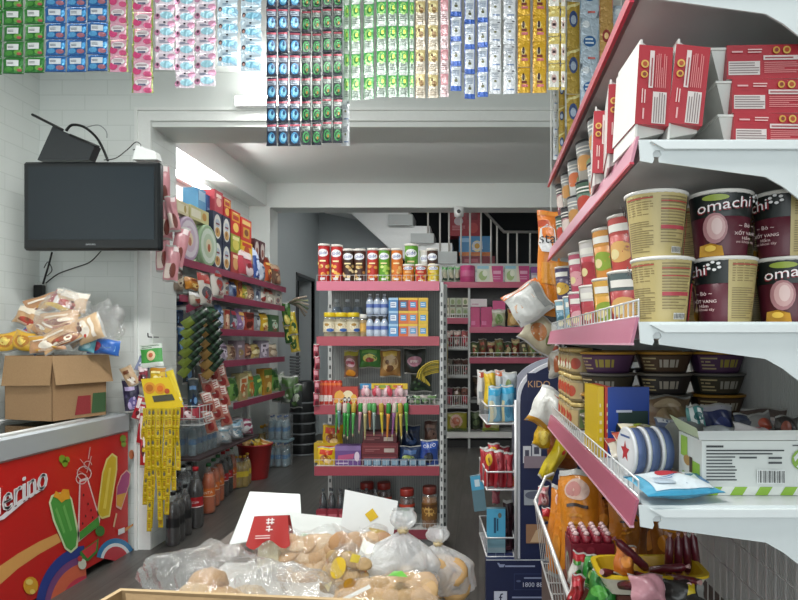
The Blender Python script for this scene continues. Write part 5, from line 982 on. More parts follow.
RL = Proto('tissue_pack', 'tissue', [(None, MB().lathe([(.10, 0), (.105, .01), (.105, .21), (.1, .22)], '#c8447e', 16, sx=.95).paint(cylS(.1055, .1055, .22), [('r', .35, .35, .65, .7, '#d96a9a')], .6, .22, 12), 'film')])
RL.at((X(467.5, YB + .12), YB + .12, zt), 0, 'round deep pink tissue pack on top of the back shelving')
tsp = [('r', .48, 0, 1, 1, '#c43a7a'), ('p', [(.48, 0), (.62, 0), (.55, 1), (.48, 1)], '#e6dcc8'), ('e', .22, .4, .16, .3, '#9fb878'), ('e', .3, .55, .1, .2, '#e8ecd8'), ('r', .0, .82, .45, 1, '#8fc4d4'), ('r', .62, .5, .92, .7, '#e8a8c4'), ('b', .62, .15, .9, .4, 2, '#e0a0bc')]
bbx(477, 503, .21, zt, '#d6dcc8', tsp, 'white and pink tissue pack on top of the back shelving, left of two', 'tissue packs', name='tissue_pack'); bbx(504.5, 529, .21, zt, '#d6dcc8', tsp, 'white and pink tissue pack on top of the back shelving, right of two', 'tissue packs', name='tissue_pack')
bbx(530, 541, .2, zt, '#b8a8bc', [('r', 0, .6, 1, 1, '#8a3a8a'), ('r', .1, .1, .9, .45, '#e4e0e4')], 'purple and white pack at the right end of the back shelving top'); bbx(543, 560, .2, zt, '#c8b0bc', [('r', 0, .5, 1, 1, '#b0407a')], 'pink pack half hidden at the right end of the back shelving top')
for r in range(2):
    for i in range(4): bbx(443.5 + 6.3 * i, 449.5 + 6.3 * i, .13, z2 + r * .131, ['#c8c4b0', '#b0a890', '#a8b098', '#9aa08a'][(i + r) % 4], [('e', .5, .6, .3, .25, '#7a8a5a'), ('r', .1, .1, .9, .3, '#5a5040')], 'small cream box on the left shelf at the back, %s row, %s from the left' % (('lower', 'upper')[r], ORD[i]), 'small cream and green boxes', y=YB + .09, d=.1, name='small_box')
bbx(470, 487, .1, z3 + .262, '#e0d6d8', [('r', .1, .2, .5, .4, '#c8a8b4')], 'white box lying on the deep pink packs at the back', y=YB + .1)
for i, (u0, u1, h, c) in enumerate(((470.5, 480, .26, '#c03a72'), (480.5, 492, .26, '#b8336c'), (492.5, 505, .34, '#c8407e'))): bbx(u0, u1, h, z3, c, [('r', .1, .1, .5, .3, '#d870a0')], 'deep pink pack on the middle back shelf, %s from the left' % ORD[i], 'deep pink packs', name='tissue_pack')
bb(491.5, 506, 310, 327, '#b4b89a', [('e', .5, .4, .3, .3, '#7a9a5a'), ('r', 0, .8, 1, 1, '#d8d8cc')], 'green and white pack in front of the deep pink packs', None, YB + .02, seed=540, z=z3); bb(507, 520, 309, 327, '#c9a060', [('e', .5, .4, .3, .3, '#e8c88a'), ('r', .1, .75, .9, .95, '#a03a2a')], 'tan pack at the right of the middle back shelf', None, YB + .04, seed=541, z=z3); bb(521, 535, 306, 327, '#a8a8a4', rspec(542, ['#e0e0dc', '#6a6a6a']), 'grey pack at the far right of the middle back shelf', None, YB + .06, seed=542, z=z3)
pc = ['#4a5a38', '#5f4a34', '#6a2f2c', '#7a6a44', '#3f4a34', '#8a4034', '#5a5244', '#9a8a5a', '#445036', '#b03a34']
pn = ['moss green', 'brown', 'dark red', 'khaki', 'dark green', 'brick red', 'taupe', 'sand', 'forest green', 'bright red']
for i in range(10): bb(470 + 8.2 * i, 479 + 8.2 * i, 342 - 3 * (i % 2), 357, pc[i], rspec(550 + i, ['#c8b88a', '#a04a3a', '#6a8a4a']), '%s candy pack heaped on the shelf below the deep pink packs' % pn[i], 'heaped candy packs', YB + .08 + .04 * (i % 3), seed=550 + i, z=z4)
for k in range(3):
    for i in range(3):
        c = [['#b03a44', '#8a6a5a', '#a85a5a'], ['#8f8a80', '#7a6a60', '#6a5a4c'], ['#a05a6a', '#8a7a5c', '#7a4a3c']][k][i]; nm = [['red', 'taupe', 'rose'], ['grey', 'brown-grey', 'dark brown'], ['dusty pink', 'khaki', 'rust']][k][i]
        bb(445 + 8 * i, 453 + 8 * i, (330, 359, 387)[k], (347, 375, 405)[k], c, rspec(570 + 3 * k + i, ['#e0d0c8', '#d8485a', '#4a2a24']), '%s pack in the %s wire basket at the back' % (nm, ('upper', 'middle', 'lower')[k]), 'packs in the back baskets', YB + .08, seed=570 + 3 * k + i, z=zb_[k])
bb(444, 468, 412, 431, '#8f8a2c', [('e', .5, .5, .3, .36, '#c8a090'), ('e', .5, .5, .2, .24, '#b0604a'), ('r', 0, 0, 1, .15, '#5a6a2a')], 'yellow-green pack with a pink picture on the bottom back shelf', None, YB + .05, seed=580, z=z5); bb(482, 500, 415, 431, '#b0a87a', [('p', [(0, .2), (1, .3), (1, .5), (0, .6)], '#d8d8d4'), ('e', .3, .4, .2, .2, '#b03a34'), ('r', 0, 0, 1, .2, '#8a9a3a')], 'white and yellow pack at the right of the bottom back shelf', None, YB + .05, seed=581, z=z5)
bb(470, 481, 412, 431, '#2f3a2a', rspec(582, ['#5a6a4a', '#7a3a34']), 'dark pack in the middle of the bottom back shelf', None, YB + .12, seed=582, z=z5)
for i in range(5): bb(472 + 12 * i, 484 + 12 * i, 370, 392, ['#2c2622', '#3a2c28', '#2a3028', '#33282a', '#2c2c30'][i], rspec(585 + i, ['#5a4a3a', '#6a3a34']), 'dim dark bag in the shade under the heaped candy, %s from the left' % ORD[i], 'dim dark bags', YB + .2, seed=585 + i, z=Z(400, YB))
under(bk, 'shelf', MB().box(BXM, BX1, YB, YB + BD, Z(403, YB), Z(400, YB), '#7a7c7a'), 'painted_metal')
for i in range(6): tag(put('hanging_candy_rope', MB().tube(smooth([(X(441 + i * .9, 7.93), 7.93 - .036 * i, Z(318 + 3 * i, 7.93)), (X(444 + i * .7, 7.93), 7.93 - .036 * i, Z(345, 7.93)), (X(442 + i * .8, 7.93), 7.93 - .036 * i, Z(380 + 6 * i, 7.93))], 4), .016, ['#a89428', '#b8a434', '#8a7c20'][i % 3], 5), 'film'), 'yellow-green rope of packs hanging at the left of the back baskets, %s strand' % ORD[i], 'candy', 'yellow-green hanging ropes')
# cartons stacked behind the banister
def stairbox(u0, u1, v0, v1, col, spec, label, y=9.1, d=.3): carton(X(u1, y) - X(u0, y), d, Z(v0, y) - Z(v1, y) - .002, col, spec, name='carton').at((X((u0 + u1) / 2, y), y + d / 2, Z(v1, y)), 0, label, 'cartons behind the banister')
stairbox(461, 495, 256, 265, '#8a2a38', [('r', .1, .3, .5, .7, '#c05a68')], 'flat dark red carton at the bottom of the pile behind the banister')
stairbox(459, 492, 236, 256, '#4f8fc0', [('r', 0, 0, 1, .2, '#c8702a'), ('e', .55, .5, .16, .28, '#e8d8a0'), ('p', [(.4, .3), (.72, .35), (.7, .75), (.42, .7)], '#d8dce4'), ('e', .55, .5, .08, .14, '#c89a3a'), ('r', .05, .7, .3, .9, '#9ac4e4')], 'blue and orange carton in the middle of the pile behind the banister')
stairbox(449, 481, 209, 235.9, '#a82a38', [('e', .3, .55, .14, .16, '#d9c8cc'), ('e', .75, .3, .16, .2, '#c84a4a'), ('r', .55, .6, .9, .85, '#8a1c2a'), ('b', .1, .2, .5, .4, 3, '#d88a90')], 'red carton topmost of the pile behind the banister')
stairbox(452, 476, 225, 236, '#7a5a50', [], 'dim brown carton at the back of the pile behind the banister', 9.4, .1) if 0 else None
cam_ = empty('ceiling_security_camera', (X(459, 7.12), 7.12, Z(207, 7.12)), sc=1.4); tag(cam_, 'small white security camera under the back beam', 'camera')
put('camera_body', MB().lathe([(.01, -.085), (.035, -.08), (.042, -.05), (.042, 0)], '#e2e4e2', 14), 'plastic', cam_); put('lens', MB().lathe([(.0, 0), (.016, .002), (.016, .01)], '#151515', 10).xf(Matrix.Translation((0, -.038, -.045)) @ Matrix.Rotation(PI / 2, 4, 'X')), 'dark_plastic', cam_)

# ================================================================ navy display stand with wire baskets
YKD = 2.75; ks = empty('display_stand', (X(520, YKD), YKD, 0)); tag(ks, 'navy display stand with KIDO lettering and white wire baskets facing the aisle', 'stand')
NV = '#1c2448'
KX0, KX1, KD = X(486, YKD), X(592, YKD), .42
zbase = Z(559, YKD)
m = MB().box(KX0, KX1, YKD, YKD + KD, 0, zbase, NV)
def kS(x, y, e): return (KX0 + (KX1 - KX0) * x, YKD - e, zbase * y)
W2, H2 = KX1 - KX0, zbase
def kp(u): return (X(u, YKD) - KX0) / W2
def kq(v): return Z(v, YKD) / H2
m.paint(kS, [('b', kp(505), kq(568), kp(555), kq(564), 1, '#8f98b8'), ('r', kp(514), kq(590), kp(562), kq(573.5), '#39426a'), ('r', kp(514.5), kq(589.4), kp(561.5), kq(574.1), NV), ('b', kp(524), kq(579.5), kp(556), kq(576), 1, '#8f98b8'), ('t', '1800 888 825', kp(540), kq(584.5), 34 / 106, '#c8cce0'),
             ('e', kp(518.5), kq(581), 2.4 / 106, .012, '#5a6488'), ('r', kp(494), kq(603), kp(507), kq(591), '#c8ccdc'), ('t', 'f', kp(501), kq(598), 4 / 106, NV), ('b', kp(512), kq(599), kp(552), kq(595), 1, '#8f98b8'), ('p', [(kp(497), kq(562.5)), (kp(499), kq(562.5)), (kp(500), kq(564)), (kp(505), kq(564)), (kp(503.5), kq(567)), (kp(499.5), kq(567))], '#8f98b8'), ('r', 0, kq(560.2), 1, kq(559.2), '#c8ccd4')], W2, H2)
under(ks, 'base_box', m, 'gloss_card')
# arched side panel
PX0, PX1 = X(517, YKD), X(592, YKD)
def arch(r0, inset):
    pts = [(PX0 + inset, zbase), (PX1, zbase), (PX1, Z(356, YKD) - inset)]
    cx, cz, rx, rz = PX1, Z(405, YKD), PX1 - PX0 - inset, Z(356, YKD) - Z(405, YKD) - inset
    for k in range(0, 15): t = PI / 2 + (PI / 2) * k / 14; pts.append((cx + rx * math.cos(t) , cz + rz * math.sin(t) ** .75))
    return pts
m = MB().prism(arch(0, .0), YKD + .004, YKD + .06, '#d8d9e0'); m.prism(arch(0, .014), YKD, YKD + .005, NV)
pS = lambda x, y, e: (X(517 + 75 * x, YKD), YKD - e, zbase + (Z(356, YKD) - zbase) * y)
pw, ph = PX1 - PX0, Z(356, YKD) - zbase
def pu(u): return (u - 517) / 75
def pv(v): return (Z(v, YKD) - zbase) / ph
m.paint(pS, [('r', pu(527), pv(400), pu(560), pv(373), '#2a3054'), ('r', pu(527.4), pv(399.6), pu(559.6), pv(373.4), NV), ('t', 'KIDO', pu(539), pv(384), 22 / 75, '#c49a70'), ('r', pu(523), pv(463), pu(531), pv(446), '#c9cad0'), ('r', pu(532), pv(461), pu(541), pv(441), '#c9cad0'), ('r', pu(525), pv(456), pu(529), pv(450), '#4a4a5a'), ('r', pu(534), pv(454), pu(539), pv(447), '#4a4a5a'), ('r', pu(524), pv(468), pu(546), pv(456), '#8a7a84'), ('r', pu(524), pv(505), pu(548), pv(490), '#9aa0a8'), ('e', pu(534), pv(495), .12, .02, '#5a5f70'), ('r', pu(526), pv(543), pu(548), pv(524), '#9a7458'), ('p', [(pu(530), pv(542)), (pu(536), pv(530)), (pu(544), pv(526)), (pu(541), pv(542))], '#c8ab8a')], pw, ph)
under(ks, 'side_panel', m, 'gloss_card')
m = MB()
zt_ = Z(356, YKD)
def archy(yoff): return [(PX1 - .01, yoff, zt_), (PX1 - .12, yoff, zt_ - .02), (PX1 - .22, yoff, zt_ - .07), (PX0, yoff, Z(405, YKD)), (PX0, yoff, zbase)]
under(ks, 'side_panel', MB().prism(arch(0, .0), YKD + KD - .03, YKD + KD, '#a8aab8'), 'gloss_card')
m.tube([(PX0 - .005, YKD + .002, zbase), (PX0 - .005, YKD + .002, Z(400, YKD))], .008, '#e4e4e6', 6); under(ks, 'edge_post', m, 'wire')
under(ks, 'back_board', MB().box(PX1 - .03, PX1, YKD + .06, YKD + KD - .03, zbase, zt_ - .02, '#2a2f48'), 'gloss_card')
def kbasket(vt, vb):
    y0, y1 = YKD + .03, YKD + KD - .04; xo = X(478.5, YKD + .3); zt, zb = Z(vt, y0), Z(vb, y0); xi = PX0 - .012; m = MB()
    a = [(xi, y0, zt), (xo - .0, y0, zt + .0), (xo - .02, y1, zt + .0), (xi, y1, zt)]
    for zz in (zt, zb): m.tube([(xi, y0, zz), (X(487, y0), y0, zz), (X(479.5, y1), y1, zz), (xi, y1, zz)], .0042, '#dfe0e0', 5, True)
    for k in range(7): y = y0 + (y1 - y0) * k / 6; xk = X(487, y0) + (X(479.5, y1) - X(487, y0)) * k / 6; m.tube([(xk, y, zt), (xk, y, zb), (xi, y, zb)], .002, '#cfd1d1', 4)
    for k in range(4): x = X(487, y0) + (xi - X(487, y0)) * k / 3; m.tube([(x, y0, zb), (x, y1, zb)], .002, '#cfd1d1', 4)
    m.add([(X(487, y0) + .003, y0 + .002, zb + .001), (xi, y0 + .002, zb + .001), (xi, y1 - .002, zb + .001), (X(479.5, y1) + .003, y1 - .002, zb + .001)], [(0, 1, 2, 3)], '#9a9ca0')
    under(ks, 'wire_basket', m, 'wire'); return zb
kz = [kbasket(406, 424), kbasket(472, 490), kbasket(538, 557)]
def kb(u0, u1, v0, v1, d, col, spec, label, group=None, seed=0, b=.025, tilt=0, ry=0):
    bag(X(u1, d) - X(u0, d), Z(v0, d) - Z(v1, d), b, col, spec, seed=seed, name='pack').at((X((u0 + u1) / 2, d), d, Z(v1, d)), (tilt, ry, .0), label, group)
kb(488, 501, 386, 423, 2.83, '#7fb0c8', [('r', 0, .75, 1, 1, '#2f94bc'), ('e', .4, .35, .25, .25, '#c8d4cc'), ('r', .1, 0, .4, .6, '#d0c8a8')], 'blue pouch in the top wire basket of the navy stand, left one', 'blue pouches', seed=600)
kb(500, 514, 385, 423, 2.84, '#6aa8c4', [('r', 0, .78, 1, 1, '#2f94bc'), ('r', .1, 0, .3, .6, '#d8cca0'), ('e', .6, .4, .25, .25, '#3f80a0')], 'blue pouch in the top wire basket of the navy stand, right one', 'blue pouches', seed=601)
kb(484, 496, 371, 410, 2.95, '#cdaa1e', [('r', .2, .3, .6, .7, '#e0c84a')], 'tall yellow pack standing in the top wire basket', None, seed=602, b=.03)
kb(477, 486, 370, 405, 3.02, '#c9c9c6', [('r', .2, .8, .8, .95, '#b0503a'), ('r', .2, .2, .8, .4, '#9aa0a4')], 'white pack at the left of the tall yellow one in the top basket', None, seed=603)
kb(494, 505, 370, 408, 3.04, '#bfc4c6', [('r', .1, .85, .9, .98, '#c0603a'), ('r', .2, .2, .8, .35, '#8a9aa4')], 'white pack behind the blue pouches in the top basket', None, seed=604)
kb(502, 517, 372, 404, 3.0, '#b0b6ba', [('r', .6, .1, 1, .5, '#3f7fa8'), ('e', .4, .6, .2, .2, '#7a8a5a')], 'grey-white pack beside the arched panel in the top basket', None, seed=605)
for i, (u0, u1, v0, v1, d) in enumerate(((484, 496, 449, 488, 2.84), (494, 504, 450, 489, 2.82), (502, 513, 452, 489, 2.83), (488, 500, 443, 470, 2.95), (480, 490, 447, 482, 2.98), (500, 510, 446, 470, 2.97))):
    kb(u0, u1, v0, v1, d, ['#a82a30', '#8f1f2a', '#9c2630', '#b83a40', '#a8323a', '#8a2430'][i], [('e', .4, .75, .3, .15, '#d9b02a') if i in (0, 3) else ('e', .5, .6, .2, .1, '#c8606a'), ('r', .35, 0, .45, .8, '#5a1018')], 'red pack in the middle wire basket, %s' % ('front left with a yellow spot', 'front middle', 'front right', 'at the back with a yellow spot', 'at the back left', 'at the back right')[i], 'red packs in the middle basket', seed=610 + i)
kb(509, 517, 476, 488, 2.86, '#a89a2c', [('e', .5, .5, .3, .3, '#c84a2a')], 'small yellow pack at the right of the red packs', None, seed=617)
carton(.085, .03, .20, '#6a8f9c', [('r', 0, .35, 1, 1, '#4fa4c8'), ('e', .7, .85, .1, .06, '#6a6a60'), ('r', .38, .45, .5, .8, '#1f4a68'), ('r', .54, .5, .62, .78, '#1f4a68'), ('r', 0, 0, 1, .12, '#7f949c')], name='carded_pack').at((X(496, 2.83), 2.84, Z(548, 2.83) - .02), 0, 'turquoise carded pack standing in the lowest wire basket')
carton(.06, .03, .17, '#5f808c', [('r', 0, .6, 1, 1, '#4fa4c8'), ('r', .3, .7, .7, .9, '#c8dce4')], name='carded_pack').at((X(480.5, 3.0), 3.0, Z(510, 3.0) - .001), (0, -.12, 0), 'turquoise carded pack hanging outside the baskets at the left edge')
for i in range(3): kb(503 + 4 * i, 513 + 3 * i, 500 + 3 * i, 553, 2.88 + .04 * i, ['#4a2a30', '#3a2228', '#54323a'][i], rspec(620 + i, ['#7a4a54', '#2a1a1e']), 'dark maroon pack in the lowest wire basket, %s from the left' % ORD[i], 'dark maroon packs', seed=620 + i)
kb(492, 500, 490, 504, 2.9, '#b05a64', [], 'small pink pack top behind the turquoise carded pack', None, seed=625)
# ================================================================ right shelving with noodles
RX, RB, RY0, RY1 = .214, .62, .82, 1.80
ru = empty('noodle_shelving', (RX + .2, 1.4, 0)); tag(ru, 'white metal shelving with pink price rails along the right side, full of noodle cups', 'shelving')
roff = (0, 0, 0)
ZS = [Z(0, .87) , Z(150, .82), Z(324, .82), Z(506, .82)]        # shelf tops
ZS = [1.843, 1.628, 1.388, 1.146]
RP = ['#a83a50', '#c98a9c', '#b8728a', '#aa5a70']
for k, z in enumerate(ZS):
    s = under(ru, 'shelf', MB().box(RX + .004, RB, RY0, RY1, z - .022, z, '#cfd4d4', {'bottom': '#d2d5d5'}), 'painted_metal')
    tilt = [(RX - .004, z + .006), (RX, z + .006), (RX - .008, z - .028), (RX - .012, z - .028)]
    rl = MB().prism(tilt, RY0 + .002, RY1, RP[k]); rl.box(RX - .013, RX - .007, RY0 + .002, RY1, z - .031, z - .028, '#c9324a' if k < 2 else '#d8a8b8'); put('price_rail', rl, 'plastic', s, roff)
    if k >= 2:
        f = MB(); n = 34; h = .030; fx = RX + .001
        for zz in (z + h, z + .008): f.tube([(fx, RY0 + .01, zz), (fx, RY1, zz)], .0016, '#e2e4e4', 5)
        for q in range(n + 1): y = RY0 + .01 + (RY1 - RY0 - .01) * q / n; f.tube([(fx, y, z), (fx, y, z + h)], .0012, '#e2e4e4', 4)
        put('wire_fence', f, 'wire', s, roff)
    for yy in (RY0 - .003, RY1 + .001):
        p = [(RX - .002, z + .0), (RB, z + .0), (RB, z - .088), (RX + .215, z - .083), (RX + .188, z - .062), (RX + .165, z - .049), (RX + .025, z - .03), (RX + .024, z - .024), (RX + .028, z - .020), (RX + .026, z - .014), (RX + .020, z - .014), (RX + .016, z - .018), (RX + .018, z - .026), (RX + .016, z - .031), (RX - .0, z - .028)]
        b = MB().prism(p, yy, yy + .003, '#dfe6e6'); b.prism([(RX + .012, z - .004), (RB, z - .004), (RB, z - .014), (RX + .03, z - .014)], yy - .007, yy, '#e9efef'); put('shelf_bracket', b, 'painted_metal', s, roff)
m = MB().box(RB, RB + .004, RY0 - .1, RY1 + .02, 0, 2.3, '#c2c4bf')
for q in range(150): m.box(RB - .0035, RB, RY0 - .09 + q * .008, RY0 - .0875 + q * .008, .05, 2.28, '#dcdedb')
under(ru, 'ribbed_back_panel', m, 'painted_metal')
for yy in (RY0 - .02, RY1 + .01): under(ru, 'upright', MB().box(RB + .004, RB + .04, yy - .02, yy + .02, 0, 2.3, '#c8cccc'), 'painted_metal')
# lowest: wire basket bay
WX, WZ, WF = .165, .900, .72
m = MB(); y0, y1 = .70, 1.80
m.tube([(WX, y0, WZ), (WX, y1, WZ), (WX + .035, y1 + .03, WZ + .065), (WX + .06, y1 + .03, WZ + .075)], .005, '#e0e0de', 8)
m.tube([(WX + .02, y0, WF + .005), (WX + .02, y1, WF + .005)], .003, '#e0e0de', 6)
for q in range(16): y = y0 + (y1 - y0) * q / 15; m.tube([(WX, y, WZ), (WX + .02, y, WF), (RB - .07, y, WF)], .0018, '#d3d5d4', 4)
under(ru, 'wire_basket', m, 'wire')
m = MB(); bxw = RB - .065
for zz in (WF, .86, .93, 1.0): m.tube([(bxw, y0, zz), (bxw, y1, zz)], .0018, '#d9dad8', 5)
for q in range(30): y = y0 + (y1 - y0) * q / 29; m.tube([(bxw, y, WF), (bxw, y, 1.0)], .0017, '#d9dad8', 4)
under(ru, 'wire_back_mesh', m, 'wire')
under(ru, 'base_deck', MB().box(WX + .02, RB, y0, y1, .10, WF - .004, '#5a4a44'), 'painted_metal')

# --- shelf 3: noodle cups
z3_ = ZS[2] + .0005
def cup(proto, x, y, tier, rz, label, group): return proto.at((x, y, z3_ + tier * .0925), rz, label, group)
def face(deg): return math.radians(deg)
fr_ = [(.266, .895, -168), (.356, .895, -87), (.447, .895, -8), (.537, .895, -60)]
fl_ = ['tan panel showing', 'black and tan sides showing', 'white lettering showing', 'half out of frame']
for i, (x, y, a) in enumerate(fr_): cup(OM, x, y, 0, face(a), 'dark red noodle cup, lower front row, %s from the left, %s' % (ORD[i], fl_[i]), 'dark red noodle cups')
for i, (x, y, a, t) in enumerate(((.257, .895, -158, 'tan panel showing'), (.350, .895, -4, 'white lettering and picture showing'), (.443, .895, -88, 'dark and tan sides showing'), (.535, .895, 30, 'half out of frame'))): cup(OM, x, y, 1, face(a), 'dark red noodle cup, upper front row, %s from the left, %s' % (ORD[i], t), 'dark red noodle cups')
for i, (x, y) in enumerate(((.352, .990), (.444, .990), (.536, .990))):
    for t in range(2): cup(OM, x - .004, y, t, face(200 + 40 * i), 'dark red noodle cup in the shaded second row, %s tier, %s from the left' % (('lower', 'upper')[t], ORD[i]), 'dark red noodle cups')
kinds = [('#b8473f', '#c0504a', '#e0b06a', 'red', '#8f8a60', '#3f6a4a'), ('#cf8a3a', '#d99a4a', '#8fa83a', 'orange', 0, 0), ('#b23a44', '#dcd8d4', '#a8323a', 'white and red', 0, 0), ('#b0405a', '#c8607a', '#e0a0a8', 'pink', 0, 0), ('#3a3050', '#4a3f66', '#c9a03a', 'purple', 0, 0)]
low = [('#a83a3a', '#5a6a6a', '#e0b06a', 'dark grey and red'), ('#6a94a8', '#8fb4c4', '#c8c05a', 'pale blue'), ('#d09a3a', '#d9a84a', '#8fa83a', 'orange'), ('#a83640', '#dcd8d4', '#b84a50', 'red and white'), ('#b0405a', '#c0607a', '#e0a8b0', 'pink'), ('#5a8094', '#7fa8b8', '#3f6a7a', 'blue-green')]
col_d = [(1.045, .262, 0, 0), (1.165, .258, 1, 2), (1.305, .256, 2, 3), (1.475, .258, 3, 4), (1.742, .259, 4, 5)]
P5 = [simple_cup(.0915, .0425, .034, k[0], k[1], k[2], i) for i, k in enumerate(kinds)]; P6 = [simple_cup(.0915, .0425, .034, k[0], k[1], k[2], 10 + i) for i, k in enumerate(low)]
pos = ['nearest behind the tan-panelled cups', 'second along the shelf edge', 'third along the shelf edge', 'fourth along the shelf edge', 'at the far end of the shelf edge']
for j, (d, x, a, b) in enumerate(col_d):
    cup(P6[b], x, d, 0, face(-40), '%s noodle cup in the lower tier, %s' % (low[b][3], pos[j]), 'cups along the shelf edge'); cup(P5[a], x, d, 1, face(-55), '%s noodle cup in the upper tier, %s' % (kinds[a][3], pos[j]), 'cups along the shelf edge')
cup(P6[1], .262, 1.60, 0, face(-30), 'pale blue noodle cup in the gap of the lower tier', 'cups along the shelf edge')
for j, d in enumerate((1.09, 1.2, 1.34, 1.48, 1.62, 1.74)):
    for t in range(2): cup((P5 if t else P6)[(j + 2 + t) % 5], .362, d, t, face(-30 + 20 * j), 'noodle cup of the second column behind the shelf edge, %s tier, %s along the shelf' % (('lower', 'upper')[t], ORD[j]), 'second column of cups')
# --- shelf 2: noodle trays, tall cups
z2_ = ZS[1] + .0005
TL, TD, TH = .132, .10, .0445
def tray():
    m = MB(); a = .012
    lo = [(-TL / 2 + a + .004, -TD / 2 + a), (TL / 2 - a - .004, -TD / 2 + a), (TL / 2 - a - .004, TD / 2 - a), (-TL / 2 + a + .004, TD / 2 - a)]; hi = [(-TL / 2, -TD / 2), (TL / 2, -TD / 2), (TL / 2, TD / 2), (-TL / 2, TD / 2)]
    v = [(x, y, 0) for x, y in lo] + [(x, y, TH - .003) for x, y in hi]
    m.add(v, [(3, 2, 1, 0)] + [(i, (i + 1) % 4, 4 + (i + 1) % 4, 4 + i) for i in range(4)], '#d3d4ce'); m.box(-TL / 2 - .002, TL / 2 + .002, -TD / 2 - .002, TD / 2 + .002, TH - .004, TH - .001, '#dcdcd6')
    s = MB(); x0, x1 = -TL / 2 + .020, TL / 2 - .006
    s.box(x0, x1, -TD / 2 - .004, TD / 2 + .004, -.001, TH + .001, '#b02c38', {'bottom': '#d6d6d0', 'top': '#d9d9d5'})
    S = lambda x, y, l: (x0 + (x1 - x0) * x, -TD / 2 - .004 - l, TH * y); w, h = x1 - x0, TH
    spec_ = ([('r', .02, .1, .42, .52, '#dcd2ce'), ('b', .03, .13, .41, .5, 5, '#8a7a78'), ('b', .47, .14, .9, .5, 6, '#d98a8a'), ('r', .46, .54, .93, .68, '#e0d0cc'), ('b', .48, .56, .9, .66, 1, '#a04a50'), ('b', .06, .74, .22, .86, 1, '#e0b0b0'), ('b', .26, .74, .44, .9, 2, '#e8c8c4'), ('e', .62, .83, .045, .11, '#d9a84a'), ('e', .75, .83, .05, .12, '#d9b45a'), ('e', .75, .83, .03, .07, '#b0502a'), ('e', .62, .83, .025, .06, '#8a3a2a')])
    s.paint(S, spec_, w, h); s.paint(lambda x, y, l: (x1 - (x1 - x0) * x, TD / 2 + .004 + l, TH * y), spec_, w, h)
    return Proto('noodle_tray', 'noodle pack', [('tray_bowl', m, 'plastic'), ('printed_sleeve', s, 'gloss_card')])
TR = tray()
for i in range(3): TR.at((X(757, .88) - .003 - .005 * (i == 2), .90, z2_ + i * .0465), face(2 - 2 * i), 'red and white noodle tray lying flat, %s of the stack of three by the bracket' % ('lowest', 'middle', 'topmost')[i], 'red noodle trays')
for i in range(3): TR.at((X(757, .88) + .14, .92, z2_ + i * .0465), 0, 'red and white noodle tray lying flat, %s of the stack at the far right' % ('lowest', 'middle', 'topmost')[i], 'red noodle trays')
def stand_tray(x, y, lean, yaw, label):     # on its short end, narrow printed side to the aisle end
    r = TR.at((0, 0, 0), 0, label, 'standing red noodle trays'); M = Matrix.Translation((x, y, z2_ + .5 * TL + .002)) @ Matrix.Rotation(yaw, 4, 'Z') @ Matrix.Rotation(lean, 4, 'Y') @ Matrix.Rotation(-PI / 2, 4, 'Y'); r.matrix_world = M
    return r
for i, (x, y, ln, yw) in enumerate(((X(657, .88) , .885, .06, .06), (X(694, .88) - .002, .885, .11, .0))): stand_tray(x, y, ln, yw, 'red and white noodle tray standing on end, %s of the two by the flat stack' % ('left', 'right')[i])
for i, (x, y) in enumerate(((.252, 1.00), (.25, 1.11))): stand_tray(x, y, .03, -.15, 'noodle tray standing on end with its white side showing, %s behind the near standing ones' % ORD[i])
clearcup = lambda c, a, b, sd: noodle_cup(.088, .038, .030, c, [('r', 0, .7, 1, 1, a), ('e', .5, .45, .12, .2, b), ('r', .28, .1, .38, .9, '#d8d4c8'), ('e', .62, .4, .08, .16, '#8a9a6a'), ('b', .4, .72, .6, .9, 2, '#e8e4dc')], '#2c2e30', 'dark_plastic')
CCp = [clearcup('#8f8a80', '#9a9c9c', '#c08a4a', 0), clearcup('#4f6a58', '#3f5a48', '#b8402f', 1), clearcup('#7a2f38', '#3a3a3e', '#d8c8c0', 2), clearcup('#b8b8b4', '#a8acac', '#c86a3a', 3)]
for j, (d, x, a, b, nm, t_) in enumerate(((1.235, .256, 0, 3, 'tall', 'nearest'), (1.38, .256, 0, 1, 'tall', 'second'), (1.52, .257, 3, 0, 'tall', 'third'), (1.64, .257, 0, 2, 'tall', 'fourth'), (1.75, .257, 2, 1, 'tall', 'farthest'))):
    for t in range(2): CCp[b if t == 0 else a].at((x, d, z2_ + t * .0885), face(-50), 'black-lidded noodle cup on the shelf above, %s tier, %s behind the trays' % (('lower', 'upper')[t], t_), 'black-lidded cups')
# --- shelf 4
z4_ = ZS[3] + .0005
gb = empty('striped_carton', (X(702, .87), .87, z4_)); tag(gb, 'white carton with green stripes, open on the shelf edge', 'box')
gw, gd, ghh = .185, .10, .076
m = MB().box(0, gw, 0, gd, 0, ghh, '#d5dad6'); GS = lambda x, y, l: (gw * x, -l, ghh * y)
sp = [('r', 0, 0, 1, .16, '#dfe4de')]
for k in range(6): sp.append(('p', [(.02 + .19 * k, 0), (.115 + .19 * k, 0), (.155 + .19 * k, .155), (.06 + .19 * k, .155)], '#8cb83a'))
sp += [('b', .03, .86, .16, .95, 1, '#33383a'), ('b', .03, .74, .62, .86, 2, '#33383a'), ('b', .03, .26, .26, .74, 8, '#4a5052'), ('b', .28, .66, .5, .74, 1, '#4a5052'), ('b', .5, .56, .62, .74, 2, '#4a5052'), ('e', .76, .66, .085, .2, '#86ac44'), ('p', [(.69, .7), (.74, .84), (.77, .84), (.70, .62)], '#d5dad6'), ('p', [(.71, .53), (.80, .83), (.825, .80), (.735, .49)], '#d5dad6'), ('p', [(.77, .47), (.84, .72), (.845, .62), (.79, .47)], '#d5dad6'), ('b', .68, .9, .8, .95, 1, '#4a5052'), ('r', .41, .22, .62, .48, '#e4e8e6')]
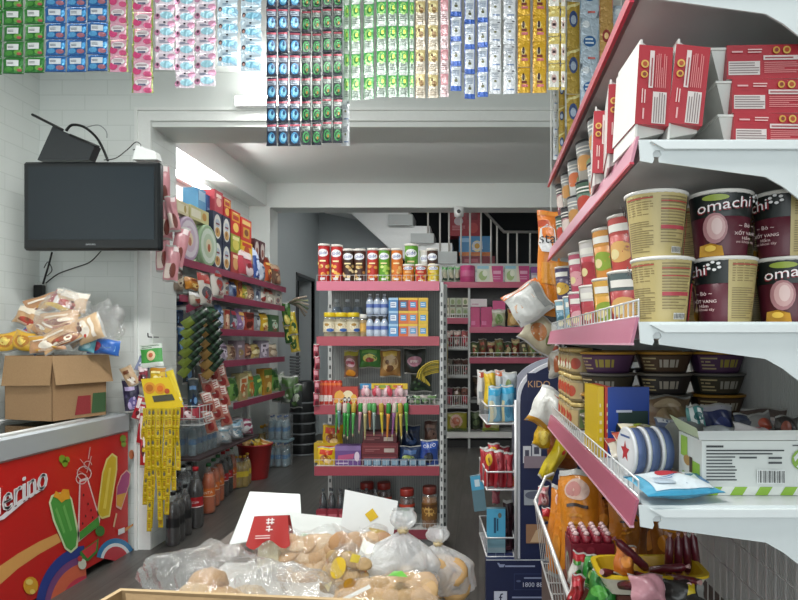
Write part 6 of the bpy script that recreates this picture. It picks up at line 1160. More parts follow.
for k in range(17): sp.append(('r', .42 + k * .0115, .24, .42 + k * .0115 + (.004, .0075, .003)[k % 3], .46, '#26292b'))
m.paint(GS, sp, gw, ghh, 1, .0003)
LS = lambda x, y, l: (-l, gd * (1 - x), ghh * y)
m.paint(LS, [('r', .1, .55, .4, .95, '#9cc44a'), ('r', .62, .2, .92, .55, '#8cb83a'), ('p', [(.1, .1), (.5, .1), (.6, .25), (.2, .25)], '#8cb83a'), ('e', .4, .5, .16, .1, '#b08a4a'), ('r', .5, .3, .62, .6, '#4a3a2a')], gd, ghh, 1, .0003); put('carton_body', m, 'gloss_card', gb)
m = MB().add([(-.004, 0, ghh + .001), (gw + .02, 0, ghh + .001), (gw + .03, -.014, ghh + .018), (-.012, -.016, ghh + .016)], [(0, 1, 2, 3)], '#e6e9e6'); m.add([(0, 0, ghh + .002), (0, gd, ghh + .002), (-.012, gd + .01, ghh + .025), (-.008, -.0, ghh + .018)], [(0, 1, 2, 3)], '#c9d6b0'); put('top_flap', m, 'gloss_card', gb)
def discs():
    R_, t = .0375, .0185; M = Matrix.Rotation(-PI / 2, 4, 'Y')
    a = MB(); 
    a.lathe([(R_, 0), (R_, t)], '#5a6c98', 26).xf(M); b = MB().lathe([(R_ * 1.03, t * .75), (R_ * 1.05, t * .95), (R_ * .98, t * 1.04)], '#d8dadd', 26).xf(M)
    b.paint(lambda x, y, l: (-t * 1.04 - l, (.5 - x) * 2 * R_, (y - .5) * 2 * R_), [('e', .5, .5, .44, .44, '#dfe1e4'), ('p', [(.5 + (.24 if k % 2 == 0 else .11) * math.sin(k * PI / 5), .5 + (.24 if k % 2 == 0 else .11) * math.cos(k * PI / 5)) for k in range(10)], '#b82a34'), ('b', .25, .78, .75, .88, 1, '#3f5a94')], 2 * R_, 2 * R_, 1, .0004)
    return Proto('candy_tin', 'tin', [('tin_drum', a, 'painted_metal'), ('tin_cover', b, 'gloss_card')])
DT = discs()
for i in range(3): DT.at((.256 + .023 * i, 1.0 + .004 * i, z4_ + .0395), (0, 0, math.radians(9)), 'round blue and white tin on its edge, %s' % ('with a red star facing the aisle', 'second behind the red star one', 'third behind the red star one')[i], 'round tins on edge')
DG = discs(); DG.parts = DG.parts[:1]
tag(put('tape_roll', MB().lathe([(.040, 0), (.040, .045)], '#7f8280', 24).xf(Matrix.Rotation(-PI / 2, 4, 'Y')), 'plastic', None, (.375, 1.06, z4_ + .0405), (0, 0, .3)), 'grey round tin on edge between the blue tins and the green-striped carton', 'tin')
bag(.112, .075, .012, '#5aa8c8', [('r', .12, .08, .88, .94, '#d9e4ea'), ('e', .5, .7, .2, .16, '#b83a44'), ('p', [(.55, .2), (.95, .3), (.95, .8), (.7, .6)], '#2f6fa0'), ('e', .3, .3, .14, .12, '#c2d2e0'), ('b', .2, .4, .5, .52, 2, '#5a7aa8')], seed=700, seal='#3f9ac0', name='wipes_pack').at((.276, .817, z4_ + .013), (math.radians(-82), 0, math.radians(12)), 'turquoise and white sachet pack lying at the shelf edge in front of the carton')
for i, (x, c, n) in enumerate(((.256, '#d9b81e', 'yellow'), (.268, '#c0402c', 'red'), (.282, '#2348a0', 'blue'))):
    sp = [('r', .25, .05, .97, .66, '#1e3a36'), ('e', .62, .3, .3, .12, '#5f8a3a'), ('e', .55, .22, .3, .1, '#8aa04a'), ('b', .2, .62, .6, .7, 1, '#c8d0e0'), ('e', .3, .4, .12, .12, '#1c2c3c')] if n == 'blue' else []
    if n == 'blue': carton(.079, .012, .131, c, sp, name='slim_box').at((.281, 1.165, z4_), (0, 0, math.radians(4)), 'slim blue box with a dark green picture behind the round tins', 'slim coloured boxes')
    else: carton(.0115, .1, .132, c, [('b', .3, .2, .7, .8, 5, '#e8d8a0')], name='slim_box').at((.2255 if n == 'yellow' else .239, 1.207, z4_), (0, 0, math.radians(4)), 'slim %s box on its edge left of the blue box' % n, 'slim coloured boxes')
for i in range(3): bag(.07, .055, .012, ['#cfc9b8', '#b0503a', '#d9c26a'][i], rspec(710 + i, ['#8a9a3a', '#e8e0c8', '#a03a3a']), seed=710 + i).at((.272 + .008 * i, 1.10 - .02 * i, z4_ + .005 + .016 * i), (-1.0, .1, .2), '%s small pack between the blue box and the tins' % ('cream', 'red-brown', 'pale yellow')[i], 'small packs by the tins')
# bowls
BWp = [noodle_cup(.048, .062, .048, c, [('r', .3, .1, .7, .9, a), ('r', .44, .3, .56, .7, b), ('r', .78, .2, 1, .8, a), ('b', .32, .15, .42, .85, 4, '#c8b88a')], rim) for c, a, b, rim in (('#3a2f2a', '#5a4432', '#c0b8a8', '#b8862c'), ('#2c2a2c', '#3f3a38', '#b8b0a0', '#8a8478'), ('#4a2f50', '#5f3f60', '#b0a048', '#c0902c'), ('#2a302c', '#4a4436', '#a8a498', '#6f6c66'))]
for j, (x, d) in enumerate(((.302, 1.44), (.432, 1.44), (.553, 1.44), (.36, 1.69), (.49, 1.69))):
    for t in range(4): BWp[(2, 3, 1, 0)[t] if j % 2 else (1, 0, 3, 2)[t]].at((x, d, z4_ + t * .0485), face(-20 + 15 * j), 'wide dark noodle bowl under the cup shelf, %s of the %s stack' % (('lowest', 'second', 'third', 'topmost')[t], ('front left', 'front middle', 'front right', 'rear left', 'rear middle')[j]), 'wide dark noodle bowls')
SJ = Proto('small_jar', 'jar', [('jar_body', MB().lathe([(.024, 0), (.028, .004), (.028, .05), (.024, .056)], '#8f7f5a', 16).paint(cylS(.0285, .0285, .056), [('r', .25, .15, .6, .85, '#b8a070'), ('e', .42, .5, .08, .25, '#b0442c'), ('r', .62, .1, .72, .9, '#5a6a3a'), ('e', .3, .4, .05, .15, '#e8e0c8'), ('r', .0, .1, .2, .9, '#c8b890')], .18, .056, 16), 'gloss_card'), ('gold_lid', MB().lathe([(.027, .055), (.029, .057), (.029, .064), (.026, .066)], '#c8b070', 16), 'wire')])
for j, (x, d) in enumerate(((.262, 1.54), (.264, 1.60), (.264, 1.66), (.266, 1.72), (.266, 1.78))):
    for t in range(3): SJ.at((x - .006, d, z4_ + .001 + t * .067), face(-60 + 25 * t), 'small food jar with a gold lid, %s of the stack %s along the shelf edge' % (('lowest', 'middle', 'topmost')[t], ORD[j]), 'small gold-lid jars')
# packs behind the striped carton
def rbag(u0, u1, v0, v1, d, col, spec, label, tilt=-.15, ry=0, b=.02, seed=0, group=None, rz=0, name='pack', mat='film'):
    bag(X(u1, d) - X(u0, d), Z(v0, d) - Z(v1, d), b, col, spec, seed=seed, name=name, mat=mat).at((X((u0 + u1) / 2, d), d, Z(v1, d)), (tilt, ry, rz), label, group)
rbag(648, 692, 396, 440, 1.30, '#8a7256', [('e', .3, .5, .2, .2, '#b8a07a'), ('e', .6, .6, .25, .2, '#a08a64'), ('e', .7, .3, .2, .2, '#6a5238'), ('e', .4, .8, .3, .1, '#c8b492')], 'brown grainy bag at the back between the blue box and the white packs', seed=720, b=.035)
rbag(655, 690, 418, 446, 1.12, '#4a5878', [('r', .05, .8, .95, .95, '#c8ccd0'), ('e', .5, .4, .3, .2, '#d8dce0')], 'navy and silver pack behind the round tins', seed=721)
rbag(688, 706, 405, 446, 1.06, '#5a9a98', [('r', .1, .0, .3, 1, '#e0e8e6'), ('r', .5, .1, .7, .9, '#e8ecea'), ('e', .5, .7, .3, .1, '#2f6a6a'), ('e', .4, .3, .2, .08, '#c8e0dc')], 'teal and white striped pack standing behind the carton', seed=722)
rbag(703, 735, 404, 450, 1.10, '#343c64', [('r', .05, .85, .95, .95, '#a8a8b0'), ('e', .5, .5, .3, .2, '#4a5488'), ('r', .6, .1, .9, .4, '#2a2c40')], 'navy pack standing behind the carton', seed=723)
rbag(706, 742, 425, 450, 1.0, '#c2c8ca', [('p', [(.1, .2), (.9, .5), (.9, .6), (.1, .4)], '#8f989c')], 'crumpled silver pack lying on the carton behind its flap', -.5, seed=724, mat='foil')
rbag(735, 765, 414, 450, 1.06, '#3a4258', [('r', .1, .5, .9, .8, '#20263a'), ('r', .1, .1, .5, .3, '#a8acb8')], 'dark blue-grey pack behind the red-striped one', seed=725)
rbag(732, 772, 425, 447, .985, '#ddd8d8', [('p', [(0, .1), (.5, .9), (.65, .9), (.15, .1)], '#a83a4a'), ('p', [(.3, .1), (.8, .9), (.9, .85), (.45, .1)], '#b84a58'), ('p', [(.65, .1), (1, .6), (1, .4), (.78, .1)], '#a83a4a')], 'white pack with slanting red stripes behind the carton', -.5, .25, seed=726)
rbag(758, 785, 412, 452, 1.04, '#8f8f8c', [('e', .6, .7, .25, .15, '#b0503a'), ('r', .1, .1, .4, .6, '#c2c2be')], 'grey pack with a red corner behind the carton', -.3, -.3, seed=727); rbag(776, 800, 416, 448, 1.0, '#35302e', [('r', .6, .1, .9, .5, '#a8b86a'), ('e', .3, .6, .2, .2, '#8a4a3a')], 'dark pack at the right end behind the carton', seed=728)
rbag(742, 790, 408, 446, 1.15, '#5a4e48', rspec(729, ['#8a7a70', '#3a3230']), 'dim brown pack leaning on the ribbed panel', seed=729)
# --- orange packs and sausages in the bottom basket
OG = '#c8781a'
osp = [('e', .5, .82, .32, .1, '#d9b8a8'), ('e', .42, .82, .2, .07, '#c88a84'), ('r', .25, .66, .8, .69, '#3a2a24'), ('b', .3, .48, .7, .62, 2, '#d9922e'), ('e', .3, .3, .2, .14, '#d58a2a')]
og = [(546, 574, 478, 578, 1.6, .1, 'farthest along the basket rim'), (560, 602, 472, 578, 1.45, -.05, 'tallest, with a pale sausage picture'), (590, 618, 478, 540, 1.62, .1, 'behind the box of sausages'), (612, 648, 482, 562, 1.38, .05, 'at the right of the box of sausages'), (640, 664, 486, 562, 1.45, 0, 'deep under the shelf, left'), (606, 640, 498, 566, 1.28, .06, 'between the sausage box and the yellow tray'), (544, 562, 486, 562, 1.66, .12, 'farthest left against the basket rim'), (652, 690, 498, 562, 1.30, -.05, 'deep under the shelf, right'), (578, 606, 465, 520, 1.8, .2, 'tucked behind the price rail'), (604, 640, 476, 530, 1.75, -.1, 'dim one far behind the price rail')]
for i, (u0, u1, v0, v1, d, ry, t) in enumerate(og): rbag(u0, u1, v0, v1, d, [OG, '#d08220', '#b86c18', '#b87020', '#8a5418', '#b06a1c', '#c4761c', '#9a5c1a', '#a8641a', '#8f5a1a'][i], osp, 'orange snack pack in the bottom basket, %s' % t, -.12, ry, .025, 730 + i, 'orange packs', -.4 * (i < 2), 'orange_pack')
sb = empty('sausage_box', (X(589, 1.22), 1.22, Z(577, 1.22))); tag(sb, 'dark red display box of upright sausages in the bottom basket', 'box')
bw = .083; m = MB().box(-bw / 2, bw / 2, -.04, .04, 0, .078, '#7a1c2c'); BS = lambda x, y, l: ((x - .5) * bw, -.04 - l, .078 * y)
m.paint(BS, [('e', .82, .5, .12, .17, '#8f9a7a'), ('e', .82, .5, .08, .11, '#5a3a34'), ('b', .3, .15, .7, .25, 1, '#c8707a'), ('e', .2, .8, .1, .12, '#8f2f3c'), ('e', .45, .82, .1, .12, '#8f2f3c')], bw, .078); m.paint(lambda x, y, l: (-bw / 2 - l, (.5 - x) * .08, .078 * y), [('e', .5, .35, .3, .3, '#9aa88a'), ('e', .5, .35, .2, .2, '#6a3a34')], .08, .078); put('display_tray', m, 'gloss_card', sb)
sgm = MB().lathe([(.0085, 0), (.009, .004), (.0085, .010), (.004, .014)], '#8a2434', 10).lathe([(.004, .013), (.0065, .017), (.0025, .021)], '#e0bcbc', 8).mesh('sausage')
for i in range(4):
    for j in range(4): tag(put('sausage', sgm, 'film', None, (sb.location.x - .031 + .0205 * i, sb.location.y - .031 + .0205 * j, sb.location.z + .0785)), 'dark red sausage standing in the display box, %s row, %s from the left' % (('front', 'second', 'third', 'back')[j], ORD[i]), 'sausage', 'sausages in the display box')
tag(put('carton', MB().box(-.045, .045, -.045, .045, 0, sb.location.z - WF - .002, '#6a3a2a'), 'cardboard', None, (sb.location.x, sb.location.y, WF + .001)), 'brown carton under the sausage display box', 'box')
ty = .995; tz = Z(578, ty)
tr_ = empty('yellow_tray', (X(648, 1.04), 1.04, tz - .03)); tag(tr_, 'yellow and white plastic tray of sausages in the bottom basket', 'tray')
tw, td = .175, .10
m = MB()
def ring(hx, hy, z, n=24): return [(hx * math.copysign(abs(math.cos(2 * PI * k / n)) ** .35, math.cos(2 * PI * k / n)), hy * math.copysign(abs(math.sin(2 * PI * k / n)) ** .35, math.sin(2 * PI * k / n)), z) for k in range(n)]
rings = [(ring(tw / 2 - .012, td / 2 - .012, 0), '#c8c4b4'), (ring(tw / 2, td / 2, .028), '#d9d4c0'), (ring(tw / 2 + .004, td / 2 + .004, .03), '#dcd8c8'), (ring(tw / 2 + .004, td / 2 + .004, .034), '#d9b81e'), (ring(tw / 2 - .004, td / 2 - .004, .034), '#d9b81e'), (ring(tw / 2 - .014, td / 2 - .014, .004), '#c8a01c')]
n = 24
for q in range(len(rings) - 1):
    a, b = rings[q][0], rings[q + 1][0]; m.add(a + b, [(k, (k + 1) % n, n + (k + 1) % n, n + k) for k in range(n)], rings[q + 1][1], True)
m.add(rings[-1][0], [tuple(range(n))], '#b8901c'); put('tray_shell', m, 'plastic', tr_)
tag(put('carton', MB().box(-.07, .07, -.04, .04, 0, tr_.location.z - WF - .002, '#5a3024'), 'cardboard', None, (tr_.location.x + .01, 1.04, WF + .001)), 'brown carton under the yellow tray', 'box')
long_s = MB().lathe([(.002, 0), (.0068, .006), (.0072, .035), (.0068, .062), (.002, .068), (.004, .074)], '#541622', 12, cols=['#a8706c', '#541622', '#541622', '#5e1c28', '#b08884']).mesh('sausage')
sl = [(622, 1.02, 0, -.95, .3), (634, 1.03, 0, -.85, .1), (646, 1.0, 0, -1.2, 1.2), (660, 1.02, .0, -1.35, .9), (672, 1.0, 0, -1.3, -.6), (688, 1.0, 0, -1.1, 1.6)]
for i in range(7):
    a = [(-.06, -.02, 1.30, .6), (-.035, .01, 1.35, .2), (-.01, -.02, 1.38, -.3), (.02, -.01, 1.35, .5), (.045, .0, 1.30, -.1), (.0, .02, 1.25, .9), (-.05, .02, 1.2, -.6)][i]
    tag(put('sausage', long_s, 'film', None, (tr_.location.x + a[0], 1.04 + a[1] - .02, tr_.location.z + .017 + .008 * (i % 2)), (a[2], 0, a[3])), 'dark red sausage lying in the yellow tray, %s from the left' % ORD[i], 'sausage', 'sausages lying in the yellow tray')
for i, (u, lean) in enumerate(((668, .05), (679, 0), (690, -.08), (700, -.12))): tag(put('sausage', long_s, 'film', None, (X(u, 1.055), 1.055 + .004 * i, tr_.location.z + .010), (0, lean, 0)), 'dark red sausage standing at the right of the yellow tray, %s from the left' % ORD[i], 'sausage', 'upright sausages in the yellow tray')
tag(put('sausage', MB().lathe([(.003, 0), (.008, .008), (.0085, .06), (.0075, .085), (.002, .092), (.004, .098)], '#541622', 12), 'film', None, pz(648, 570, 1.0), (.2, -.8, .0), .85), 'long dark sausage leaning from the display box over the yellow tray', 'sausage')
rbag(612, 634, 546, 576, 1.0, '#b8641e', [('e', .5, .5, .3, .2, '#d98a3a'), ('r', .2, .8, .8, .92, '#e0b08a')], 'crinkled orange-brown bag at the left end of the yellow tray', -.3, .2, seed=745)
rbag(632, 668, 575, 604, .93, '#c08a94', [('p', [(0, .2), (1, .5), (1, .7), (0, .4)], '#e0c0c4')], 'crumpled pink pack in front of the yellow tray', -.6, seed=746)
rbag(664, 708, 580, 606, .95, '#2a2826', [('r', .5, .3, .7, .7, '#c8b01e'), ('r', .75, .2, .95, .8, '#8a8a86')], 'black and yellow pack in front of the yellow tray', -.6, seed=747)
for i, (u0, u1, v0, v1, d, c, a, nm) in enumerate(((566, 582, 553, 585, 1.12, '#d8d4cc', ['#a8202a', '#3f8a3a'], 'white and red'), (578, 598, 556, 590, 1.10, '#2f8a34', ['#a8d070', '#1c5a22'], 'green'), (566, 580, 575, 606, 1.05, '#a01c24', ['#d9d0c8', '#c8404a'], 'dark red'), (584, 614, 572, 608, 1.02, '#2a7a30', ['#5aaa4a', '#17501c'], 'bright green'))):
    rbag(u0, u1, v0, v1, d, c, rspec(750 + i, a), '%s candy pack at the near end of the bottom basket' % nm, -.3, .2, seed=750 + i, b=.02, rz=-.3)
rbag(538, 549, 486, 506, 1.93, '#c87a80', rspec(755, ['#e8c8c8', '#a03a44']), 'pink pack at the far end of the bottom basket', seed=755); rbag(541, 552, 508, 522, 1.75, '#b8242c', [('r', 0, 0, 1, .4, '#d9902a')], 'small red and orange pack against the basket rim', seed=756, rz=-.5)
# --- packs hanging at the far end of the shelves
YEn = 1.96
def ehang(u0, u1, v0, v1, col, spec, label, ry=0, b=.03, seed=0, y=YEn, tilt=0, mat='film', seal='#cfcfcf'):
    w = X(u1, y) - X(u0, y); h = Z(v0, y) - Z(v1, y); cx, cz = X((u0 + u1) / 2, y), Z((v0 + v1) / 2, y)
    M = Matrix.Translation((cx, y, cz)) @ Matrix.Rotation(ry, 4, 'Y') @ Matrix.Rotation(tilt, 4, 'X') @ Matrix.Translation((0, 0, -h / 2))
    o = bag(w, h, b, col, spec, seed=seed, name='hanging_pack', mat=mat, seal=seal).at((0, 0, 0), 0, label, 'packs hanging at the end of the noodle shelves'); o.matrix_world = M
ehang(537, 572, 211, 316, '#cf7a1c', [('r', 0, .72, 1, 1, '#d9782a'), ('r', 0, .84, .3, .9, '#b84a2a'), ('p', [(.0, .68), (.05, .82), (.25, .86), (.45, .82), (.5, .7), (.4, .6), (.1, .6)], '#d8d8d8'), ('t', 'sta', .25, .72, .46, '#16181c', .06), ('r', .5, .62, 1, .8, '#1c2450'), ('r', .1, .3, .9, .5, '#d9902a')], 'orange pack with sta lettering hanging beside the upper shelf', seed=760, seal='#d98a3a')
ehang(508, 549, 284, 322, '#c8cac6', [('p', [(.1, .35), (.7, .45), (.65, .62), (.12, .55)], '#b8967a'), ('r', 0, .86, 1, 1, '#d9702a'), ('r', .75, .1, .95, .9, '#8f9290'), ('p', [(.02, .1), (.98, .05), (.98, .15), (.02, .2)], '#6f716f')], 'big white pack with an orange edge hanging tilted past the shelf corner', ry=-.55, seed=761, tilt=-.3, y=1.93)
ehang(522, 560, 318, 350, '#b0a890', [('e', .4, .5, .25, .25, '#a86a3a'), ('p', [(.6, 0), (.8, 0), (.95, 1), (.75, 1)], '#e0dfda'), ('e', .8, .5, .12, .2, '#6f7a4a')], 'see-through brown and white pack hanging under the big white one', ry=.6, seed=762)
ehang(549, 569, 350, 378, '#a8a49a', [('e', .35, .5, .2, .3, '#a8603a'), ('e', .7, .6, .2, .2, '#7a8a4a'), ('e', .65, .3, .2, .2, '#b04a4a')], 'see-through pack with brown pieces hanging above the red-topped bag', seed=763)
ehang(531, 570, 390, 430, '#d2d2cc', [('r', .35, .86, 1, 1, '#c0502a'), ('p', [(.3, .7), (1, .8), (1, .68), (.35, .6)], '#d8a07a'), ('p', [(.0, .35), (1, .5), (1, .42), (.0, .28)], '#b0b0aa'), ('r', 0, 0, 1, .16, '#c8902a')], 'plump white bag with a red top hanging at the shelf end', ry=.45, seed=764, b=.05)
ehang(534, 552, 424, 448, '#c8a01e', [('e', .5, .5, .3, .3, '#e0c85a')], 'yellow torn pack under the plump white bag', ry=.3, seed=765); ehang(546, 562, 438, 482, '#c9b41c', [('p', [(.3, .2), (.6, .8), (.75, .8), (.45, .2)], '#e0d05a'), ('e', .7, .75, .1, .06, '#b83a2a')], 'yellow pack slanting beside the pink rail at the shelf end', ry=.5, seed=766)
ehang(546, 578, 425, 470, '#8a4a1c', [('r', .1, .3, .9, .5, '#a8641e')], 'brown-orange pack hanging behind the yellow one', seed=767, y=2.05)
for i in range(4): ehang(548 + 6 * i, 560 + 6 * i, 345 + 2 * i, 372 + 3 * i, ['#6a5a4a', '#5a6a4a', '#8a6a4a', '#4a4a48'][i], rspec(770 + i, ['#c8b89a', '#a04a3a']), 'dim small pack hanging behind the gold-lid jars, %s from the left' % ORD[i], seed=770 + i, y=2.02)
tag(put('hanging_string', MB().tube([(X(551, 1.97), 1.97, Z(215, 1.97)), (X(551, 1.97), 1.97, zr_top - .02)], .0015, '#c8c8c4', 4), 'plastic'), 'thin string carrying the orange pack with sta lettering', 'string')

# ================================================================ foreground: counter with bread
ct = empty('counter_table', (-.2, 1.1, 0)); tag(ct, 'low counter that carries the bagged bread and the near cardboard box', 'table')
coff = tuple(-c for c in ct.location); CZ = .93
put('table_board', MB().rbox(-.5, -.045, .30, 1.22, CZ - .03, CZ, .006, '#d6d4ce'), 'gloss_card', ct, coff)
put('table_extension', MB().box(-.56, -.30, 1.22, 1.48, CZ - .03, CZ, '#6a6058'), 'gloss_card', ct, coff)
for x in (-.46, -.08):
    for y in (.36, 1.16): put('table_leg', MB().box(x - .02, x + .02, y - .02, y + .02, 0, CZ - .03, '#4a443e'), 'painted_metal', ct, coff)
nb = empty('open_carton', (X(118, .72), .72, CZ), (0, 0, math.radians(-6))); tag(nb, 'open brown cardboard carton nearest the camera at the bottom of the picture', 'box')
noff = tuple(-c for c in nb.location); zr = Z(589.5, .72); CBc = '#a58a64'
xl = X(118, .72); m = MB()
m.box(xl, -.015, .718, .724, CZ, zr, CBc, {'top': '#c8ad84'}); m.box(xl, xl + .006, .34, .718, CZ, zr, CBc, {'top': '#c8ad84'}); m.box(-.021, -.015, .34, .718, CZ, zr, CBc); m.box(xl, -.015, .34, .346, CZ, zr, CBc); m.box(xl, -.015, .34, .72, CZ + .001, CZ + .005, CBc)
put('carton_body', m, 'cardboard', nb, noff)
m = MB().add([(xl + .012, .716, zr - .002), (-.03, .716, zr - .006), (-.035, .705, zr - .05), (xl + .03, .70, zr - .05)], [(0, 1, 2, 3)], '#b89a72'); m.add([(xl + .19, .7155, zr - .006), (xl + .245, .7155, zr - .008), (xl + .24, .709, zr - .04), (xl + .2, .709, zr - .04)], [(0, 1, 2, 3)], '#7a3a3c'); put('inner_flap', m, 'cardboard', nb, noff)
m = MB(); m.box(xl + .02, -.03, .36, .70, CZ + .006, zr - .07, '#8a7a6a'); put('packing_paper', m, 'paper', nb, noff)
# bread tray paper, card and packs
def sheet(pts, y, col, name, label, spec=(), cat='card', th=.0015, depth=None):
    m = MB(); P = [Vector((X(u, d), d, Z(v, d))) for u, v, d in pts]
    n = (P[1] - P[0]).cross(P[3] - P[0]).normalized() * th
    vs = P + [p - n for p in P]; m.add(vs, [(0, 1, 2, 3), (7, 6, 5, 4)] + [(i, (i + 1) % 4, 4 + (i + 1) % 4, 4 + i) for i in range(4)], col)
    S = lambda x, y_, l: tuple((P[0] * (1 - x) + P[1] * x) * (1 - y_) + (P[3] * (1 - x) + P[2] * x) * y_ + n.normalized() * l)
    m.paint(S, spec, (P[1] - P[0]).length, (P[3] - P[0]).length); return tag(put(name, m, 'paper'), label, cat)
sheet([(229, 545, 1.22), (302, 530, 1.25), (300, 494, 1.42), (250, 491.5, 1.42)], 0, '#e4e8e6', 'white_box_lid', 'white cardboard lid lying behind the red-topped cake pack', cat='lid')
sheet([(262, 545, 1.16), (350, 548, 1.16), (343, 518, 1.32), (268, 510, 1.32)], 0, '#e6eae6', 'white_paper', 'white paper with a faint green print behind the biscuit bag', [('p', [(.42, .25), (.6, .2), (.52, .55)], '#9fc8a4')], 'paper')
sheet([(339, 545, 1.13), (391, 552, 1.13), (398, 501, 1.16), (345, 489.5, 1.16)], 0, '#e6e8e6', 'white_card', 'white card with yellow marks standing behind the tied bread bags', [('p', [(.42, .62), (.55, .76), (.68, .62), (.54, .5)], '#d9b41e'), ('p', [(.5, .4), (.85, .38), (.88, .2), (.72, .22)], '#d9b41e')])
def bun(rx, ry, rz, col, seed=0):
    m = lump(rx, ry, rz, .06, seed, 16, 12); m.c = [C(col)] * len(m.c); return m
def cookies(cx, cy, cz, n, sx, sy, sz, col, label, grp, seed, r=(.024, .018, .014)):
    rr = random.Random(seed)
    for i in range(n):
        x = cx + sx * ((i % 4) / 3 - .5) + rr.uniform(-.004, .004); y = cy + sy * ((i // 4) % 2 - .5); z = cz + sz * (i // 8)
        tag(put('bread_roll' if 'roll' in label else 'biscuit', bun(*r, col[i % len(col)], seed + i), 'paper', None, (x, y, z), (rr.uniform(-.4, .4), rr.uniform(-.4, .4), rr.uniform(0, 3))), '%s, %s layer, %s from the left' % (label, ('bottom', 'second', 'third', 'top')[min(3, i // 8)], ORD[i % 8]), 'bread' if 'roll' in label else 'biscuit', grp)
def tied_bag(u0, u1, vt, vk, d, zb, label, ry=.75, milk='milky_bag', seed=0, kn=1.0):
    x0, x1 = X(u0, d), X(u1, d); cx = (x0 + x1) / 2; w = (x1 - x0) / 2; ztie = Z(vk, d); ztop = Z(vt, d); h = ztie - zb; r = random.Random(seed); p = [r.uniform(0, 6) for _ in range(5)]
    xo = X(U_k[seed], d) - cx
    def f(a, t):
        th = 2 * PI * a
        if t < .8: q = t / .8; prof = (min(1, (q / .12) ** .5) if q < .12 else 1 - max(0, (q - .58) / .42) ** 1.4 * .93); z = zb + h * q; ox = xo * max(0, (q - .3) / .7) ** 1.5
        else: q = (t - .8) / .2; prof = .07 + .26 * kn * math.sin(min(1, q * 1.15) * PI * .75) ; z = ztie + (ztop - ztie) * q; ox = xo
        wr = 1 + .06 * math.sin(7 * th + p[0] + 4 * t) * min(1, t * 2) + .035 * math.sin(13 * th + p[1]) + (.22 * math.sin(4 * th + p[2]) if t > .84 else 0) + .05 * math.sin(10 * t + 2 * th + p[3])
        return (cx + ox + w * prof * wr * math.cos(th), d + w * ry * prof * wr * math.sin(th), z)
    e = empty('tied_bag', (cx, d, zb)); tag(e, label, 'plastic bag'); of = tuple(-c for c in e.location)
    put('bag_film', MB().grid(f, 44, 36, '#fff'), milk, e, of)
    put('twist_tie', MB().tube([(cx + xo + w * .085 * math.cos(k * .7), d + w * .085 * math.sin(k * .7), ztie + .002 * (k % 2)) for k in range(9)], .004, '#c8b48a', 6, True), 'plastic', e, of)
    return cx, w
U_k = {1: 403, 2: 438}
tb = ['#cfae7e', '#c9a470', '#d6b88c', '#c49c66']
tied_bag(352, 438, 509, 531, 1.0, CZ + .0, 'larger tied bag of bread rings, left of the two tied bags', .6, seed=1)
tied_bag(405, 474, 527, 544, 1.06, CZ + .0, 'clear bag of bread rings tied with white ends, right of the two tied bags', .6, seed=2, kn=.9)
def rings_(cx, cy, w, label, grp, seed, zmax):
    rr = random.Random(seed); k = 0
    for lv in range(4):
        for i in range(4 if lv < 3 else 3):
            z = CZ + .020 + lv * .024
            if z > zmax: continue
            R_ = .017; m = MB().tube([(R_ * math.cos(2 * PI * q / 14), R_ * .9 * math.sin(2 * PI * q / 14), 0) for q in range(14)], .0105, tb[k % 4], 8, True)
            tag(put('bread_ring', m, 'paper', None, (cx + w * .44 * (i / (3 if lv < 3 else 2) - .5) * 2 * (1 if lv < 2 else .8) + rr.uniform(-.004, .004), cy + .012 * (-1) ** (k), z), (PI / 2 + rr.uniform(-.5, .5), rr.uniform(-.5, .5), rr.uniform(-.5, .5))), '%s, %s layer, %s from the left' % (label, ('lowest', 'second', 'third', 'topmost')[lv], ORD[i]), 'bread', grp); k += 1
rings_(X(397, 1.0), .99, (X(438, 1.0) - X(352, 1.0)) / 2, 'golden bread ring in the left tied bag', 'bread rings in the left tied bag', 5, CZ + .066)
rings_(X(441, 1.06), 1.055, (X(474, 1.06) - X(405, 1.06)) / 2 - .006, 'golden bread ring in the right tied bag', 'bread rings in the right tied bag', 6, CZ + .05)
# biscuit bag, label bag, cake pack, bags in front
def clearpack(u0, u1, v0, v1, d, label, tilt=-.4, ry=0, spec=(), seed=0, b=.035, mat='clear_film'):
    w, h = X(u1, d) - X(u0, d), Z(v0, d) - Z(v1, d); e = empty('clear_pack', (X((u0 + u1) / 2, d), d, Z(v1, d)), (tilt, ry, 0)); tag(e, label, 'plastic bag')
    put('film_wrap', bagmb(w, h, b, '#fff', (), None, None, .5, seed), mat, e)
    if spec: put('printed_label', MB().paint(pillowS(w, h, b + .003), spec, w, h, 10, .001), 'film', e)
    return e, w, h
def in_pack(e, w, h, col, nx, nz, r, label, grp, seed, y=0):
    rr = random.Random(seed); bpy.context.view_layer.update(); Mw = e.matrix_world
    for i in range(nx):
        for j in range(nz):
            p = Mw @ Vector((w * .72 * (i / max(1, nx - 1) - .5), y, h * (.22 + .5 * j / max(1, nz - 1)))); tag(put('biscuit', bun(r, r * .85, r * .34, col[(i + j) % len(col)], seed + i * 7 + j), 'paper', None, tuple(p), (1.0 + rr.uniform(-.5, .4), rr.uniform(-.5, .5), rr.uniform(-.3, .3))), '%s, %s row, %s from the left' % (label, ORD[nz - 1 - j], ORD[i]), 'biscuit', grp)
e, w, h = clearpack(278, 338, 530, 588, 1.12, 'clear pack of pale biscuits in the middle of the bread counter', -.3, seed=3); in_pack(e, w, h, ['#d9b890', '#e0c4a0', '#cfa97e'], 6, 4, .022, 'pale round biscuit in the middle clear pack', 'biscuits in the middle pack', 800)
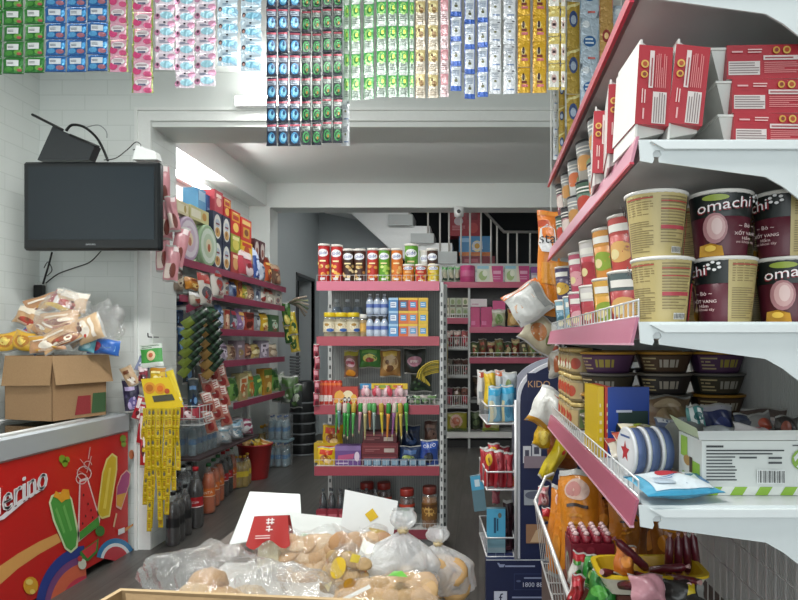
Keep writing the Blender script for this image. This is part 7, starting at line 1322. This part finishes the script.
e, w, h = clearpack(331, 388, 529, 584, 1.07, 'clear pack with a yellow label standing against the white card', -.2, 0, [('p', [(.1, .45), (.3, .62), (.6, .6), (.55, .38), (.2, .3)], '#d9b02a'), ('p', [(.05, .15), (.3, .25), (.32, .1), (.1, .05)], '#e0c04a')], 4); in_pack(e, w, h, ['#cda274', '#d8b284', '#bf9266'], 4, 3, .022, 'brown biscuit in the pack with the yellow label', 'biscuits in the yellow label pack', 840)
cp = empty('cake_pack', pz(270, 572, 1.14), (-.25, 0, .12)); tag(cp, 'cream cake pack with a red paper top carrying white characters', 'cake')
cw_, ch_ = .060, .100; put('cream_cake', MB().rbox(-cw_ / 2 + .008, cw_ / 2 - .004, -.018, .018, 0, ch_ * .62, .01, '#e0d9b8'), 'paper', cp)
m = MB().grid(lambda x, y: ((x - .5) * (cw_ * 1.3 - .018 * y), -.030 - .006 * math.sin(PI * x) + .014 * y, ch_ * (.50 + .5 * y) - .008 * math.sin(x * 9) * (1 - y)), 10, 6, '#b42e2a'); m.grid(lambda x, y: ((x - .5) * (cw_ * 1.3 - .018 * y), .022 - .014 * y, ch_ * (.50 + .5 * y)), 6, 3, '#8f2422')
CSf = lambda x, y, l: ((x - .5) * cw_ * 1.2, -.0365 - l - .002 + .014 * y, ch_ * (.5 + .5 * y))
m.paint(CSf, [('r', .42, .74, .62, .78, '#f0e4e0'), ('r', .42, .84, .62, .88, '#f0e4e0'), ('r', .46, .7, .49, .92, '#f0e4e0'), ('r', .55, .7, .58, .92, '#f0e4e0'), ('r', .44, .5, .6, .54, '#f0e4e0'), ('r', .44, .6, .54, .64, '#f0e4e0'), ('r', .5, .45, .53, .66, '#f0e4e0'), ('b', .2, .2, .8, .36, 2, '#e6c8c4')], cw_, ch_ * .5); put('red_paper_top', m, 'gloss_card', cp)
put('cake_wrap', bagmb(cw_ * 1.3, ch_ * .62, .034, '#fff', (), None, None, .3, 9), 'clear_film', cp)
tag(put('clear_bag', lump(.112, .07, .066, .13, 21, 60, 40), 'clear_bag', None, pz(215, 590, .98), (0, .1, 0)), 'large loose clear plastic bag at the left of the bread counter', 'plastic bag')
tag(put('clear_bag', lump(.07, .045, .04, .16, 22, 50, 34), 'clear_bag', None, pz(292, 595, .90), (0, .25, 0)), 'crumpled clear plastic bag in front of the biscuit pack', 'plastic bag')
for i, (u, v, d) in enumerate(((195, 592, .97), (222, 596, .96), (248, 594, .98), (208, 577, 1.0))): tag(put('bread_roll', bun(.032, .026, .022, ['#cfae80', '#c8a270', '#d8bc92', '#c39a68'][i], 860 + i), 'paper', None, tuple(Vector(pz(u, v, d)) - Vector((0, 0, .009)))), 'pale bread roll inside the large loose bag, %s' % ('leftmost', 'in the middle', 'rightmost', 'on top')[i], 'bread', 'rolls in the large loose bag')
e, w, h = clearpack(318, 360, 548, 600, .93, 'small clear pack with yellow print in front of the biscuit pack', -.4, .2, [('e', .35, .55, .2, .2, '#d9b41e'), ('e', .75, .3, .16, .12, '#d09a1e'), ('p', [(.1, .2), (.3, .3), (.25, .1)], '#e8d8a0'), ('r', .6, .7, .8, .85, '#e0c84a')], 6); in_pack(e, w, h, ['#b0905f', '#c8a878'], 4, 3, .014, 'small biscuit in the yellow print pack', 'biscuits in the yellow print pack', 880)
e, w, h = clearpack(338, 392, 540, 596, 1.0, 'white pack with pale yellow and navy print leaning on the left tied bag', -.25, .35, [('r', .1, .1, .9, .9, '#e4e4dc'), ('p', [(.25, .6), (.55, .75), (.6, .5), (.3, .4)], '#e0cc6a'), ('r', .3, .2, .5, .3, '#3a4468'), ('e', .65, .25, .14, .12, '#d9b41e')], 7)
e, w, h = clearpack(330, 440, 573, 611, .88, 'clear pack with a green mark lying lowest in front of the tied bags', -1.0, -.12, [('p', [(.55, .6), (.75, .55), (.68, .8), (.6, .85)], '#6fc04a'), ('p', [(.1, .2), (.4, .3), (.38, .4), (.08, .32)], '#e8e8e4')], 8, .03); in_pack(e, w, h, ['#c9a574', '#d2b088'], 6, 3, .021, 'golden biscuit in the lowest clear pack', 'biscuits in the lowest pack', 900)
